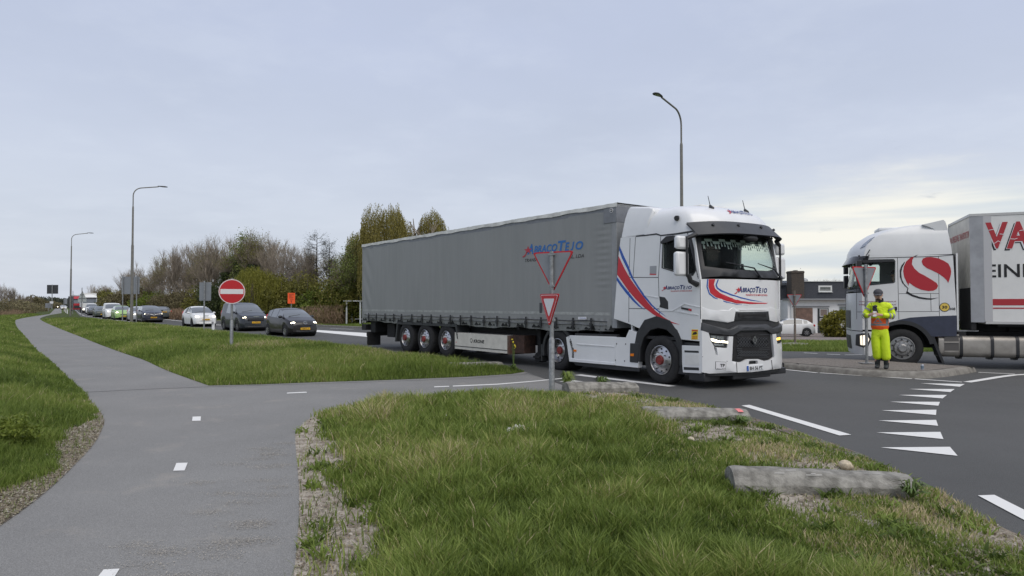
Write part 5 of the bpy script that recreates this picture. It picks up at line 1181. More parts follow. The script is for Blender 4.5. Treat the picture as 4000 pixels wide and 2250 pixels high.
    if S.get('badge'):
        k, zb, r = S['badge']; b = MB()
        if k == 'oval':
            b.tube([(X(-.04), r*math.cos(a), zb+r*.65*math.sin(a)) for a in np.linspace(0, 2*math.pi, 25)], .010, 5); b.tube([(X(-.04), r*.38*math.cos(a), zb+r*.6*math.sin(a)) for a in np.linspace(0, 2*math.pi, 21)], .009, 5); b.tube([(X(-.04), r*.8*math.cos(a), zb+r*.25+r*.25*math.sin(a)) for a in np.linspace(0, 2*math.pi, 21)], .009, 5)
        elif k == 'diamond':
            b.tube([(X(-.045), 0, zb+r*1.3), (X(-.045), r*.8, zb), (X(-.045), 0, zb-r*1.3), (X(-.045), -r*.8, zb), (X(-.045), 0, zb+r*1.3)], .022, 4); b.tube([(X(-.03), -W*.42, zb+.10), (X(-.03), -W*.2, zb+.01), (X(-.04), 0, zb-.10), (X(-.03), W*.2, zb+.01), (X(-.03), W*.42, zb+.10)], .014, 5)
        elif k == 'bar': b.box(X(0), X(-.04), -.17, .17, zb-.02, zb+.02)
        b.build('emblem', mat('chrome', (.55, .56, .58), .15, metal=1), t)
    return t
def paint(name, c, r=.25): return mat(name, c, r+.1, var=.03, vscale=3, coat=.5, spec=.4)
P_BROWN = paint('black_brown_paint', (.012, .010, .010)); P_DGREY = paint('dark_slate_paint', (.018, .022, .028)); P_W = paint('white_car_paint', (.72, .73, .72)); P_NAVY = paint('dark_navy_paint', (.012, .014, .028)); P_SAGE = paint('grey_green_paint', (.06, .068, .068)); P_GREEN = paint('lime_green_paint', (.30, .48, .16)); P_DK = paint('charcoal_paint', (.04, .047, .05)); P_DG = paint('dark_green_paint', (.045, .06, .045)); P_SIL = paint('silver_paint', (.5, .52, .54))
HATCH = dict(L=3.43, W=1.62, wb=2.34, fo=.66, rw=.28, top=[(0,.60),(.06,.72),(.25,.83),(.75,.97),(.85,1.0),(1.15,1.20),(1.55,1.40),(1.9,1.465),(2.6,1.45),(3.1,1.36),(3.25,1.20),(3.38,.95),(3.43,.62)], belt=[(0,.6),(.8,.93),(1.2,.95),(2.6,1.02),(3.1,1.08),(3.43,.8)], ws=(.84,1.50), rwn=(3.12,3.34), side=[(1.15,1.78),(1.84,2.6),(2.66,3.0)], lamp=(.60,.80,.10,.30), tail=(.75,1.15), grille=(.56,.62,.7), pz=.36)
def mk(base, **k): d = dict(base); d.update(k); return d
def put_car(px, z, ang, label, S, name='car', cat='car', group='cars queuing on the main road', flip=False):
    """px: picture position of the ground contact of the wheel nearest the camera on the car's right front"""
    a = R(-90+ang); l = Vector((-math.sin(a), math.cos(a))); w = Vector(gp(*px, z)); o = w+l*S['W']/2*(1 if not flip else 1)
    return car(name, label, cat, (o.x, o.y, z), a, S, group)
put_car((1112,1315), 0, 41, 'black brown five door hatchback at the head of the queue nearest the lorry', mk(HATCH, paint=P_BROWN, plate='3-SKG-17', badge=('oval', .72, .105), mirror=BLACKP, rim=ALU, rimdark=ALUD))
VANP = [(0,.62),(.05,.80),(.2,.95),(.85,1.12),(.95,1.16),(1.35,1.45),(1.75,1.68),(2.1,1.76),(3.7,1.79),(4.0,1.70),(4.12,1.2),(4.16,.6)]
put_car((925,1294), 0, 41, 'dark slate grey small van right behind the black brown hatchback', mk(HATCH, L=4.16, W=1.76, wb=2.49, fo=.84, rw=.31, top=VANP, belt=[(0,.62),(.9,1.07),(1.4,1.10),(4.0,1.15),(4.16,.9)], ws=(.94,1.72), rwn=(4.02,4.08), side=[(1.35,2.05),(2.15,2.9)], lamp=(.72,.95,.12,.36), tail=(.8,1.3), grille=(.66,.84,1.0), pz=.50, paint=P_DGREY, plate='V-13-JN-N', tumble=.22, badge=('bar', .92, .1)), 'van', 'van')
put_car((747,1277), 0, 40, 'small white retro style hatchback with round nose in the queue', mk(HATCH, L=3.63, W=1.69, wb=2.32, fo=.72, rw=.30, top=[(0,.62),(.05,.76),(.25,.88),(.8,.99),(.92,1.02),(1.3,1.28),(1.65,1.46),(2.0,1.525),(2.6,1.48),(3.2,1.25),(3.5,1.0),(3.6,.85),(3.63,.6)], belt=[(0,.62),(.9,.95),(2.6,1.02),(3.2,1.02),(3.63,.8)], ws=(.92,1.62), rwn=(2.95,3.3), side=[(1.3,2.0),(2.08,2.8)], lamp=(.66,.86,.08,.26), grille=(.46,.52,.9), grillem=P_W, pz=.50, paint=P_W, plate='G-341-JZ', badge=('bar', .84, .1), rim=BLACKP))
put_car((552,1260), 0, 38, 'dark navy hatchback with diamond shaped emblem and lit headlights', mk(HATCH, L=4.08, W=1.76, wb=2.59, fo=.84, rw=.31, top=[(0,.62),(.05,.80),(.25,.93),(.85,1.05),(.95,1.08),(1.45,1.38),(1.85,1.53),(2.2,1.565),(3.0,1.53),(3.6,1.36),(3.95,1.0),(4.08,.65)], belt=[(0,.62),(.95,1.0),(3.0,1.08),(4.08,.85)], ws=(.95,1.8), rwn=(3.45,3.85), side=[(1.5,2.3),(2.36,3.2)], lamp=(.70,.88,.12,.38), pz=.42, paint=P_NAVY, plate='H-570-VB', badge=('diamond', .78, .11)))
put_car((445,1250), 0, 37, 'lime green hatchback with lit headlights between the white van and navy hatchback', mk(HATCH, L=3.8, W=1.7, wb=2.46, fo=.8, top=[(0,.62),(.05,.78),(.3,.92),(.9,1.06),(1.4,1.36),(1.8,1.50),(2.2,1.53),(3.0,1.48),(3.5,1.3),(3.75,.95),(3.8,.6)], ws=(.92,1.72), rwn=(3.3,3.65), side=[(1.4,2.15),(2.22,3.1)], belt=[(0,.62),(.95,.99),(3.0,1.06),(3.8,.85)], lamp=(.66,.92,.12,.38), paint=P_GREEN, plate='56-XJ-ZB'))
put_car((409,1246), 0, 36, 'white high roofed panel van behind the lime green hatchback', mk(HATCH, L=4.38, W=1.81, wb=2.73, fo=.9, rw=.32, top=[(0,.65),(.05,.85),(.25,1.0),(.85,1.15),(1.35,1.50),(1.75,1.74),(2.1,1.82),(4.0,1.84),(4.3,1.7),(4.38,.65)], belt=[(0,.65),(.9,1.1),(4.2,1.15),(4.38,.9)], ws=(.9,1.7), rwn=(4.3,4.34), side=[(1.35,2.1)], lamp=(.72,1.0,.12,.36), tumble=.18, pz=.45, paint=P_W), 'van', 'van')
SEDAN = mk(HATCH, L=4.5, W=1.79, wb=2.65, fo=.9, rw=.31, top=[(0,.60),(.06,.74),(.3,.86),(1.1,1.0),(1.2,1.02),(1.8,1.34),(2.2,1.44),(3.1,1.43),(3.75,1.12),(3.9,1.06),(4.4,1.02),(4.5,.65)], belt=[(0,.6),(1.2,.95),(3.7,1.02),(4.5,.9)], ws=(1.2,2.0), rwn=(3.2,3.78), side=[(1.75,2.55),(2.62,3.4)], lamp=(.62,.80,.12,.38), tail=(.72,1.0))
put_car((368.5,1240), 0, 35, 'dark green saloon with bright headlights directly behind the white panel van', mk(SEDAN, paint=P_DG))
put_car((344,1231.5), 0, 34.5, 'charcoal car with lit headlights behind the dark green saloon', mk(SEDAN, paint=P_DK))
put_car((334.5,1226), 0, 34, 'white van with rounded roof behind the charcoal car far down the queue', mk(HATCH, L=4.4, W=1.83, wb=2.7, fo=.9, rw=.32, top=[(0,.65),(.05,.85),(.25,1.0),(.85,1.15),(1.35,1.50),(1.75,1.78),(2.1,1.86),(4.0,1.88),(4.3,1.7),(4.4,.65)], belt=[(0,.65),(.9,1.1),(4.2,1.15),(4.4,.9)], ws=(.9,1.7), rwn=(4.3,4.34), side=[(1.35,2.1)], lamp=(.72,.95,.12,.36), tumble=.18, paint=P_W), 'van', 'van')
put_car((323.5,1222), 0, 34, 'olive brown car with one bright headlight showing below the triangular sign', mk(SEDAN, paint=paint('olive_brown_paint', (.12, .09, .04))))
# behind the navy hatchback and going the other way
put_car((512,1256), 0, 38, 'silver car mostly hidden behind the navy hatchback', mk(HATCH, L=3.9, W=1.7, wb=2.5, fo=.8, ws=(.84,1.5), paint=P_SIL))
def away(px, ang, label, S, name='car', cat='car'):
    a = R(90+ang); l = Vector((-math.sin(a), math.cos(a))); w = Vector(gp(*px)); h = Vector((math.cos(a), math.sin(a)))
    o = w-l*S['W']/2*(-1)*(1)-l*0+h*S['wb']*1.0
    return car(name, label, cat, (o.x, o.y, 0), a, S, 'cars driving away on the far lane')
away((668,1246.5), 38, 'grey green saloon seen from behind driving away past the navy hatchback', mk(SEDAN, paint=P_SAGE, lit=False, prz=.78, plate='27-ZF-LX'))
away((395,1216), 36, 'white estate car driving away, only its rear roof showing over the queue', mk(HATCH, L=4.4, W=1.8, wb=2.6, fo=.9, paint=P_W, lit=False, ws=(.84,1.5)))
away((384,1213), 35, 'white van driving away beside the white lorry far off', mk(HATCH, L=4.4, W=1.81, wb=2.73, fo=.9, rw=.32, top=[(0,.65),(.05,.85),(.25,1.0),(.85,1.15),(1.35,1.50),(1.75,1.84),(2.1,1.92),(4.0,1.94),(4.3,1.8),(4.4,.65)], belt=[(0,.65),(.9,1.1),(4.2,1.15),(4.4,.9)], ws=(.9,1.7), rwn=(4.22,4.34), side=[(1.35,2.1)], tumble=.18, paint=P_W, lit=False), 'van', 'van')
for i, (x, d, lb) in enumerate([(250, 235, 'first of two tiny white cars with headlights at the far end of the road'), (244.5, 300, 'farthest tiny white car with headlights where the road vanishes')]):
    X_ = (x-2000)/F*d; car('car', lb, 'car', (X_, d, 0), R(-90+33.5), mk(SEDAN, paint=P_W), 'cars queuing on the main road')
# two lorries far down the queue
def far_lorry(px, label, cabm, boxm, d, hs=1.0):
    a = R(-90+34); h = Vector((math.cos(a), math.sin(a))); X_ = (px-2000)/F*d; t = thing('lorry', label, 'truck', (X_, d, 0), a, 'lorries in the queue')
    t.scale = (1, 1, hs)
    b = MB(); fxl = lambda y, z: 1.35-.3*abs(y/1.25)**3.2-.14*max(0, z-1.9)
    b.grid(lambda u, v: (fxl(u, v), u, v), np.linspace(-1.25, 1.25, 21), np.linspace(.35, 3.1, 12)); b.box(-.9, 1.03, -1.25, 1.25, .95, 3.1)
    b.grid(lambda u, v: (fxl(u, 3.1)-(v-3.1)*1.1, u*(1-.12*(v-3.1)), v), np.linspace(-1.25, 1.25, 21), np.linspace(3.1, 3.75, 5)); b.box(-.9, .55, -1.15, 1.15, 3.05, 3.74); b.build('body', cabm, t, bevel=.03)
    b = MB(); b.grid(lambda u, v: (fxl(u, v)+.015, u, v), np.linspace(-1.18, 1.18, 21), np.linspace(1.98, 2.92, 5)); b.build('windscreen', GLASSC, t)
    b = MB(); b.grid(lambda u, v: (fxl(u, 3)+.1+.2*(3.12-v), u, v), np.linspace(-1.22, 1.22, 21), np.linspace(2.86, 3.12, 3)); b.build('sun_visor', BLACKP, t)
    b = MB(); b.grid(lambda u, v: (fxl(u, v)+.02, u, v), np.linspace(-.7, .7, 11), np.linspace(.7, 1.45, 4)); b.build('grille', BLACKP, t)
    b = MB(); b.grid(lambda u, v: (fxl(u, v)+.02, u, v), np.linspace(-1.24, 1.24, 11), np.linspace(.32, .5, 3)); b.build('bumper_trim', DARKG, t)
    for s in (-1, 1):
        b = MB(); b.sph((fxl(.95, .75)-.02, s*.98, .72), (.06, .17, .11)); b.build('headlight', LAMPON if boxm is BOXW else LAMP, t)
        b = MB(); b.box(.95, 1.05, min(s*1.35, s*1.58), max(s*1.35, s*1.58), 2.1, 2.8); b.build('mirror', BLACKP, t, bevel=.03)
    b = MB(); b.box(-14.2, -1.5, -1.275, 1.275, 1.15, 4.0); b.build('cargo_box', boxm, t, bevel=.02)
    b = MB(); b.box(-14, -.4, -.5, .5, .6, 1.15); b.build('chassis', CHASSIS, t)
    for x in (0, -3.7, -9.5, -10.8, -12.1):
        for s in (-1, 1): b = MB(); b.lathe([(a_, s*q) for a_, q in [(.28, 1.2), (.5, 1.22), (.51, 1.18), (.51, .9), (.28, .88)]], (x, 0, .51), 'y', 16); b.tube([(x, s*1.0, .51), (x, s*1.17, .51)], .28, 12); b.build('wheel', RUBBER, t)
    return t
far_lorry(350, 'white lorry with white box body behind the far vans of the queue', P_W, BOXW, 139)
far_lorry(302, 'red lorry cab farthest in the queue left of the white lorry', paint('red_lorry_paint', (.40, .015, .025)), FRM, 172, 1.0)
# parked white hatchback at the house
IB = mk(HATCH, L=4.06, W=1.78, wb=2.56, fo=.82, rw=.32, top=[(0,.60),(.06,.74),(.3,.88),(1.0,1.02),(1.1,1.04),(1.7,1.33),(2.1,1.43),(2.9,1.42),(3.5,1.30),(3.75,1.12),(3.95,.95),(4.06,.60)], belt=[(0,.6),(1.1,.96),(3.2,1.03),(3.7,1.06),(4.06,.8)], ws=(1.1,1.9), rwn=(3.50,3.80), side=[(1.6,2.45),(2.5,3.1),(3.14,3.42)], lamp=(.62,.80,.12,.38), tail=(.78,1.0), paint=P_W, lit=False, rim=ALU)
w = Vector(gp(3152, 1315, -.93)); a = R(168); h = Vector((math.cos(a), math.sin(a))); l = Vector((-h.y, h.x)); o = w+h*IB['wb']-l*.89
car('car', 'white hatchback parked on the brick drive in front of the house', 'car', (o.x, o.y, -.93), a, IB)
# ---------------------------------------------------------------- street lamps, signs, kerbs, island
MAST = mat('lamp_mast_paint', (.17, .165, .15), .55, var=.15, vscale=5)
def street_lamp(x, y, label, aim):
    t = thing('street_lamp', label, 'street lamp', (x, y, float(gz(x, y))+.02), aim, 'street lamps')
    b = MB(); b.tube([(0,0,-.3),(0,0,1.2),(0,0,6.7),(0,0,6.85),(0,0,10.0),(0,0,10.12)], [.13,.125,.105,.08,.072,.05], 14); b.build('pole', MAST, t, smooth=50)
    b = MB(); pts = [(0,0,10.05),(0,0,11.0)]+[(.75-.75*math.cos(a), 0, 11.0+.75*math.sin(a)) for a in np.linspace(.25, 1.35, 7)]+[(1.95, 0, 11.98)]
    b.tube(pts, .045, 10); b.build('arm', MAST, t, smooth=50)
    b = MB(); prof = [(-.32, .035, .04), (-.25, .07, .05), (0, .13, .07), (.25, .17, .075), (.42, .12, .05), (.48, .04, .02)]; V = []
    for px_, w_, h_ in prof:
        V += [(2.20+px_, w_*math.cos(a), 12.02+max(-.02, h_*math.sin(a))) for a in np.linspace(0, 2*math.pi, 17)[:-1]]
    b.add(V, [(i*16+j, i*16+(j+1) % 16, (i+1)*16+(j+1) % 16, (i+1)*16+j) for i in range(5) for j in range(16)]+[tuple(range(16)), tuple(80+j for j in range(16))]); h = b.build('lamp_head', DARKG, t)
    b = MB(); b.box(2.22, 2.50, -.10, .10, 11.985, 11.998); b.build('lamp_glass', mat('lamp_lens', (.35, .37, .38), .2), h)
lx = lambda px_, d: (px_-2000)/F*d
street_lamp(lx(2665, 34.3), 34.3, 'grey street lamp rising behind the white tractor unit with its arm to the left', R(180+48))
street_lamp(lx(515, 58.2), 58.2, 'tall grey street lamp on the verge beside the two post sign panel', R(38))
street_lamp(lx(276, 97), 97, 'farther grey street lamp on the verge near the far lorries', R(36))

def post(mb, x, y, z0, z1, r=.038, sleeve=None, mi=0):
    mb.tube([(x, y, z0), (x, y, z1)], r, 12, mi)
    if sleeve: mb.tube([(x, y, z0), (x, y, sleeve), (x, y, sleeve+.04)], [r*1.35, r*1.35, r], 12, mi)
def plate_fn(z0, yaw, off=0.0):     # local sheet through the post axis: a across, b up, out = facing direction
    n = (math.cos(yaw), math.sin(yaw)); u = (-n[1], n[0])
    return lambda a, b, o: (u[0]*a+n[0]*(off+o), u[1]*a+n[1]*(off+o), z0+b)
def tri(w, h, inv=True, r=.04):
    P = [(-w/2, h), (w/2, h), (0, 0)] if inv else [(-w/2, 0), (w/2, 0), (0, h)]
    out = []; A = [Vector(p) for p in P]
    for i in range(3):
        p, q, s = A[i-1], A[i], A[(i+1) % 3]; a = q+(p-q).normalized()*r*1.6; c = q+(s-q).normalized()*r*1.6
        for t in (0, .25, .5, .75, 1): out.append(tuple(a*(1-t)**2+q*2*t*(1-t)+c*t*t))
    return out
def scale_poly(P, k, c): return [(c[0]+(a-c[0])*k, c[1]+(b_-c[1])*k) for a, b_ in P]
def yield_plate(par, z0, w, h, yaw, name='sign_plate', off=.06):
    P = tri(w, h); c = (0, h*2/3)
    b = MB(); b.slab(P, plate_fn(z0, yaw, off), .02, 0); b.slab(P, plate_fn(z0, yaw, off-.004), .012, 1, [scale_poly(P, .94, c)]); o = b.build(name, [SIGNRED, SIGNRED], par, smooth=40)
    b = MB(); Q = scale_poly(P, .90, c); b.slab(Q, plate_fn(z0, yaw, off-.0205), .002); b.build('plate_back', SIGNBACK, o, smooth=0)
    b = MB(); b.slab(scale_poly(P, .90, c), plate_fn(z0, yaw, off+.002), .002, 0); b.slab(scale_poly(P, .86, c), plate_fn(z0, yaw, off+.004), .002, 1); b.slab(scale_poly(P, .56, c), plate_fn(z0, yaw, off+.006), .002, 0); b.build('sign_face', [SIGNWHITE, SIGNRED], o, smooth=0)
    b = MB()
    for zz in (z0+.12, z0+h-.05): b.add([(v.x, v.y, v.z) for v in (Vector(plate_fn(zz, yaw, q)(a, c_, 0)) for q in (off-.10, off-.024) for a in (-.055, .055) for c_ in (-.02, .02))], [(0, 1, 3, 2), (4, 6, 7, 5), (0, 4, 5, 1), (2, 3, 7, 6), (0, 2, 6, 4), (1, 5, 7, 3)])
    b.build('bracket', STEEL, o)
    return o
def sign_root(name, label, px_, d, z=0.0, cat='sign'):
    x = lx(px_, d); return thing(name, label, cat, (x, d, z))
# foreground pair
sg = sign_root('yield_sign', 'large yield triangle seen from behind above a small yield sign facing the path', 2155, 12.3, .05)
b = MB(); post(b, 0, 0, -.3, 2.57, .038, .98); b.build('post', STEEL, sg, smooth=50)
yield_plate(sg, 1.83, .86, .74, R(90-34))
yield_plate(sg, 1.215, .68, .59, R(-90-62), off=.055)
# on the island
sg = sign_root('yield_sign', 'yield sign seen from behind on the concrete island beside the worker', 3383, 17.4, .17)
b = MB(); post(b, 0, 0, -.1, 2.52, .036, None); b.box(-.16, .16, -.12, .12, 0, .015); b.build('post', STEEL, sg, smooth=50)
yield_plate(sg, 1.66, .86, .80, R(90+22))
sg = sign_root('yield_sign', 'distant yield sign seen from behind in the grass in front of the house', 3104, 31.4, -.27)
b = MB(); post(b, 0, 0, -.2, 2.58, .04, 1.0); b.build('post', mat('rusty_post', (.16, .13, .11), .7, var=.3, vscale=9), sg, smooth=50)
yield_plate(sg, 1.78, .68, .62, R(84))
# no entry sign
sg = sign_root('no_entry_sign', 'round red no entry sign with white bar on a grey post in the middle verge', 906, 24.0, .09)
b = MB(); post(b, 0, 0, -.2, 2.50, .042, .98); b.build('post', STEEL, sg, smooth=50)
disc = lambda r: [(r*math.cos(a), r*math.sin(a)) for a in np.linspace(0, 2*math.pi, 49)[:-1]]
yw = R(-90+22); b = MB(); b.slab(disc(.435), plate_fn(2.03, yw, .06), .025, 0); dc = b.build('sign_disc', SIGNRED, sg, smooth=40)
b = MB(); b.slab(disc(.43), plate_fn(2.03, yw, .062), .002, 1); b.slab(disc(.405), plate_fn(2.03, yw, .064), .002, 0); b.slab([(-.375, -.085), (.375, -.085), (.375, .085), (-.375, .085)], plate_fn(2.03, yw, .066), .002, 1); b.build('sign_face', [SIGNRED, SIGNWHITE], dc, smooth=0)
b = MB(); b.slab([(-.10, -.02), (.10, -.02), (.10, .02), (-.10, .02)], plate_fn(2.35, yw, .035), .06); b.slab([(-.10, -.02), (.10, -.02), (.10, .02), (-.10, .02)], plate_fn(1.72, yw, .035), .06); b.build('bracket', STEEL, sg)
# panels seen from behind
def panel(label, px_, d, w, z0, z1, posts, yaw, name='road_sign', rails=0, m=SIGNBACK, zb=0.02, r=.04, top=.08):
    t = sign_root(name, label, px_, d, zb); n = (math.cos(yaw), math.sin(yaw)); u = (-n[1], n[0])
    for q in posts: b = MB(); post(b, u[0]*q, u[1]*q, -.3, z1+top, r); b.build('post', STEEL, t, smooth=50)
    b = MB(); b.slab([(-w/2, z0), (w/2, z0), (w/2, z1), (-w/2, z1)], plate_fn(0, yaw, r+.05), .025); o = b.build('sign_panel', m, t, bevel=.005)
    if rails:
        b = MB()
        for k in range(rails): zz = z0+(z1-z0)*(k+.5)/rails; b.slab([(-w/2, zz-.03), (w/2, zz-.03), (w/2, zz+.03), (-w/2, zz+.03)], plate_fn(0, yaw, r+.028), .03)
        b.build('rail', DARKG, o)
    return t
panel('grey back of a wide sign panel on two posts behind the street lamp', 507, 63.5, 1.78, 2.62, 4.25, (-.68, .70), R(90-6), r=.05)
panel('grey back of a narrow one post sign in front of the small white car', 798, 38.5, .74, 1.86, 2.90, (0,), R(90-12), r=.04)
panel('dark grey framed sign panel close to the farther street lamp', 276, 112, .95, 1.0, 3.0, (-.4,), R(90-6), rails=3, m=DARKG, top=.9)
panel('pale grey back of a small far sign panel left of the farther street lamp', 255, 160, .85, 1.75, 3.1, (.3,), R(90), r=.04)
t = panel('large dark direction sign on a single pale mast beside the far path', 203.5, 230, 3.8, 5.3, 8.3, (0,), R(90), rails=4, m=DARKG, r=.14)
b = MB(); b.box(-.55, .55, -.35, -.15, 2.0, 2.75); b.build('equipment_box', SIGNWHITE, t)
panel('small grey sign back in the grass left of the far cycle path', 187, 150, 1.2, .9, 1.95, (-.2,), R(90), r=.05)
t = sign_root('warning_sign', 'back of a triangular warning sign in front of the far white lorry', 320, 97, .02); b = MB(); post(b, 0, 0, -.2, 4.05, .05); b.build('post', STEEL, t)
b = MB(); b.slab(tri(1.25, 1.25, False, .05), plate_fn(2.4, R(88), .09), .02); b.slab([(-.62, 2.05), (.62, 2.05), (.62, 2.38), (-.62, 2.38)], plate_fn(0, R(88), .09), .02, 0); b.slab([(-.5, .1), (.5, .1), (.5, .16), (-.5, .16)], plate_fn(2.4, R(88), .06), .02, 1); b.slab([(-.3, .62), (.3, .62), (.3, .67), (-.3, .67)], plate_fn(2.4, R(88), .06), .02, 1); b.build('sign_panel', [mat('pale_sign_back', (.40, .43, .42), .5), DARKG], t)
# orange notice board
t = sign_root('notice_board', 'bright orange notice board on a thin post behind the black brown hatchback', 1138, 49, 0); b = MB(); post(b, 0, 0, -.2, 2.45, .025); b.build('post', STEEL, t)
b = MB(); yw = R(-90+25); b.slab([(-.25, 1.74), (.25, 1.74), (.25, 2.50), (-.25, 2.50)], plate_fn(0, yw, .04), .02, 0)
for k, (x0, x1, zz) in enumerate([(-.16,.16,2.40),(-.19,.19,2.33),(-.17,.02,2.26),(-.17,.15,2.19),(-.17,.1,2.12),(-.1,.17,2.03)]): b.slab([(x0, zz), (x1, zz), (x1, zz+.035), (x0, zz+.035)], plate_fn(0, yw, .043), .002, 1)
b.slab([(-.09, 1.95), (.09, 1.95), (.015, 1.87), (.015, 1.77), (-.015, 1.77), (-.015, 1.87)], plate_fn(0, yw, .043), .002, 1)
b.build('board', [mat('signal_orange', (.85, .10, .015), .5), mat('dark_orange_print', (.25, .03, .01), .5)], t, smooth=0)
# verge marker posts
mk0 = None
for px_, d, hh, lb in [(834, 38.6, .82, 'white marker post in the verge in front of the small white car'), (264, 118, .8, 'white marker post in the verge left of the farther street lamp'), (258, 140, .8, 'second nearest of the far white marker posts beside the path'), (253, 172, .8, 'farthest of the white marker posts beside the path')]:
    t = sign_root('marker_post', lb, px_, d, .02, 'marker post'); t['group'] = 'white marker posts along the verge'
    b = MB(); b.tube([(0, 0, -.1), (0, 0, hh-.08), (0, -.02, hh)], [.09, .075, .05], 8); b.build('post', SIGNWHITE, t); b = MB(); b.box(-.05, .05, -.098, -.06, hh-.28, hh-.14); b.build('reflector', mat('reflector_grey', (.25, .25, .27), .3), t)
# bus shelter frame
t = thing('bus_shelter', 'white framed open shelter by the far roadside next to the trailer rear', 'shelter', (lx(1381, 58), 58, -.02), R(-6))
SHW = mat('shelter_frame_paint', (.60, .62, .62), .5, var=.08)
for x in (-.60, .60):
    for y in (0, 1.3): b = MB(); b.box(x-.06, x+.06, y-.05, y+.05, 0, 1.95); b.build('post', SHW, t, bevel=.01)
b = MB(); b.box(-.85, .85, -.15, 1.45, 1.95, 2.03); b.build('roof', SHW, t, bevel=.01)
b = MB(); b.box(-.53, .53, 1.28, 1.30, .25, 1.9); b.build('glass_pane', glass_mat('shelter_glass', (.75, .8, .78), .85), t); b = MB(); b.box(-.54, .54, .9, 1.2, .42, .47); b.box(-.5, -.45, 1.0, 1.1, 0, .42); b.box(.45, .5, 1.0, 1.1, 0, .42); b.build('bench', SHW, t)
# far kerb
b = MB(); pts = [gp(*p) for p in [(1500, 1287.5), (1450,1284), (1240,1274), (1000,1262), (844,1256)]]; 
for i in range(4):
    L = line(pts[i], pts[i+1], .35); V = [(p[0], p[1], z) for z in (-.05, .11) for p in L]; b.add(V, [(0, 1, 2, 3), (4, 7, 6, 5), (0, 4, 5, 1), (1, 5, 6, 2), (2, 6, 7, 3), (3, 7, 4, 0)])
o = b.build('kerb', CONC, None, smooth=0); struct(o)
# bollard-like concrete edge blocks
def block(px0, px1, label, extra=0.0, h=.205, pink=False, L=None):
    a = Vector(gp(*px0)); c = Vector(gp(*px1)); dd = (c-a); Ln = dd.length; ang = math.atan2(dd.y, dd.x)
    o = thing('concrete_edge_block', label, 'edge block', (a.x, a.y, .04), ang, 'half round concrete edge blocks')
    b = MB(); n = 12; xs_ = np.linspace(0, Ln, 26); V = []
    for x in xs_:
        e = .93 if x in (xs_[0], xs_[-1]) else 1.0; hh = (h-.075*(x/Ln)+extra)*e; w_ = .19*e
        ring_ = [(-w_, -.08)]+[(w_*q_, hh*r_) for q_, r_ in ((-1, .40), (-.98, .44), (-.80, .62), (-.58, .82), (-.48, .90), (-.36, .955), (-.18, .985), (0, 1), (.2, .995), (.45, .96), (.70, .88), (.92, .72), (1, .60), (1, .30))]+[(w_, -.08)]
        V += [(x+(.012*math.sin(7*y_+3*z_) if e < 1 else 0), .16+y_, z_+.004*math.sin(x*13+y_*30)) for y_, z_ in ring_]
    k = 16; b.add(V, [(i*k+j, i*k+j+1, (i+1)*k+j+1, (i+1)*k+j) for i in range(25) for j in range(k-1)]+[tuple(range(k)), tuple(25*k+j for j in range(k))])
    b.build('block', CONC, o, smooth=28)
    if pink: b = MB(); b.grid(lambda u, v: (Ln-.10-.08*u, .16-.155*math.cos(v), (h-.07)*(.62+.40*math.sin(v))+.004), np.linspace(0, 1, 4), np.linspace(.5, 1.5, 8)); b.build('paint_patch', mat('pink_marking_paint', (.75, .22, .22), .7, var=.2, vscale=30), o)
    # pale scratches
    b = MB()
    for q in range(5):
        x = rng.uniform(.1, Ln*.8); v = rng.uniform(.5, 1.4); l_ = rng.uniform(.04, .16)
        b.grid(lambda u, v_: (x+l_*u, .16-.16*math.cos(v_), (h-.075*(x/Ln))*(.55+.44*math.sin(v_))+.006), np.linspace(0, 1, 3), np.linspace(v, v+.05, 2))
    b.build('scratch', mat('pale_scratch', (.5, .49, .46), .8), o)
    return o
block((2875,1951), (3590,1949), 'half round grey concrete block lying nearest the camera in the verge')
block((2523,1664), (2935,1652), 'concrete block with pink paint spot in the middle of the verge edge', pink=True)
block((2226,1548), (2497,1532), 'concrete block just right of the foreground yield sign post')
block((1768,1457), (1970,1440), 'concrete block in the tip of the middle verge in front of the trailer')
# traffic island
KI = K7
outl = [KI(-200,455),KI(160,492),KI(910,566),KI(1400,588),KI(1690,590),KI(2118,522)]
ob = [gp(*p) for p in outl]; back = [gp(*p, .13) for p in [KI(2040,470),KI(1500,438),KI(1200,418),KI(700,388),KI(370,382),KI(100,392),KI(-200,402)]]
loopb = smooth_poly(ob+back, 1, True); LBA = np.array(loopb)
GRAV = mat('exposed_aggregate', (.13, .115, .10), .95, col2=(.26, .235, .21), vscale=28, bump=.8, bscale=90)
ISC = mat('island_kerb_concrete', (.15, .14, .125), .9, col2=(.25, .24, .215), vscale=6, bump=.4, bscale=70)
isl = thing('traffic_island', 'low concrete traffic island with gravelly top under the worker', 'traffic island', (0, 0, 0))
cen_ = LBA.mean(0)
def inset(P, d_):
    out = []; n_ = len(P)
    for i in range(n_):
        a, p, c = (Vector(P[i-1]), Vector(P[i]), Vector(P[(i+1) % n_])); e1 = (p-a).normalized(); e2 = (c-p).normalized(); n1 = Vector((-e1.y, e1.x)); n2 = Vector((-e2.y, e2.x)); m = (n1+n2); m = m.normalized() if m.length > 1e-6 else n1
        out.append(tuple(p+m*d_/max(.5, m.dot(n1))))
    return out
ar = sum(loopb[i-1][0]*loopb[i][1]-loopb[i][0]*loopb[i-1][1] for i in range(len(loopb)))
sgn_ = 1 if ar > 0 else -1
rings = [(0, .0), (.03, .10), (.07, .135), (.20, .15)]
b = MB(); n_ = len(loopb); V = []
for d_, z_ in rings: V += [(p[0], p[1], z_) for p in inset(loopb, sgn_*d_)]
b.add(V, [(i*n_+j, i*n_+(j+1) % n_, (i+1)*n_+(j+1) % n_, (i+1)*n_+j) for i in range(3) for j in range(n_)])
ik = b.build('kerb', ISC, isl, smooth=50)
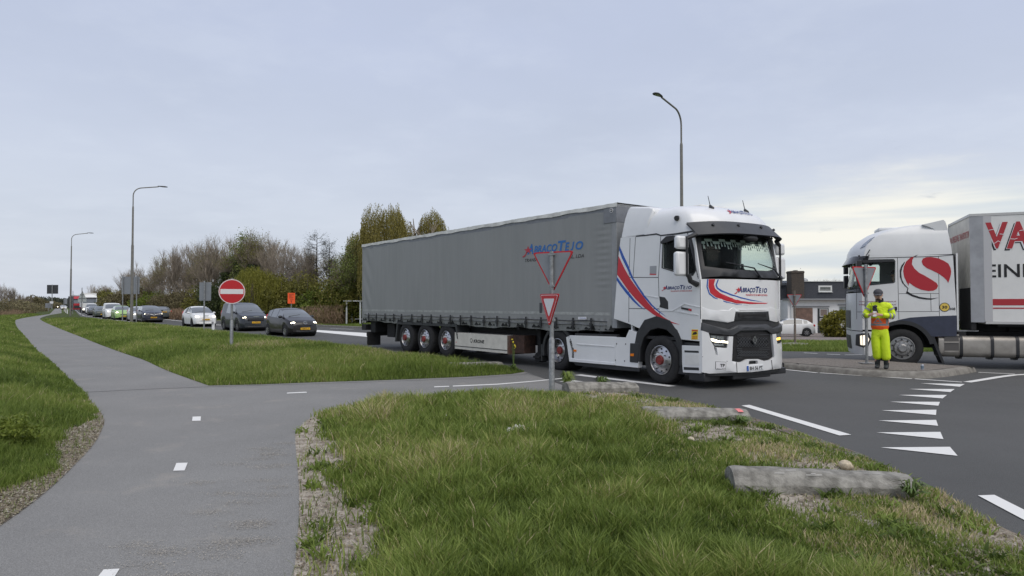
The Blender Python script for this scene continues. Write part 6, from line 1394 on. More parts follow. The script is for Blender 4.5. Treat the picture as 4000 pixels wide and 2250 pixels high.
b = MB(); V2, F2 = cdt(inset(loopb, sgn_*.195), step=.2); b.add([(p[0], p[1], .149+.012*vnoise(p[0], p[1], .3, 8)+.0) for p in V2], F2); b.build('top_surface', GRAV, isl, smooth=60)
b = MB()
for i in range(9):
    t_ = i/9; p = Vector(ob[1]).lerp(Vector(ob[4]), t_); q = p+Vector((.02, .16)); b.box(-.004, .004, -.004, .20, -.0, .155, 0, Matrix.Translation((p.x, p.y-.004, 0)))
b.build('kerb_joint', SEAM, ik)
t = thing('drink_can', 'small white and silver drink can standing on the island near its right end', 'can', (*gp(3603, 1446, .15), .155)); b = MB(); b.tube([(0, 0, 0), (0, 0, .008), (0, 0, .12), (0, 0, .13)], [.027, .033, .033, .027], 12); o = b.build('can_body', mat('can_print', (.45, .47, .52), .3, metal=.5), t); b = MB(); b.tube([(0, 0, .03), (0, 0, .10)], .0335, 12); b.build('can_label', mat('can_dark_print', (.15, .2, .25), .4), t)
# cobble strip along the verge
COB = bpy.data.materials.new('clinker_strip')
def cob(m, sc, c1, c2, mort):
    m.use_nodes = True; nt = m.node_tree; b = nt.nodes['Principled BSDF']; b.inputs['Roughness'].default_value = .9
    tc = nt.nodes.new('ShaderNodeTexCoord'); br = nt.nodes.new('ShaderNodeTexBrick'); br.inputs['Scale'].default_value = sc; br.inputs['Color1'].default_value = (*c1, 1); br.inputs['Color2'].default_value = (*c2, 1); br.inputs['Mortar'].default_value = (*mort, 1); br.inputs['Mortar Size'].default_value = .03
    mp = nt.nodes.new('ShaderNodeMapping'); mp.inputs['Rotation'].default_value = (0, 0, R(-35)); nt.links.new(tc.outputs['Object'], mp.inputs[0]); nt.links.new(mp.outputs[0], br.inputs['Vector'])
    nz = nt.nodes.new('ShaderNodeTexNoise'); nz.inputs['Scale'].default_value = 6; nz.inputs['Detail'].default_value = 7; nt.links.new(tc.outputs['Object'], nz.inputs['Vector']); mx = nt.nodes.new('ShaderNodeMix'); mx.data_type = 'RGBA'; mx.blend_type = 'MULTIPLY'; mx.inputs[0].default_value = .7; nt.links.new(br.outputs[0], mx.inputs[6]); nt.links.new(nz.outputs[1], mx.inputs[7]); nt.links.new(mx.outputs[2], b.inputs['Base Color'])
cob(COB, 5, (.30, .26, .22), (.20, .18, .15), (.10, .10, .05))
rd = [Vector(p) for p in nearpts[1:10]]; out = []; inn = []
for i, p in enumerate(rd):
    d_ = (rd[min(i+1, len(rd)-1)]-rd[max(i-1, 0)]).normalized(); nn = Vector((-d_.y, d_.x)); w_ = .30*(1-i/14); out.append(tuple(p+nn*.05)); inn.append(tuple(p-nn*w_))
V, Fc = cdt(out+inn[::-1]); b = MB(); b.add([(p[0], p[1], .020) for p in V], Fc); o = b.build('clinker_strip', COB, None, smooth=0); struct(o)

# ---------------------------------------------------------------- litter, stones, weeds
def stone(px_, r, label, col, flat=.65):
    x, y = gp(*px_); t = MB(); t.sph((0, 0, 0), 1, 14, k=10); V = []
    for v in t.v:
        n_ = 1+.28*(vnoise(v[0]*1.3+5, v[1]*1.3+v[2], .6, 3)-.5)*2*.6; V.append((v[0]*r*n_, v[1]*r*.75*n_, v[2]*r*flat*n_))
    t.v = V; o = t.build('stone', mat('pale_stone_%d' % int(r*1000), col, .85, var=.25, vscale=25, bump=.4), None); o.location = (x, y, .06+r*flat*.5); o.rotation_euler = (.1, .2, .4); tag(o, label, 'stone')
stone((3305, 1852), .075, 'pale cream stone in the short grass behind the nearest concrete block', (.50, .43, .32)); stone((2700, 1741), .045, 'small cream stone in the verge left of the cobble strip', (.50, .44, .34))
x, y = gp(2025, 1735); t = MB(); n_ = 9
pts = {}
def crum(u, v): return (u*.12+.03*math.sin(v*9+u*5), v*.10+.03*math.sin(u*11), .05+.075*abs(math.sin(u*6+v*4))*(1-.5*abs(u))+.02*math.sin(v*13))
t.grid(crum, np.linspace(-1, 1, 11), np.linspace(-1, 1, 9)); t.grid(lambda u, v: (.16+.10*u+.02*math.sin(9*v), .02+.05*v, .04+.03*abs(math.sin(7*u+5*v))), np.linspace(-1, 1, 8), np.linspace(-1, 1, 6))
o = t.build('crumpled_paper', mat('dirty_white_paper', (.62, .60, .58), .8, var=.2, vscale=30), None, smooth=0); o.location = (x, y, .10); tag(o, 'crumpled dirty white paper lying in the foreground grass', 'litter')
LEAFG = mat('weed_leaf', (.08, .13, .02), .6, var=.3, vscale=12); LEAFY = mat('fresh_weed_leaf', (.16, .22, .035), .6, var=.35, vscale=15)
def weed(px_, z, label, n, r, h, lw, m, flowers=None, name='weed'):
    x, y = gp(*px_); t = thing(name, label, 'plant', (x, y, z)); b = MB(); rg = random.Random(px_[0])
    for i in range(n):
        a = rg.uniform(0, 6.283); l_ = rg.uniform(.5, 1)*r; hh = rg.uniform(.4, 1)*h; w_ = lw*rg.uniform(.6, 1.2); P0 = Vector((0, 0, 0)); P1 = Vector((math.cos(a)*l_*.5, math.sin(a)*l_*.5, hh)); P2 = Vector((math.cos(a)*l_, math.sin(a)*l_, hh*.75)); n1 = Vector((-math.sin(a), math.cos(a), .3))*w_
        b.add([P0-n1*.2, P0+n1*.2, P1+n1, P1-n1, P2], [(0, 1, 2, 3), (3, 2, 4)])
    b.build('leaves', m, t)
    if flowers:
        b = MB(); 
        for k in range(3): b.tube([(0, 0, 0), (.02*k-.02, .01, flowers*.5), (.03*k-.02, .02, flowers*(1-.12*k))], .006, 5)
        b.build('stem', m, t); b = MB()
        for k in range(3):
            for j in range(5): b.sph((.03*k-.02+rg.uniform(-.03, .03), .02+rg.uniform(-.03, .03), flowers*(1-.12*k)+rg.uniform(-.06, .03)), .014, 6, k=4)
        b.build('blossom', mat('yellow_blossom', (.75, .6, .03), .6), t)
weed((2006, 1450), .03, 'tall thin weed with yellow blossom at the tip of the middle verge', 26, .16, .16, .018, LEAFG, .75, 'flowering_weed')
weed((2215, 1530), .06, 'bushy weed at the foot of the foreground yield sign post', 160, .20, .34, .009, LEAFY)
weed((2350, 1532), .06, 'broad leaved weed growing against the concrete block by the sign', 130, .20, .24, .012, LEAFG)
weed((3560, 1968), .05, 'spiky green weed at the right end of the nearest concrete block', 60, .18, .15, .010, LEAFG)
weed((2890, 1667), .05, 'green weed in front of the block with the pink spot', 60, .22, .10, .010, LEAFG)
# ---------------------------------------------------------------- people
SKIN = mat('skin', (.58, .36, .27), .55, var=.06, vscale=20)
def skin(name, J, E, m, par, sub=2, root=0):
    """continuous surface grown over joints J {name: (pos, rx, ry)} and edges E"""
    ks = list(J); me = bpy.data.meshes.new(name); me.from_pydata([J[k][0] for k in ks], [(ks.index(a), ks.index(b_)) for a, b_ in E], [])
    o = bpy.data.objects.new(name, me); COL.objects.link(o); o.parent = par
    md = o.modifiers.new('skin', 'SKIN'); md.use_smooth_shade = True
    for i, k in enumerate(ks): me.skin_vertices[0].data[i].radius = (J[k][1], J[k][2]); me.skin_vertices[0].data[i].use_root = (i == root)
    s = o.modifiers.new('sub', 'SUBSURF'); s.levels = sub; s.render_levels = sub
    me.materials.append(m); return o
def HIVIS():
    m = bpy.data.materials.new('high_visibility_jacket'); m.use_nodes = True; nt = m.node_tree; b = nt.nodes['Principled BSDF']; b.inputs['Roughness'].default_value = .7
    tc = nt.nodes.new('ShaderNodeTexCoord'); sp = nt.nodes.new('ShaderNodeSeparateXYZ'); nt.links.new(tc.outputs['Object'], sp.inputs[0])
    nz = nt.nodes.new('ShaderNodeTexNoise'); nz.inputs['Scale'].default_value = 9; nt.links.new(tc.outputs['Object'], nz.inputs['Vector'])
    def ma(op, a, b_, c=None):
        x = nt.nodes.new('ShaderNodeMath'); x.operation = op
        for i, v in enumerate((a, b_, c)):
            if v is None: continue
            if hasattr(v, 'is_output'): nt.links.new(v, x.inputs[i])
            else: x.inputs[i].default_value = v
        return x.outputs[0]
    def band(v, c, h): return ma('LESS_THAN', ma('ABSOLUTE', ma('SUBTRACT', v, c), 0), h)
    X, Y, Z = sp.outputs
    def mx(f, a, b_):
        x = nt.nodes.new('ShaderNodeMix'); x.data_type = 'RGBA'; nt.links.new(f, x.inputs[0])
        for i, q in ((6, a), (7, b_)):
            if isinstance(q, tuple): x.inputs[i].default_value = (*q, 1)
            else: nt.links.new(q, x.inputs[i])
        return x.outputs[2]
    c = mx(ma('LESS_THAN', Z, 1.185), (.62, .80, .015), (.95, .13, .015))
    g_ = ma('MAXIMUM', band(Z, 1.035, .026), ma('MULTIPLY', ma('MAXIMUM', band(X, -.16, .024), band(X, .19, .024)), ma('MULTIPLY', ma('LESS_THAN', Z, 1.185), ma('GREATER_THAN', Z, 1.03))))
    g_ = ma('MAXIMUM', g_, ma('MULTIPLY', band(Z, 1.125, .018), ma('GREATER_THAN', ma('ABSOLUTE', X, 0), .17)))
    # triangle emblem outline on the belly
    dx = ma('ABSOLUTE', ma('SUBTRACT', X, .0), 0); e = ma('ADD', ma('MULTIPLY', dx, 1.3), ma('SUBTRACT', Z, 1.09))
    tri_ = ma('MULTIPLY', ma('LESS_THAN', ma('ABSOLUTE', ma('SUBTRACT', e, .095), 0), .022), ma('GREATER_THAN', Z, 1.075)); tri_ = ma('MAXIMUM', tri_, ma('MULTIPLY', band(Z, 1.088, .013), ma('LESS_THAN', dx, .085)))
    g_ = ma('MAXIMUM', g_, ma('MULTIPLY', tri_, ma('LESS_THAN', Y, 0.0)))
    c = mx(g_, c, (.24, .25, .25)); nt.links.new(c, b.inputs['Base Color'])
    bp = nt.nodes.new('ShaderNodeBump'); bp.inputs['Strength'].default_value = .8; bp.inputs['Distance'].default_value = .05; nt.links.new(nz.outputs[0], bp.inputs['Height']); nt.links.new(bp.outputs[0], b.inputs['Normal'])
    return m
YEL = mat('high_visibility_yellow', (.60, .80, .015), .7, bump=1.0, bscale=14); REFL = mat('reflective_band', (.26, .27, .27), .4); BOOT = mat('dark_rubber_boot', (.028, .032, .034), .6, var=.3); NAVYC = mat('dark_collar', (.02, .022, .035), .8)
WX_, WY_ = gp(3436, 1440, .155)
wk = thing('person', 'worker in yellow and orange high visibility clothing looking down at a phone on the island', 'person', (WX_, WY_+.05, .155), R(-28))
# local: +x picture right, -y towards the camera
V3 = lambda *a: a
J = {'pel': ((.05,.0,.95),.08,.07), 'chest': ((.04,-.0,1.38),.13,.09), 'neckb': ((.04,-.01,1.54),.07,.07), 'neck': ((.03,-.03,1.60),.058,.062), 'skull1': ((.02,-.055,1.68),.076,.088), 'skull2': ((.015,-.05,1.755),.082,.098), 'skull3': ((.01,-.04,1.815),.062,.075),
     'chin': ((.015,-.115,1.635),.034,.03), 'face': ((.012,-.135,1.69),.052,.036), 'nose': ((.005,-.172,1.70),.014,.014),
     'shl': ((-.15,.0,1.50),.06,.06), 'ell': ((-.27,-.05,1.24),.045,.045), 'wrl': ((-.17,-.27,1.265),.03,.024), 'pl': ((-.135,-.33,1.275),.036,.018),
     'shr': ((.23,.0,1.50),.06,.06), 'elr': ((.31,-.06,1.24),.045,.045), 'wrr': ((.06,-.27,1.265),.03,.024), 'pr': ((-.0,-.325,1.275),.036,.018),
     'hipl': ((-.06,0,.90),.09,.09), 'kl': ((-.05,-.03,.50),.06,.06), 'al': ((-.03,.02,.12),.045,.045), 'hipr': ((.15,0,.90),.09,.09), 'kr': ((.16,-.05,.50),.06,.06), 'ar': ((.19,-.04,.12),.045,.045)}
E_ = [('pel','chest'),('chest','neckb'),('neckb','neck'),('neck','skull1'),('skull1','skull2'),('skull2','skull3'),('skull1','chin'),('skull2','face'),('face','nose'),('chest','shl'),('shl','ell'),('ell','wrl'),('wrl','pl'),('chest','shr'),('shr','elr'),('elr','wrr'),('wrr','pr'),('pel','hipl'),('hipl','kl'),('kl','al'),('pel','hipr'),('hipr','kr'),('kr','ar')]
for sd, (px_, dr) in {'l': (Vector((-.135,-.33,1.275)), 1), 'r': (Vector((0,-.325,1.275)), -1)}.items():
    for k, ln in enumerate((.062, .072, .068, .055)):       # four fingers curled round the phone
        f0 = px_+Vector((.012*dr, -.028, .026-.018*k)); f1 = f0+Vector((ln*.55*dr, -.018, -.002)); f2 = f1+Vector((ln*.5*dr, .018, .0))
        for nm, q, r_ in (('a', f0, .0095), ('b', f1, .009), ('c', f2, .008)): J[f'{sd}{k}{nm}'] = (tuple(q), r_, r_)
        E_ += [('p'+sd, f'{sd}{k}a'), (f'{sd}{k}a', f'{sd}{k}b'), (f'{sd}{k}b', f'{sd}{k}c')]
    t0 = px_+Vector((.02*dr, .0, .036)); t1 = t0+Vector((.025*dr, -.02, .026)); J[f'{sd}ta'] = (tuple(t0), .011, .011); J[f'{sd}tb'] = (tuple(t1), .009, .009); E_ += [('p'+sd, f'{sd}ta'), (f'{sd}ta', f'{sd}tb')]
skin('body', J, E_, SKIN, wk)
for s in (-1, 1): b = MB(); b.sph((.015+s*.084, -.045, 1.735), (.014, .022, .034), 8); b.build('ear', SKIN, wk)
for s in (-1, 1): b = MB(); b.sph((.011+s*.028, -.148, 1.728), (.012, .008, .007), 8, 0); b.build('eye', INK, wk)
b = MB(); b.sph((.012, -.158, 1.662), (.022, .008, .006), 8); b.build('mouth', mat('lip', (.35, .14, .12), .5), wk)
JK = {'hem': ((.04,.01,.86),.215,.16), 'waist': ((.04,.0,1.05),.205,.15), 'belly': ((.04,-.01,1.18),.20,.15), 'chest': ((.04,-.0,1.36),.205,.145), 'top': ((.04,-.0,1.48),.135,.10), 'col': ((.04,-.01,1.575),.075,.075),
      'sl': ((-.14,.0,1.475),.092,.092), 'ul': ((-.215,-.01,1.36),.085,.085), 'el': ((-.27,-.05,1.235),.082,.08), 'fl': ((-.225,-.17,1.25),.07,.07), 'cl': ((-.185,-.245,1.262),.058,.055),
      'sr': ((.22,.0,1.475),.092,.092), 'ur': ((.285,-.01,1.36),.085,.085), 'er': ((.315,-.06,1.235),.082,.08), 'fr': ((.19,-.18,1.25),.07,.07), 'cr': ((.085,-.25,1.262),.058,.055)}
EJ = [('hem','waist'),('waist','belly'),('belly','chest'),('chest','top'),('top','col'),('top','sl'),('sl','ul'),('ul','el'),('el','fl'),('fl','cl'),('top','sr'),('sr','ur'),('ur','er'),('er','fr'),('fr','cr')]
jk = skin('jacket', JK, EJ, HIVIS(), wk)
b = MB()
def cuff(a, c, r0, r1): b.tube([a, c], [r0, r1], 14, caps=False)
for pa, pb, r_ in ((Vector(JK['el'][0]), Vector(JK['fl'][0]), .083), (Vector(JK['er'][0]), Vector(JK['fr'][0]), .083)):
    for t_ in (.25, .8): q = pa.lerp(pb, t_); d_ = (pb-pa).normalized()*.022; rr_ = r_-.010*t_; b.tube([q-d_, q+d_], [rr_, rr_-.002], 14, 0, False)
for pa, pb in ((Vector(JK['sl'][0]), Vector(JK['ul'][0])), (Vector(JK['sr'][0]), Vector(JK['ur'][0]))): q = pa.lerp(pb, .75); d_ = (pb-pa).normalized()*.02; b.tube([q-d_, q+d_], [.092, .09], 14, 0, False)
b.build('reflective_band', REFL, jk)
b = MB(); b.tube([(.04, -.005, 1.54), (.04, -.01, 1.60), (.035, -.02, 1.635)], [.088, .085, .088], 16, 0, False); b.build('collar', NAVYC, jk)
TR = {'w0': ((.04,.0,1.06),.15,.11), 'w': ((.04,.0,.93),.168,.13), 'hl': ((-.045,0,.80),.12,.12), 'tl': ((-.045,-.02,.62),.115,.115), 'kl': ((-.035,-.03,.47),.108,.108), 'cl': ((-.02,.0,.34),.112,.11), 'bl': ((-.015,.02,.20),.112,.108),
      'hr': ((.13,0,.80),.12,.12), 'tr': ((.14,-.03,.62),.115,.115), 'kr': ((.15,-.05,.47),.108,.108), 'cr': ((.16,-.04,.33),.112,.11), 'br': ((.165,-.04,.18),.112,.108)}
tz = skin('trousers', TR, [('w0','w'),('w','hl'),('hl','tl'),('tl','kl'),('kl','cl'),('cl','bl'),('w','hr'),('hr','tr'),('tr','kr'),('kr','cr'),('cr','br')], YEL, wk)
for nm, x, y in (('l', -.02, .02), ('r', .165, -.04)):
    skin('boot', {'a': ((x,y,.40),.075,.078), 'b': ((x,y+.005,.14),.062,.066), 'c': ((x,y+.01,.055),.058,.058), 'd': ((x-.01,y-.10,.045),.055,.046), 'e': ((x-.015,y-.19,.038),.045,.036)}, [('a','b'),('b','c'),('c','d'),('d','e')], BOOT, wk)
CAPM = mat('dark_grey_cap', (.06, .06, .07), .85, var=.15, vscale=30); HAIR = mat('brown_hair', (.05, .032, .022), .8, var=.3, vscale=60)
b = MB(); b.sph((.013, -.045, 1.775), (.105, .122, .105), 18, k=12); b.v = [(x, y, max(z, 1.762)) for x, y, z in b.v]
cp = b.build('cap', CAPM, wk, smooth=50)
b = MB(); b.grid(lambda u, v: (.013+.085*u*(1-.25*v*v), -.135-.11*v*(1-.35*u*u), 1.772-.045*v-.018*u*u), np.linspace(-1, 1, 11), np.linspace(0, 1, 6)); b.grid(lambda u, v: (.013+.085*u*(1-.25*v*v), -.135-.11*v*(1-.35*u*u), 1.766-.045*v-.018*u*u), np.linspace(-1, 1, 11), np.linspace(0, 1, 6)); b.build('cap_peak', CAPM, cp, smooth=50)
b = MB(); b.sph((.015, -.02, 1.715), (.088, .092, .06), 14); b.build('hair', HAIR, wk)
b = MB(); b.sph((.015, -.115, 1.625), (.050, .040, .028), 12); b.build('beard', HAIR, wk)
t = thing('phone', 'phone held in both hands by the worker', 'phone', (0, 0, 0)); t.location = (Matrix.Translation(wk.location) @ Matrix.Rotation(R(-28), 4, 'Z')) @ Vector((-.065, -.365, 1.285)); t.rotation_euler = (R(-35), 0, R(-28))
b = MB(); b.box(-.038, .038, -.006, .006, -.07, .08); b.build('phone_body', mat('phone_case', (.45, .46, .48), .3), t, bevel=.004); b = MB(); b.box(-.034, .034, .0062, .008, -.065, .075); b.build('screen', INK, t)
t = thing('two_way_radio', 'black two way radio with short aerial clipped to the chest of the worker', 'radio', (0, 0, 0)); t.location = (Matrix.Translation(wk.location) @ Matrix.Rotation(R(-28), 4, 'Z')) @ Vector((-.055, -.185, 1.37)); t.rotation_euler = (0, R(-12), R(-28))
b = MB(); b.box(-.045, .05, -.05, .03, -.10, .08); b.sph((.02, -.02, .09), (.05, .05, .035), 10); b.build('radio_body', BLACKP, t, bevel=.012); b = MB(); b.tube([(-.03, 0, .07), (-.045, 0, .20)], .006, 6); b.build('aerial', BLACKP, t)
# driver of the white lorry on the right, seen in the side window
DKC = mat('dark_clothing', (.03, .03, .035), .9); M3 = Matrix.Translation((O3.x, O3.y, 0)) @ Matrix.Rotation(A3, 4, 'Z')
dv = thing('person', 'driver seated in the lorry behind the worker, seen as a dark shape', 'person', tuple(M3 @ Vector((.05, .55, 1.70))), A3)
skin('body', {'p': ((-.15,0,.05),.16,.14), 'c': ((-.10,0,.42),.17,.12), 'n': ((-.06,0,.62),.06,.06), 'h1': ((-.03,0,.70),.085,.075), 'h2': ((-.02,0,.80),.10,.08), 'ch': ((.06,0,.68),.03,.03), 'no': ((.085,0,.745),.014,.014), 'sl': ((-.09,.2,.52),.06,.06), 'el': ((.12,.26,.25),.05,.05), 'wl': ((.36,.18,.42),.035,.035), 'hl': ((.44,.15,.46),.04,.025), 'sr': ((-.09,-.2,.52),.06,.06), 'er': ((.12,-.26,.25),.05,.05), 'wr': ((.36,-.18,.42),.035,.035), 'hr': ((.44,-.15,.46),.04,.025), 'kl': ((.35,.12,.0),.08,.08), 'kr': ((.35,-.12,.0),.08,.08)}, [('p','c'),('c','n'),('n','h1'),('h1','h2'),('h1','ch'),('h2','no'),('c','sl'),('sl','el'),('el','wl'),('wl','hl'),('c','sr'),('sr','er'),('er','wr'),('wr','hr'),('p','kl'),('p','kr')], SKIN, dv)
skin('jacket', {'p': ((-.15,0,.05),.19,.16), 'c': ((-.10,0,.42),.20,.14), 't': ((-.08,0,.56),.12,.08), 'sl': ((-.09,.2,.50),.085,.085), 'el': ((.12,.27,.25),.07,.07), 'wl': ((.33,.19,.40),.05,.05), 'sr': ((-.09,-.2,.50),.085,.085), 'er': ((.12,-.27,.25),.07,.07), 'wr': ((.33,-.19,.40),.05,.05)}, [('p','c'),('c','t'),('t','sl'),('sl','el'),('el','wl'),('t','sr'),('sr','er'),('er','wr')], DKC, dv)
b = MB(); b.sph((-.02, 0, .815), (.115, .10, .095), 14); b.v = [(x, y, max(z, .80)) for x, y, z in b.v]; b.box(.07, .17, -.06, .06, .80, .812); b.build('cap', DKC, dv, smooth=50)
b = MB(); b.tube([(.55+.10*math.cos(a), .55+.20*math.sin(a), 2.08+.16*math.cos(a)) for a in np.linspace(0, 2*math.pi, 20)], .018, 6); b.build('steering_wheel', BLACKP, dt)
# scooter rider far down the path
sx, sy = lx(226, 270), 270
t = thing('scooter', 'tiny scooter with bright headlight at the far end of the cycle path', 'scooter', (sx, sy, 0), R(-90+33))
for x in (-.62, .62): b = MB(); b.tube([(x+.22*math.cos(a), 0, .24+.22*math.sin(a)) for a in np.linspace(0, 2*math.pi, 17)], .05, 6); b.build('wheel', RUBBER, t)
b = MB(); b.tube([(.62, 0, .24), (.45, 0, .95)], .04, 6); b.tube([(.45, -.3, 1.02), (.45, .3, 1.02)], .02, 6); b.box(-.7, -.05, -.14, .14, .40, .72); b.box(-.05, .45, -.13, .13, .24, .32); b.box(.42, .50, -.2, .2, .3, .9); b.build('frame', BLACKP, t, bevel=.02)
b = MB(); b.sph((.54, 0, .82), (.09, .16, .13)); b.build('headlight', LAMPON, t)
rd_ = thing('person', 'dark clothed rider on the scooter at the far end of the path', 'person', (sx, sy, 0), R(-90+33))
skin('body', {'p': ((-.25,0,.80),.16,.15), 'c': ((-.18,0,1.2),.19,.13), 'n': ((-.14,0,1.38),.06,.06), 'h': ((-.12,0,1.52),.12,.11), 'sl': ((-.15,.2,1.28),.07,.07), 'wl': ((.38,.26,1.04),.04,.04), 'sr': ((-.15,-.2,1.28),.07,.07), 'wr': ((.38,-.26,1.04),.04,.04), 'kl': ((.18,.16,.78),.08,.08), 'fl': ((.2,.14,.36),.05,.05), 'kr': ((.18,-.16,.78),.08,.08), 'fr': ((.2,-.14,.36),.05,.05)}, [('p','c'),('c','n'),('n','h'),('c','sl'),('sl','wl'),('c','sr'),('sr','wr'),('p','kl'),('kl','fl'),('p','kr'),('kr','fr')], DKC, rd_, 1)
# ---------------------------------------------------------------- house, drive and garden on the right
HB = 66.0; HZ = -1.12; HA = R(-2)
KH = crop(2950, 1000, 3.45)
def hx(c, y=1200): return lx(2950+c/3.45, HB)
def hz(c): return CH+(1190-(1000+c/3.45))*HB/F
DGB = bpy.data.materials.new('dark_grey_brick')
def brick_mat(m, sc, c1, c2, mort, ms=.02, rot=(math.pi/2, 0, 0)):
    m.use_nodes = True; nt = m.node_tree; b = nt.nodes['Principled BSDF']; b.inputs['Roughness'].default_value = .85
    tc = nt.nodes.new('ShaderNodeTexCoord'); mp = nt.nodes.new('ShaderNodeMapping'); mp.inputs['Rotation'].default_value = rot; nt.links.new(tc.outputs['Object'], mp.inputs[0])
    br = nt.nodes.new('ShaderNodeTexBrick'); br.inputs['Scale'].default_value = sc; br.inputs['Color1'].default_value = (*c1, 1); br.inputs['Color2'].default_value = (*c2, 1); br.inputs['Mortar'].default_value = (*mort, 1); br.inputs['Mortar Size'].default_value = ms; nt.links.new(mp.outputs[0], br.inputs['Vector']); nt.links.new(br.outputs[0], b.inputs['Base Color']); return m
brick_mat(DGB, 4, (.048, .053, .065), (.065, .07, .083), (.035, .038, .045)); CHB = brick_mat(bpy.data.materials.new('brown_rough_brick'), 3.5, (.10, .075, .055), (.055, .045, .038), (.05, .045, .04), .05)
WALLW = mat('white_render', (.76, .77, .76), .8, var=.06, vscale=2); TRIM = mat('grey_gutter_board', (.22, .23, .24), .6); WFR = mat('white_window_frame', (.62, .63, .62), .5); CURTN = mat('pleated_brown_curtain', (.26, .17, .13), .9, col2=(.16, .11, .09), vscale=3); GCURT = mat('grey_green_curtain', (.20, .23, .22), .9, var=.3, vscale=4); HG = mat('house_window_glass', (.05, .06, .06), .1, coat=.3)
hs = thing('house', 'low house with white rendered front, dark grey upper storey and brown brick chimney', 'house', (0, HB, HZ), 0)
Hm = lambda c: hz(c)-HZ
X0, X1 = hx(437), hx(1240)+9
b = MB(); b.box(X0, X1, 0, 9, 0, Hm(592)); b.build('wall', WALLW, hs)
b = MB(); b.box(hx(665), X1, .6, 9, Hm(592), Hm(342)); b.box(hx(665)-.05, X1, .5, 9.1, Hm(342), Hm(336), 1); b.build('upper_wall', [DGB, WFR], hs)
b = MB(); b.box(hx(420), X1+.3, -.55, 1.2, Hm(592), Hm(592)+.12); b.box(hx(420), X1+.3, -.60, -.5, Hm(592)-.02, Hm(578)); b.build('canopy_roof', TRIM, hs, bevel=.01)
b = MB(); b.box(hx(-60), hx(555), 2.5, 10, 0, Hm(385), 0); b.box(hx(-60), hx(556), 2.3, 10, Hm(385), Hm(352), 1); b.build('annex', [DGB, mat('annex_fascia', (.10, .11, .13), .6)], hs)
b = MB(); cx0, cx1 = hx(502), hx(676)
b.box(cx0, cx1, .2, 1.4, Hm(600), Hm(198)); b.box(cx0-.03, cx1+.02, .15, 1.45, Hm(230), Hm(205)); ch = b.build('chimney', CHB, hs, bevel=.03); b = MB(); b.box(cx0+.5, cx1-.5, .5, 1.1, Hm(198), Hm(186)); b.build('chimney_cap', CONC, ch)
def win(x0, x1, z0, z1, name='window', cur=None, mull=(), fr=.07, m=None):
    b = MB(); P = [(hx(x0), Hm(z1)), (hx(x1), Hm(z1)), (hx(x1), Hm(z0)), (hx(x0), Hm(z0))]; I = [(P[0][0]+fr, P[0][1]+fr), (P[1][0]-fr, P[1][1]+fr), (P[2][0]-fr, P[2][1]-fr), (P[3][0]+fr, P[3][1]-fr)]
    y = -.02 if z0 > 592 else .58
    b.slab(P, lambda a, z, o: (a, y-o, z), .10, 0, [I])
    for q in mull: b.box(hx(q)-.035, hx(q)+.035, y-.01, y+.05, I[0][1], I[2][1])
    o = b.build(name, m or WFR, hs, bevel=.01); b = MB(); b.slab(I, lambda a, z, o_: (a, y-.012-o_, z), .02); b.build('pane', cur or HG, o); return o
win(890, 1076, 396, 484, fr=.16); b = MB(); b.box(hx(900), hx(1070), .48, .52, Hm(448), Hm(444)); b.box(hx(884), hx(1080), .44, .60, Hm(488), Hm(482)); b.build('window_sill', WFR, hs)
win(502, 772, 690, 905, cur=CURTN, mull=(540,)); b = MB()
for i in range(26): x = hx(545)+(hx(765)-hx(545))*i/26; b.tube([(x+.06, -.045, Hm(900)), (x+.06, -.045, Hm(702))], .035, 6)
b.build('curtain', CURTN, hs)
b = MB(); b.box(hx(838), hx(985), -.06, .02, Hm(1035), Hm(705)); dr = b.build('door', mat('dark_green_door', (.022, .028, .03), .5), hs, bevel=.01)
b = MB()
for z0, z1 in ((815, 712), (950, 838)):
    P = [(hx(862), Hm(z0)), (hx(968), Hm(z0)), (hx(968), Hm(z1)), (hx(862), Hm(z1))]; I = [(P[0][0]+.05, P[0][1]+.05), (P[1][0]-.05, P[1][1]+.05), (P[2][0]-.05, P[2][1]-.05), (P[3][0]+.05, P[3][1]-.05)]; b.slab(P, lambda a, z, o: (a, -.09-o, z), .03, 0, [I]); b.slab(I, lambda a, z, o: (a, -.075-o, z), .01, 1)
b.build('door_pane', [WFR, mat('brown_net_curtain', (.20, .16, .14), .8, var=.2)], dr); b = MB(); b.tube([(hx(850), -.10, Hm(826)), (hx(885), -.10, Hm(826))], .03, 6); b.build('door_handle', INK, dr)
b = MB(); b.box(hx(495), hx(992), -.10, 0, Hm(690), Hm(672)); b.build('lintel', TRIM, hs)
win(1122, 1300, 672, 905, cur=GCURT); b = MB(); b.box(hx(1112), hx(1300), -.12, 0, Hm(665), Hm(650)); b.build('window_hood', TRIM, hs)
b = MB(); b.tube([(hx(455), -.45, Hm(600)), (hx(462), -.3, Hm(625)), (hx(482), -.1, Hm(660)), (hx(482), -.08, 0)], .06, 8); b.build('drainpipe', WFR, hs)
b = MB(); b.sph((hx(848), 3, Hm(322)), (.33, .33, .28), 12); b.tube([(hx(848), 3, Hm(342)), (hx(848), 3, Hm(322))], .12, 8); b.build('roof_vent', STEEL, hs); b = MB(); b.tube([(hx(1160), 3, Hm(342)), (hx(1160), 3, Hm(325))], .10, 8); b.tube([(hx(1160), 3, Hm(325)), (hx(1160), 3, Hm(322))], .17, 8); b.build('roof_pipe', BLACKP, hs)
b = MB()
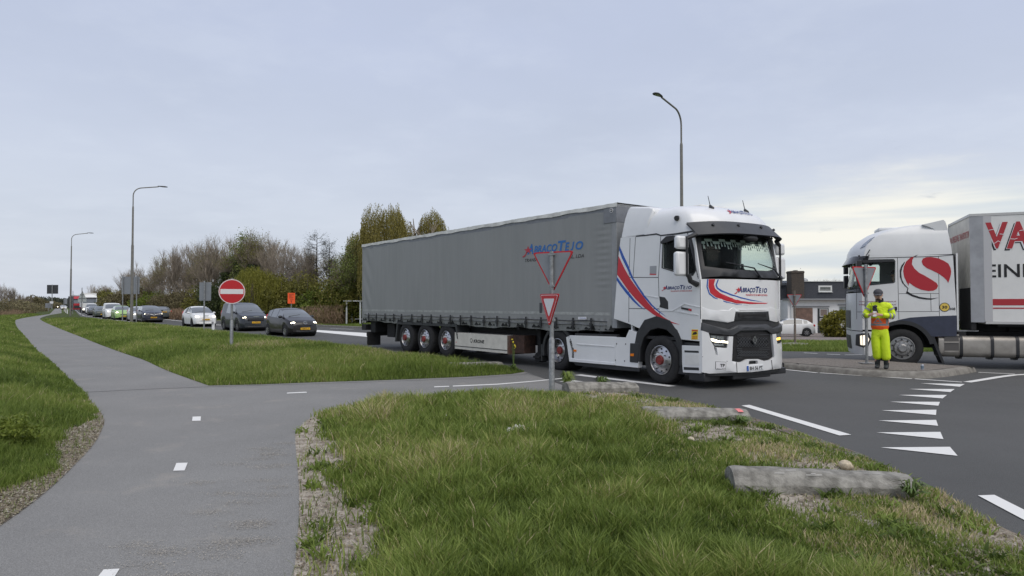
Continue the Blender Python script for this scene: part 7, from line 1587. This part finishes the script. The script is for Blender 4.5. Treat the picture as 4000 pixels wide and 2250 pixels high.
for k in range(3): xa_ = hx(350+k*70); b.add([(xa_, 4, Hm(352)), (xa_+2.0, 4, Hm(352)), (xa_+2.6, 4.6, Hm(310)), (xa_+.9, 4.6, Hm(310)), (xa_, 4.1, Hm(352)), (xa_+2.0, 4.1, Hm(352)), (xa_+2.6, 4.7, Hm(310)), (xa_+.9, 4.7, Hm(310))], [(0, 1, 2, 3), (4, 7, 6, 5), (0, 4, 5, 1), (1, 5, 6, 2), (2, 6, 7, 3), (3, 7, 4, 0)])
b.build('skylight', mat('skylight_glass', (.12, .14, .17), .2), hs)
# brick drive following the slope
DRV = brick_mat(bpy.data.materials.new('brick_paving'), 3.2, (.27, .22, .20), (.20, .165, .15), (.10, .09, .08), .04, (0, 0, R(40)))
b = MB(); ys_ = np.linspace(40, 66.5, 12); b.grid(lambda u, y: ((.30+.56*u)*y if u > 0 else .30*y, y, float(gz((.30+.56*u)*y, y))+.03), np.linspace(0, 1, 9), ys_); o = b.build('brick_drive', DRV, None); struct(o)

# ---------------------------------------------------------------- trees, bushes
def leaf_mat(name, cols): return grass_mat(name, cols)
BARK = mat('bark', (.16, .14, .115), .9, col2=(.28, .245, .20), vscale=4); TWIG = mat('twigs', (.25, .21, .165), .9, var=.3, vscale=1.2); TWIGD = mat('dark_twigs', (.040, .034, .030), .9)
L_OLIVE = leaf_mat('olive_foliage', [(0, (0.0842, 0.0893, 0.0206)), (.5, (0.178, 0.173, 0.0421)), (1, (0.3, 0.281, 0.0749))])
L_YG = leaf_mat('yellow_green_foliage', [(0, (0.098, 0.106, 0.0151)), (.5, (0.204, 0.204, 0.0339)), (1, (0.317, 0.302, 0.0679))])
L_DK = leaf_mat('dark_ivy_foliage', [(0, (.02, .03, .012)), (.6, (.05, .07, .022)), (1, (.10, .12, .04))])
L_LT = leaf_mat('fresh_leaf_foliage', [(0, (0.091, 0.117, 0.026)), (.5, (0.169, 0.208, 0.052)), (1, (0.286, 0.325, 0.104))])
L_GR = leaf_mat('green_bush_foliage', [(0, (0.0637, 0.091, 0.0164)), (.5, (0.136, 0.182, 0.0273)), (1, (0.237, 0.282, 0.0546))])
L_BR = leaf_mat('brown_thicket_foliage', [(0, (0.0936, 0.078, 0.0416)), (.5, (0.177, 0.151, 0.0832)), (1, (0.27, 0.25, 0.125))])
L_REED = leaf_mat('dry_reed', [(0, (.16, .11, .07)), (.5, (.30, .21, .14)), (1, (.42, .32, .22))])
def quads(C, size, tint, m, name, par, flat=0.0, hang=False, aspect=.6):
    n = len(C); a = rng.normal(size=(n, 3)); a /= np.linalg.norm(a, axis=1)[:, None]
    if hang: a = np.stack([rng.normal(0, .25, n), rng.normal(0, .25, n), -np.ones(n)], 1)
    c = rng.normal(size=(n, 3)); b_ = np.cross(a, c); b_ /= np.maximum(np.linalg.norm(b_, axis=1)[:, None], 1e-6)
    s = (np.asarray(size)*rng.uniform(.6, 1.4, n))[:, None]; A_ = a*s; B_ = b_*s*aspect
    V = np.stack([C-A_, C+B_*.9, C+A_, C-B_*.9], 1).reshape(-1, 3)
    me = bpy.data.meshes.new(name); me.vertices.add(4*n); me.vertices.foreach_set('co', V.ravel().astype(np.float32)); me.loops.add(4*n); me.loops.foreach_set('vertex_index', np.arange(4*n, dtype=np.int32)); me.polygons.add(n); me.polygons.foreach_set('loop_start', np.arange(0, 4*n, 4, dtype=np.int32)); me.polygons.foreach_set('loop_total', np.full(n, 4, np.int32)); me.update(calc_edges=True)
    at = me.attributes.new('tint', 'FLOAT', 'POINT'); at.data.foreach_set('value', np.repeat(np.clip(tint, 0, 1), 4).astype(np.float32)); me.materials.append(m)
    o = bpy.data.objects.new(name, me); COL.objects.link(o); o.parent = par; return o
class Wood:
    def __init__(s): s.big = MB(); s.tw = MB(); s.tips = []
def grow(W, p, d, ln, r, lvl, rg, up=.25, ang=(.35, .75), kids=(3, 4), mx=5, wob=.12):
    k = 4 if lvl < 2 else 3; pts = [p]; rs_ = [r]; q = p.copy(); dd = d.copy()
    for i in range(k):
        dd = (dd+Vector((rg.gauss(0, wob), rg.gauss(0, wob), rg.gauss(0, wob)+up*.12))).normalized(); q = q+dd*ln/k; pts.append(q.copy()); rs_.append(r*(1-(i+1)/k*.45))
    (W.big if lvl < 2 else W.tw).tube(pts, rs_, 6 if lvl < 2 else 3, 0, lvl < 2)
    if lvl >= mx: W.tips.append(tuple(q)); return
    n = rg.randint(*kids)
    for i in range(n):
        t = rg.uniform(.35, 1.0) if i else 1.0; j = min(k-1, int(t*k)); b0 = pts[j].lerp(pts[j+1], t*k-j if t < 1 else 1)
        a = rg.uniform(*ang) if i else rg.uniform(.05, .35); ax = Vector((rg.gauss(0, 1), rg.gauss(0, 1), rg.gauss(0, 1))).cross(dd).normalized()
        nd = (Matrix.Rotation(a, 3, ax) @ dd); nd = (nd+Vector((0, 0, up*.35))).normalized()
        grow(W, b0, nd, ln*rg.uniform(.58, .82), r*.55, lvl+1, rg, up, ang, kids, mx, wob)
def tree_proto(name, seed, H, kind):
    rg = random.Random(seed); W = Wood(); t = thing(name, None, 'tree', (0, 0, -200)); sc = 1.0
    if kind == 'conif':
        W.big.tube([(0, 0, 0), (.03, 0, H*.5), (0, .02, H)], [H*.016, H*.010, .015], 7)
        for i in range(46):
            z = H*(.22+.76*i/46); a = rg.uniform(0, 6.28); l_ = (1-z/H)*H*.26+.35
            grow(W, Vector((0, 0, z)), Vector((math.cos(a), math.sin(a), .25)).normalized(), l_, .025, 3, rg, .1, (.4, .9), (3, 5), 5, .1)
    else:
        stems = 1 if kind != 'multi' else 3
        for s_ in range(stems):
            d0 = Vector((rg.gauss(0, .08 if stems == 1 else .3), rg.gauss(0, .08 if stems == 1 else .3), 1)).normalized()
            grow(W, Vector((rg.gauss(0, .2*(stems-1)), 0, 0)), d0, H*.33, H*.020/(1 if stems == 1 else 1.4), 0, rg, .45 if kind != 'ivy' else .5, (.3, .7), (4, 5), 5, .10)
    allv = [v[2] for v in W.tw.v]; f = H/max(allv) if allv else 1
    for mb in (W.big, W.tw): mb.v = [(x*f, y*f, z*f) for x, y, z in mb.v]
    W.big.build('trunk', TWIGD if kind == 'conif' else BARK, t, recalc=False); tw = W.tw.build('crown', TWIGD if kind == 'conif' else TWIG, t, smooth=0, recalc=False)
    T_ = np.array(W.tips)*f
    if kind in ('leafy', 'bud', 'conif', 'ivy'):
        nper, sz, m = {'leafy': (5, .085, L_LT), 'bud': (2, .055, L_OLIVE), 'conif': (2, .04, L_DK), 'ivy': (2, .055, L_OLIVE)}[kind]
        C = np.repeat(T_, nper, 0)+rng.normal(0, .22, (len(T_)*nper, 3)); quads(C, sz, rng.uniform(0, 1, len(C)), m, 'leaves', tw)
    if kind == 'ivy':
        z = rng.uniform(.3, H*.62, 2600); a = rng.uniform(0, 6.28, 2600); r_ = (.35+.55*vnoise(a*2, z, 1.0, 5))*rng.uniform(.3, 1, 2600); C = np.stack([np.cos(a)*r_, np.sin(a)*r_, z], 1); quads(C, .14, rng.uniform(0, 1, 2600), L_DK, 'ivy', t)
    return t
TG = {}
for i, (kd, hh) in enumerate([('bare', 10), ('bare', 10), ('multi', 9), ('bud', 10), ('bud', 9.5), ('leafy', 9.5), ('conif', 9), ('ivy', 10)]): TG.setdefault(kd, []).append(tree_proto({'conif': 'dark_bare_conifer', 'leafy': 'leafing_tree', 'ivy': 'ivy_clad_tree'}.get(kd, 'bare_tree'), 100+i, hh, kd))
used_p = set()
def place(kd, idx, px_, topy, d, label, group='trees beyond the main road', sx_=1.0, z0=-.05):
    pr_ = TG[kd][idx % len(TG[kd])]
    if id(pr_) in used_p: o = copy_tree(pr_)
    else: o = pr_; used_p.add(id(pr_))
    Hh = {'bare': 10, 'multi': 9, 'bud': 10, 'leafy': 9.5, 'conif': 9, 'ivy': 10}[kd] if not (kd == 'bud' and idx % 2) else 9.5
    H_ = CH+(1190-topy)*d/F-z0; s = H_/Hh; o.location = (lx(px_, d), d, z0); o.scale = (s*sx_, s*sx_, s); o.rotation_euler = (0, 0, rng.uniform(0, 6.28)); o['label'] = label; o['group'] = group; o['category'] = 'tree'; return o
ROW = [('multi',0,548,1036,102,'leftmost low bare tree of the row, just right of the tall street lamp'),('bare',0,585,1015,98,'bare tree second from the left end of the row'),('bud',1,632,984,95,'bare tree with reddish buds above the driving away saloon'),('bare',1,668,962,92,'spreading bare tree right of the one with reddish buds'),('bare',0,706,950,90,'tall bare tree left of the small white car'),('multi',0,740,940,88,'many stemmed bare tree over the small white car'),('bare',1,775,930,86,'tall dense bare tree above the narrow sign panel'),('bud',0,815,926,84,'bare tree with olive buds right of the narrow sign panel'),('bare',0,855,915,82,'thin bare tree left of the ivy clad trees'),('multi',0,893,905,80,'bare tree with several stems between the ivy clad trees'),
 ('ivy',0,880,950,77,'dark ivy clad tree left of the no entry sign'),('ivy',0,938,888,76,'tall ivy clad tree straight above the no entry sign'),('ivy',0,985,900,74,'ivy clad tree right of the no entry sign'),('leafy',0,1010,905,76,'tree with first light leaves right of the ivy clad trees'),('bare',1,1066,896,70,'tall bare tree with pale branches in the middle of the row'),('bare',0,1104,912,68,'bare tree above the orange notice board'),('multi',0,1160,940,64,'low bushy bare tree right of the orange notice board'),('conif',0,1236,904,63,'tall dark conifer like tree, the left one of the pair'),('conif',0,1285,936,62,'shorter dark conifer like tree, the right one of the pair'),('leafy',0,1338,925,60,'light leaved birch like tree left of the big willow'),('leafy',0,1392,905,60,'leafing tree directly beside the left edge of the big willow'),('bud',0,1190,985,72,'low budding tree behind the bushes near the orange notice board'),('bud',1,1310,985,66,'low budding tree behind the dark conifers'),('bare',1,1020,960,84,'bare tree farther back between the ivy clad trees and the pale one')]
for k in ROW: place(*k)
for k in [('multi',0,388,1105,150,'bare crowned tree behind the far lorries'),('bud',0,372,1116,152,'round dark tree right above the white lorry'),('bare',0,412,1122,158,'small bare tree right of the far white lorry'),('bud',1,450,1128,135,'low budding tree behind the olive bush'),('multi',0,300,1147,230,'faint small tree above the red lorry')]: place(*k, 'trees far along the main road')
for i, (px_, ty) in enumerate([(8,1098),(30,1112),(48,1120),(68,1140),(88,1143),(112,1150)]): place('multi' if i % 2 else 'bare', i, px_, ty, 105+i*9, ['bare sapling at the very left edge of the picture','second bare sapling from the left edge','thin bare sapling third from the left edge','low bare sapling behind the left meadow','bare sapling left of the large direction sign','farthest bare sapling near the large direction sign'][i], 'bare saplings on the left', .6)
for i, (px_, ty) in enumerate([(3228, 1084), (3262, 1083)]): place('multi', 0, px_, ty, 95, ['small bare tree top showing over the flat roof of the house', 'second bare tree top showing over the roof, nearer the lorry'][i], 'trees behind the house', 1.2, -1)

def bush(name, label, px_, d, w, h, dp, m, n, size, group, z0=-.05, noise=.55, cat='bush', seed=0, stems=True):
    t = thing(name, label, cat, (lx(px_, d), d, z0), 0, group)
    P = rng.normal(size=(n, 3)); P /= np.linalg.norm(P, axis=1)[:, None]; az = np.arctan2(P[:, 1], P[:, 0])
    rad = (1-noise*.55+noise*vnoise(az*1.8+20, P[:, 2]*2.2+10, .6, seed+1))*rng.uniform(.25, 1, n)**.35
    C = P*rad[:, None]*np.array([w/2, dp/2, h*.58]); C[:, 2] += h*.46; C = C[(C[:, 2] > .02)]
    keep = vnoise(C[:, 0]+50, C[:, 2]+C[:, 1]*.7+50, max(.25, h*.12), seed+7) > .22; C = C[keep]
    ti = .5+.5*(vnoise(C[:, 0]+9, C[:, 2]+C[:, 1]+9, max(.3, h*.16), seed+3)-.5)+rng.normal(0, .2, len(C))
    quads(C, size, ti, m, 'crown', t)
    if stems:
        b = MB(); rg = random.Random(seed)
        for i in range(9): a = rg.uniform(0, 6.28); b.tube([(0, 0, 0), (math.cos(a)*w*.14, math.sin(a)*dp*.14, h*.4), (math.cos(a)*w*rg.uniform(.2, .42), math.sin(a)*dp*.3, h*rg.uniform(.7, .98))], [.05, .035, .012], 4)
        b.build('stem', BARK, t, recalc=False)
    return t
bs = 'bushes under the trees beyond the main road'
B_ = [(548,98,6,4.6,L_BR,'brown thicket bush at the left end of the tree row'),(597,88,4.2,3.1,L_GR,'fresh green bush behind the navy hatchback'),(560,90,4,2.6,L_GR,'low green bush left of the fresh green one'),(650,84,5.5,2.9,L_BR,'grey brown bush behind the driving away saloon'),(700,84,5.5,3.2,L_BR,'grey brown bush left of the small white car'),(745,80,5,3.2,L_BR,'brown bush behind the small white car'),(795,78,5,3.4,L_OLIVE,'olive bush behind the narrow sign panel'),(850,74,4.6,4.2,L_DK,'dark evergreen bush left of the no entry sign'),(905,72,5,4.6,L_DK,'dark ivy thicket behind the no entry sign'),
 (1060,62,4.6,4.2,L_OLIVE,'olive bush right of the yellow green willow'),(1105,60,4.2,3.6,L_OLIVE,'olive bush behind the orange notice board'),(1150,60,4,3.9,L_OLIVE,'olive bush just right of the orange notice board'),(1200,60,4.4,3.9,L_OLIVE,'olive bush under the dark conifers'),(1250,59,4.4,3.5,L_GR,'green bush below the taller dark conifer'),(1300,59,4.4,3.7,L_OLIVE,'olive bush left of the white shelter'),(1345,60,4.4,4.1,L_GR,'green bush behind the white shelter'),(1390,60,4.4,4.8,L_OLIVE,'tall olive bush behind the trailer rear'),(1440,62,5,4.5,L_DK,'dark bush behind the upper rear of the trailer'),
 (412,150,6.5,4.6,L_OLIVE,'round olive bush behind the far vans'),(440,128,6,3.8,L_OLIVE,'olive bush behind the lime green hatchback'),(482,104,6,3.4,L_BR,'brown bush left of the wide sign panel'),(515,100,5,3.8,L_BR,'brown bush behind the wide sign panel')]
for i, (px_, d, w, h, m, lb) in enumerate(B_): bush('bush', lb, px_, d, w, h*float(rng.uniform(.85, 1.12)), 3.5, m, 6500, .095 if d < 90 else .14, bs, seed=i*11, noise=.8)
# willows: domes with hanging strands
def willow(label, px_, d, w, topy, m, n=900, ln=(1.6, 4.2), z0=-.05, low=.12, leaf=.085):
    H_ = CH+(1190-topy)*d/F-z0; t = thing('weeping_willow', label, 'tree', (lx(px_, d), d, z0), 0, 'weeping willows'); rg = random.Random(int(px_))
    W = Wood(); grow(W, Vector((0, 0, 0)), Vector((0, 0, 1)), H_*.38, H_*.03, 0, rg, .5, (.4, .9), (4, 5), 3, .12); f = H_*.93/max(v[2] for v in W.tw.v); 
    for mb in (W.big, W.tw): mb.v = [(x*f, y*f, z*f) for x, y, z in mb.v]
    W.big.build('trunk', BARK, t, recalc=False); W.tw.build('limb', TWIG, t, smooth=0, recalc=False)
    C = []; ti = []
    for i in range(n):
        a = rg.uniform(0, 6.28); r_ = math.sqrt(rg.uniform(0, 1)); lump = .60+.62*float(vnoise(math.cos(a)*2+9, math.sin(a)*2+r_*3+9, .7, int(px_)))
        x, y = math.cos(a)*r_*w/2*lump, math.sin(a)*r_*w/2*lump; zt = H_*(1-.30*r_**3)*(.80+.22*lump-.12*rg.random()**2); l_ = rg.uniform(*ln)*(.5+.7*r_); dx, dy = math.cos(a)*.25, math.sin(a)*.25; tt = rg.uniform(.1, .9)
        k = max(3, int(l_/.16))
        for j in range(k):
            u = j/k; zz = zt-l_*u
            if zz < H_*low: break
            C.append((x+dx*math.sqrt(u)+rg.gauss(0, .03), y+dy*math.sqrt(u)+rg.gauss(0, .03), zz)); ti.append(tt+rg.gauss(0, .12))
    quads(np.array(C), leaf, np.array(ti), m, 'crown', t, hang=True, aspect=.28); return t
L_WIL = leaf_mat('willow_catkins', [(0, (0.115, 0.102, 0.0265)), (.5, (0.239, 0.207, 0.0575)), (1, (0.371, 0.327, 0.106))])
willow('big olive weeping willow rising behind the left end of the trailer', 1508, 58, 5.6, 815, L_WIL, 2300)
willow('smaller weeping willow behind the trailer, right of the big willow', 1690, 60, 3.4, 828, L_WIL, 1300, (1.2, 3.0))
willow('weeping willow reaching down left of the trailer rear', 1408, 62, 3.2, 905, L_WIL, 800)
willow('low yellow green willow right of the no entry sign', 1004, 61, 4.6, 1050, L_YG, 1700, (1.0, 2.6))
willow('smaller yellow green willow left of the orange notice board', 1075, 60, 3.0, 1088, L_YG, 900, (.8, 2.0))
willow('yellow green willow bush hanging down behind the dark slate van', 960, 64, 3.6, 1088, L_YG, 1000, (1.2, 2.6))
# undergrowth, reeds, far wood: masses nobody could count
def mass(name, label, pts, h, dp, m, n, size, kind='stuff', cat='thicket', z0=-.1, wavy=.5, hang=False, asp=.6):
    P = [Vector(p) for p in pts]; seg = [(P[i+1]-P[i]).length for i in range(len(P)-1)]; tot = sum(seg); C = []
    u = rng.uniform(0, tot, n); cs = np.concatenate([[0], np.cumsum(seg)]); PX = np.interp(u, cs, [p.x for p in P]); PY = np.interp(u, cs, [p.y for p in P]); hh = np.interp(u, cs, h) if hasattr(h, '__len__') else np.full(n, h)
    top = hh*(1-wavy+wavy*vnoise(u+3, u*0+1, hh.mean()*1.1, 3)+.25*wavy*(vnoise(u+3, u*0+1, hh.mean()*.35, 4)-.5)); v = rng.uniform(-1, 1, n)
    z = top*np.sqrt(np.clip(1-v*v*.7, 0, 1))*rng.uniform(0, 1, n)**.8; C = np.stack([PX, PY+v*dp/2, z+z0], 1); ti = .5+.6*(vnoise(u, z, max(.5, hh.mean()*.25), 6)-.5)+rng.normal(0, .18, n)
    o = quads(C, size, ti, m, name, None, hang=hang, aspect=asp); return tag(o, label, cat, kind=kind)
w2 = lambda px_, d: (lx(px_, d), d)
mass('undergrowth', 'brown and olive undergrowth below the row of trees beyond the main road', [w2(455, 112), w2(560, 100), w2(700, 88), w2(900, 76), w2(1100, 66), w2(1300, 62), w2(1500, 63)], [3, 4.2, 4.4, 4.6, 4.2, 4.0, 4.6], 4, L_BR, 26000, .11)
mass('undergrowth', 'dark undergrowth behind the trees beyond the main road', [w2(540, 106), w2(700, 94), w2(900, 82), w2(1100, 72), w2(1300, 68), w2(1500, 68)], [3.4, 3.8, 4.2, 3.8, 3.6, 4.4], 3, L_BR, 14000, .13)
mass('dry_reeds', 'pinkish dry reeds in front of the bushes left of the small white car', [w2(650, 80), w2(700, 77), w2(760, 73)], 1.5, 2, L_REED, 5000, .16, cat='reeds', hang=True, asp=.25)
mass('dry_reeds', 'dry brown stems along the roadside behind the black brown hatchback', [w2(1090, 57), w2(1240, 56), w2(1345, 58)], [1.5, 1.9, 1.9], 2.2, L_REED, 5000, .11, cat='reeds', hang=True, asp=.13, wavy=.25)
mass('distant_wood', 'distant grey green wood along the horizon on the left', [w2(110, 380), w2(150, 380), w2(205, 400), w2(260, 430), w2(330, 360), w2(400, 300), w2(470, 260)], [5, 7.5, 6.5, 7, 6.5, 6, 5], 12, leaf_mat('far_wood_foliage', [(0, (.055, .065, .045)), (.5, (.08, .09, .065)), (1, (.12, .13, .09))]), 16000, .55, cat='wood', wavy=.3)
mass('distant_wood', 'low dark hedge of a far wood right of the left saplings', [w2(60, 240), w2(130, 250), w2(180, 270), w2(228, 330)], [4.5, 5.5, 4, 3], 8, L_BR, 8000, .4, cat='wood', wavy=.35)
mass('thicket', 'brownish thicket of young shoots along the left meadow', [(-125, 95), w2(0, 100), w2(50, 112), w2(100, 140), w2(150, 170)], [3.8, 3.5, 3.0, 2.8, 2.2], 9, L_BR, 16000, .16, cat='thicket', wavy=.45)
mass('dry_reeds', 'pale dry grass stems at the foot of the left thicket', [(-95, 80), w2(0, 88), w2(60, 100), w2(120, 130)], 1.3, 3, L_REED, 6000, .12, cat='reeds', hang=True, asp=.2)
mass('hedge', 'dark green hedge seen under the box trailer on the right', [(26, 42), (36, 41), (48, 40)], 2.0, 1.5, L_DK, 9000, .12, cat='hedge', wavy=.15, z0=-.4)
bush('bush', 'golden green rounded conifer bush beside the front door of the house', 3284, 54, 3.3, 2.1, 2.6, leaf_mat('golden_conifer', [(0, (.08, .085, .012)), (.5, (.18, .17, .025)), (1, (.30, .27, .045))]), 6000, .10, 'garden bushes', z0=-.95, noise=.25, seed=5)
place('multi', 0, 3262, 1222, 57, 'bare twiggy shrub in front of the right house window', 'garden shrubs', .9, -1.0)['category'] = 'shrub'
place('multi', 0, 3128, 1047, 66.5, 'tiny plant growing out of the top of the chimney', 'plants on the house', 1.0, 5.1)['category'] = 'plant'
for i, x in enumerate((27.2, 28.0)):
    t = thing('gate_post', ['left white post seen under the box trailer', 'right white post seen under the box trailer'][i], 'post', (x, 38, -.3), 0, 'white posts by the hedge'); b = MB(); b.box(-.12, .12, -.12, .12, 0, 1.9); b.box(-.15, .15, -.15, .15, 1.9, 1.97); b.build('post', SIGNWHITE, t, bevel=.01)
# grass strips on the far sides
def strip(name, label, poly, n, ymin, ymax, h=.14, wk_=.0011):
    A_ = np.array(poly); P = scatter(A_, n, ymin, ymax); big = vnoise(P[:, 0], P[:, 1], 1.8, 51); z = gz(P[:, 0], P[:, 1]); 
    blades(name, label, P, z, h*rng.uniform(.5, 1.4, len(P))*(.6+.7*big), np.clip(wk_*P[:, 1], .012, .08), .42+.34*(big-.5)+rng.normal(0, .15, len(P)))
kr = [(-2.0, 33.0), (3.0, 27.8), (8.2, 24.6), (12.0, 24.0), (15.5, 24.2), (20.0, 23.2), (30.0, 18.2)]
strip('grass', 'grass strip between the side road and the brick drive', [(8.2, 24.9), (12, 24.2), (15.5, 24.4), (20.0, 23.5), (31, 18.2), (34, 30), (29, 41), (12.3, 41), (8, 36)], 60000, 19, 41, .17)
strip('grass', 'grass between the main road and the bushes beyond', [gp(1450,1280), gp(1240,1271), gp(1000,1260), gp(844,1254), gp(673,1245), (-50, 96), (-20, 66), (-10, 62)], 40000, 50, 96, .16)
t = thing('concrete_edge_block', 'grey concrete slab lying at the foot of the distant yield sign', 'edge block', (lx(3085, 31), 30.8, -.24), R(8), 'half round concrete edge blocks'); b = MB(); b.grid(lambda u, v: (u, -.25*math.cos(v)*(1-.3*abs(u)), .20*math.sin(v)*(1-.25*abs(u))), np.linspace(-.75, .75, 14), np.linspace(0, math.pi, 9)); b.build('block', CONC, t)
t = thing('concrete_edge_block', 'pale concrete hump in the grass seen behind the fuel tank', 'edge block', (16.7, 24.0, -.12), R(-5), 'half round concrete edge blocks'); b = MB(); b.grid(lambda u, v: (u, -.3*math.cos(v), .25*math.sin(v)*(1-.5*abs(u))), np.linspace(-.6, .6, 14), np.linspace(0, math.pi, 9)); b.build('block', mat('pale_concrete', (.38, .36, .33), .9, var=.1), t)

bush('leafy_weed', 'clump of fresh fern like weeds in the grass at the left edge', 50, 7.7, .62, .30, .5, L_GR, 1500, .022, 'weeds in the left verge', z0=.10, noise=.8, cat='plant', seed=77, stems=False)
mass('distant_wood', 'low grey green line of far trees beyond the house on the right', [(-20, 230), (40, 210), (110, 200), (190, 170), (260, 90)], 4.2, 8, L_OLIVE, 16000, .35, cat='wood', z0=-.6, wavy=.3)
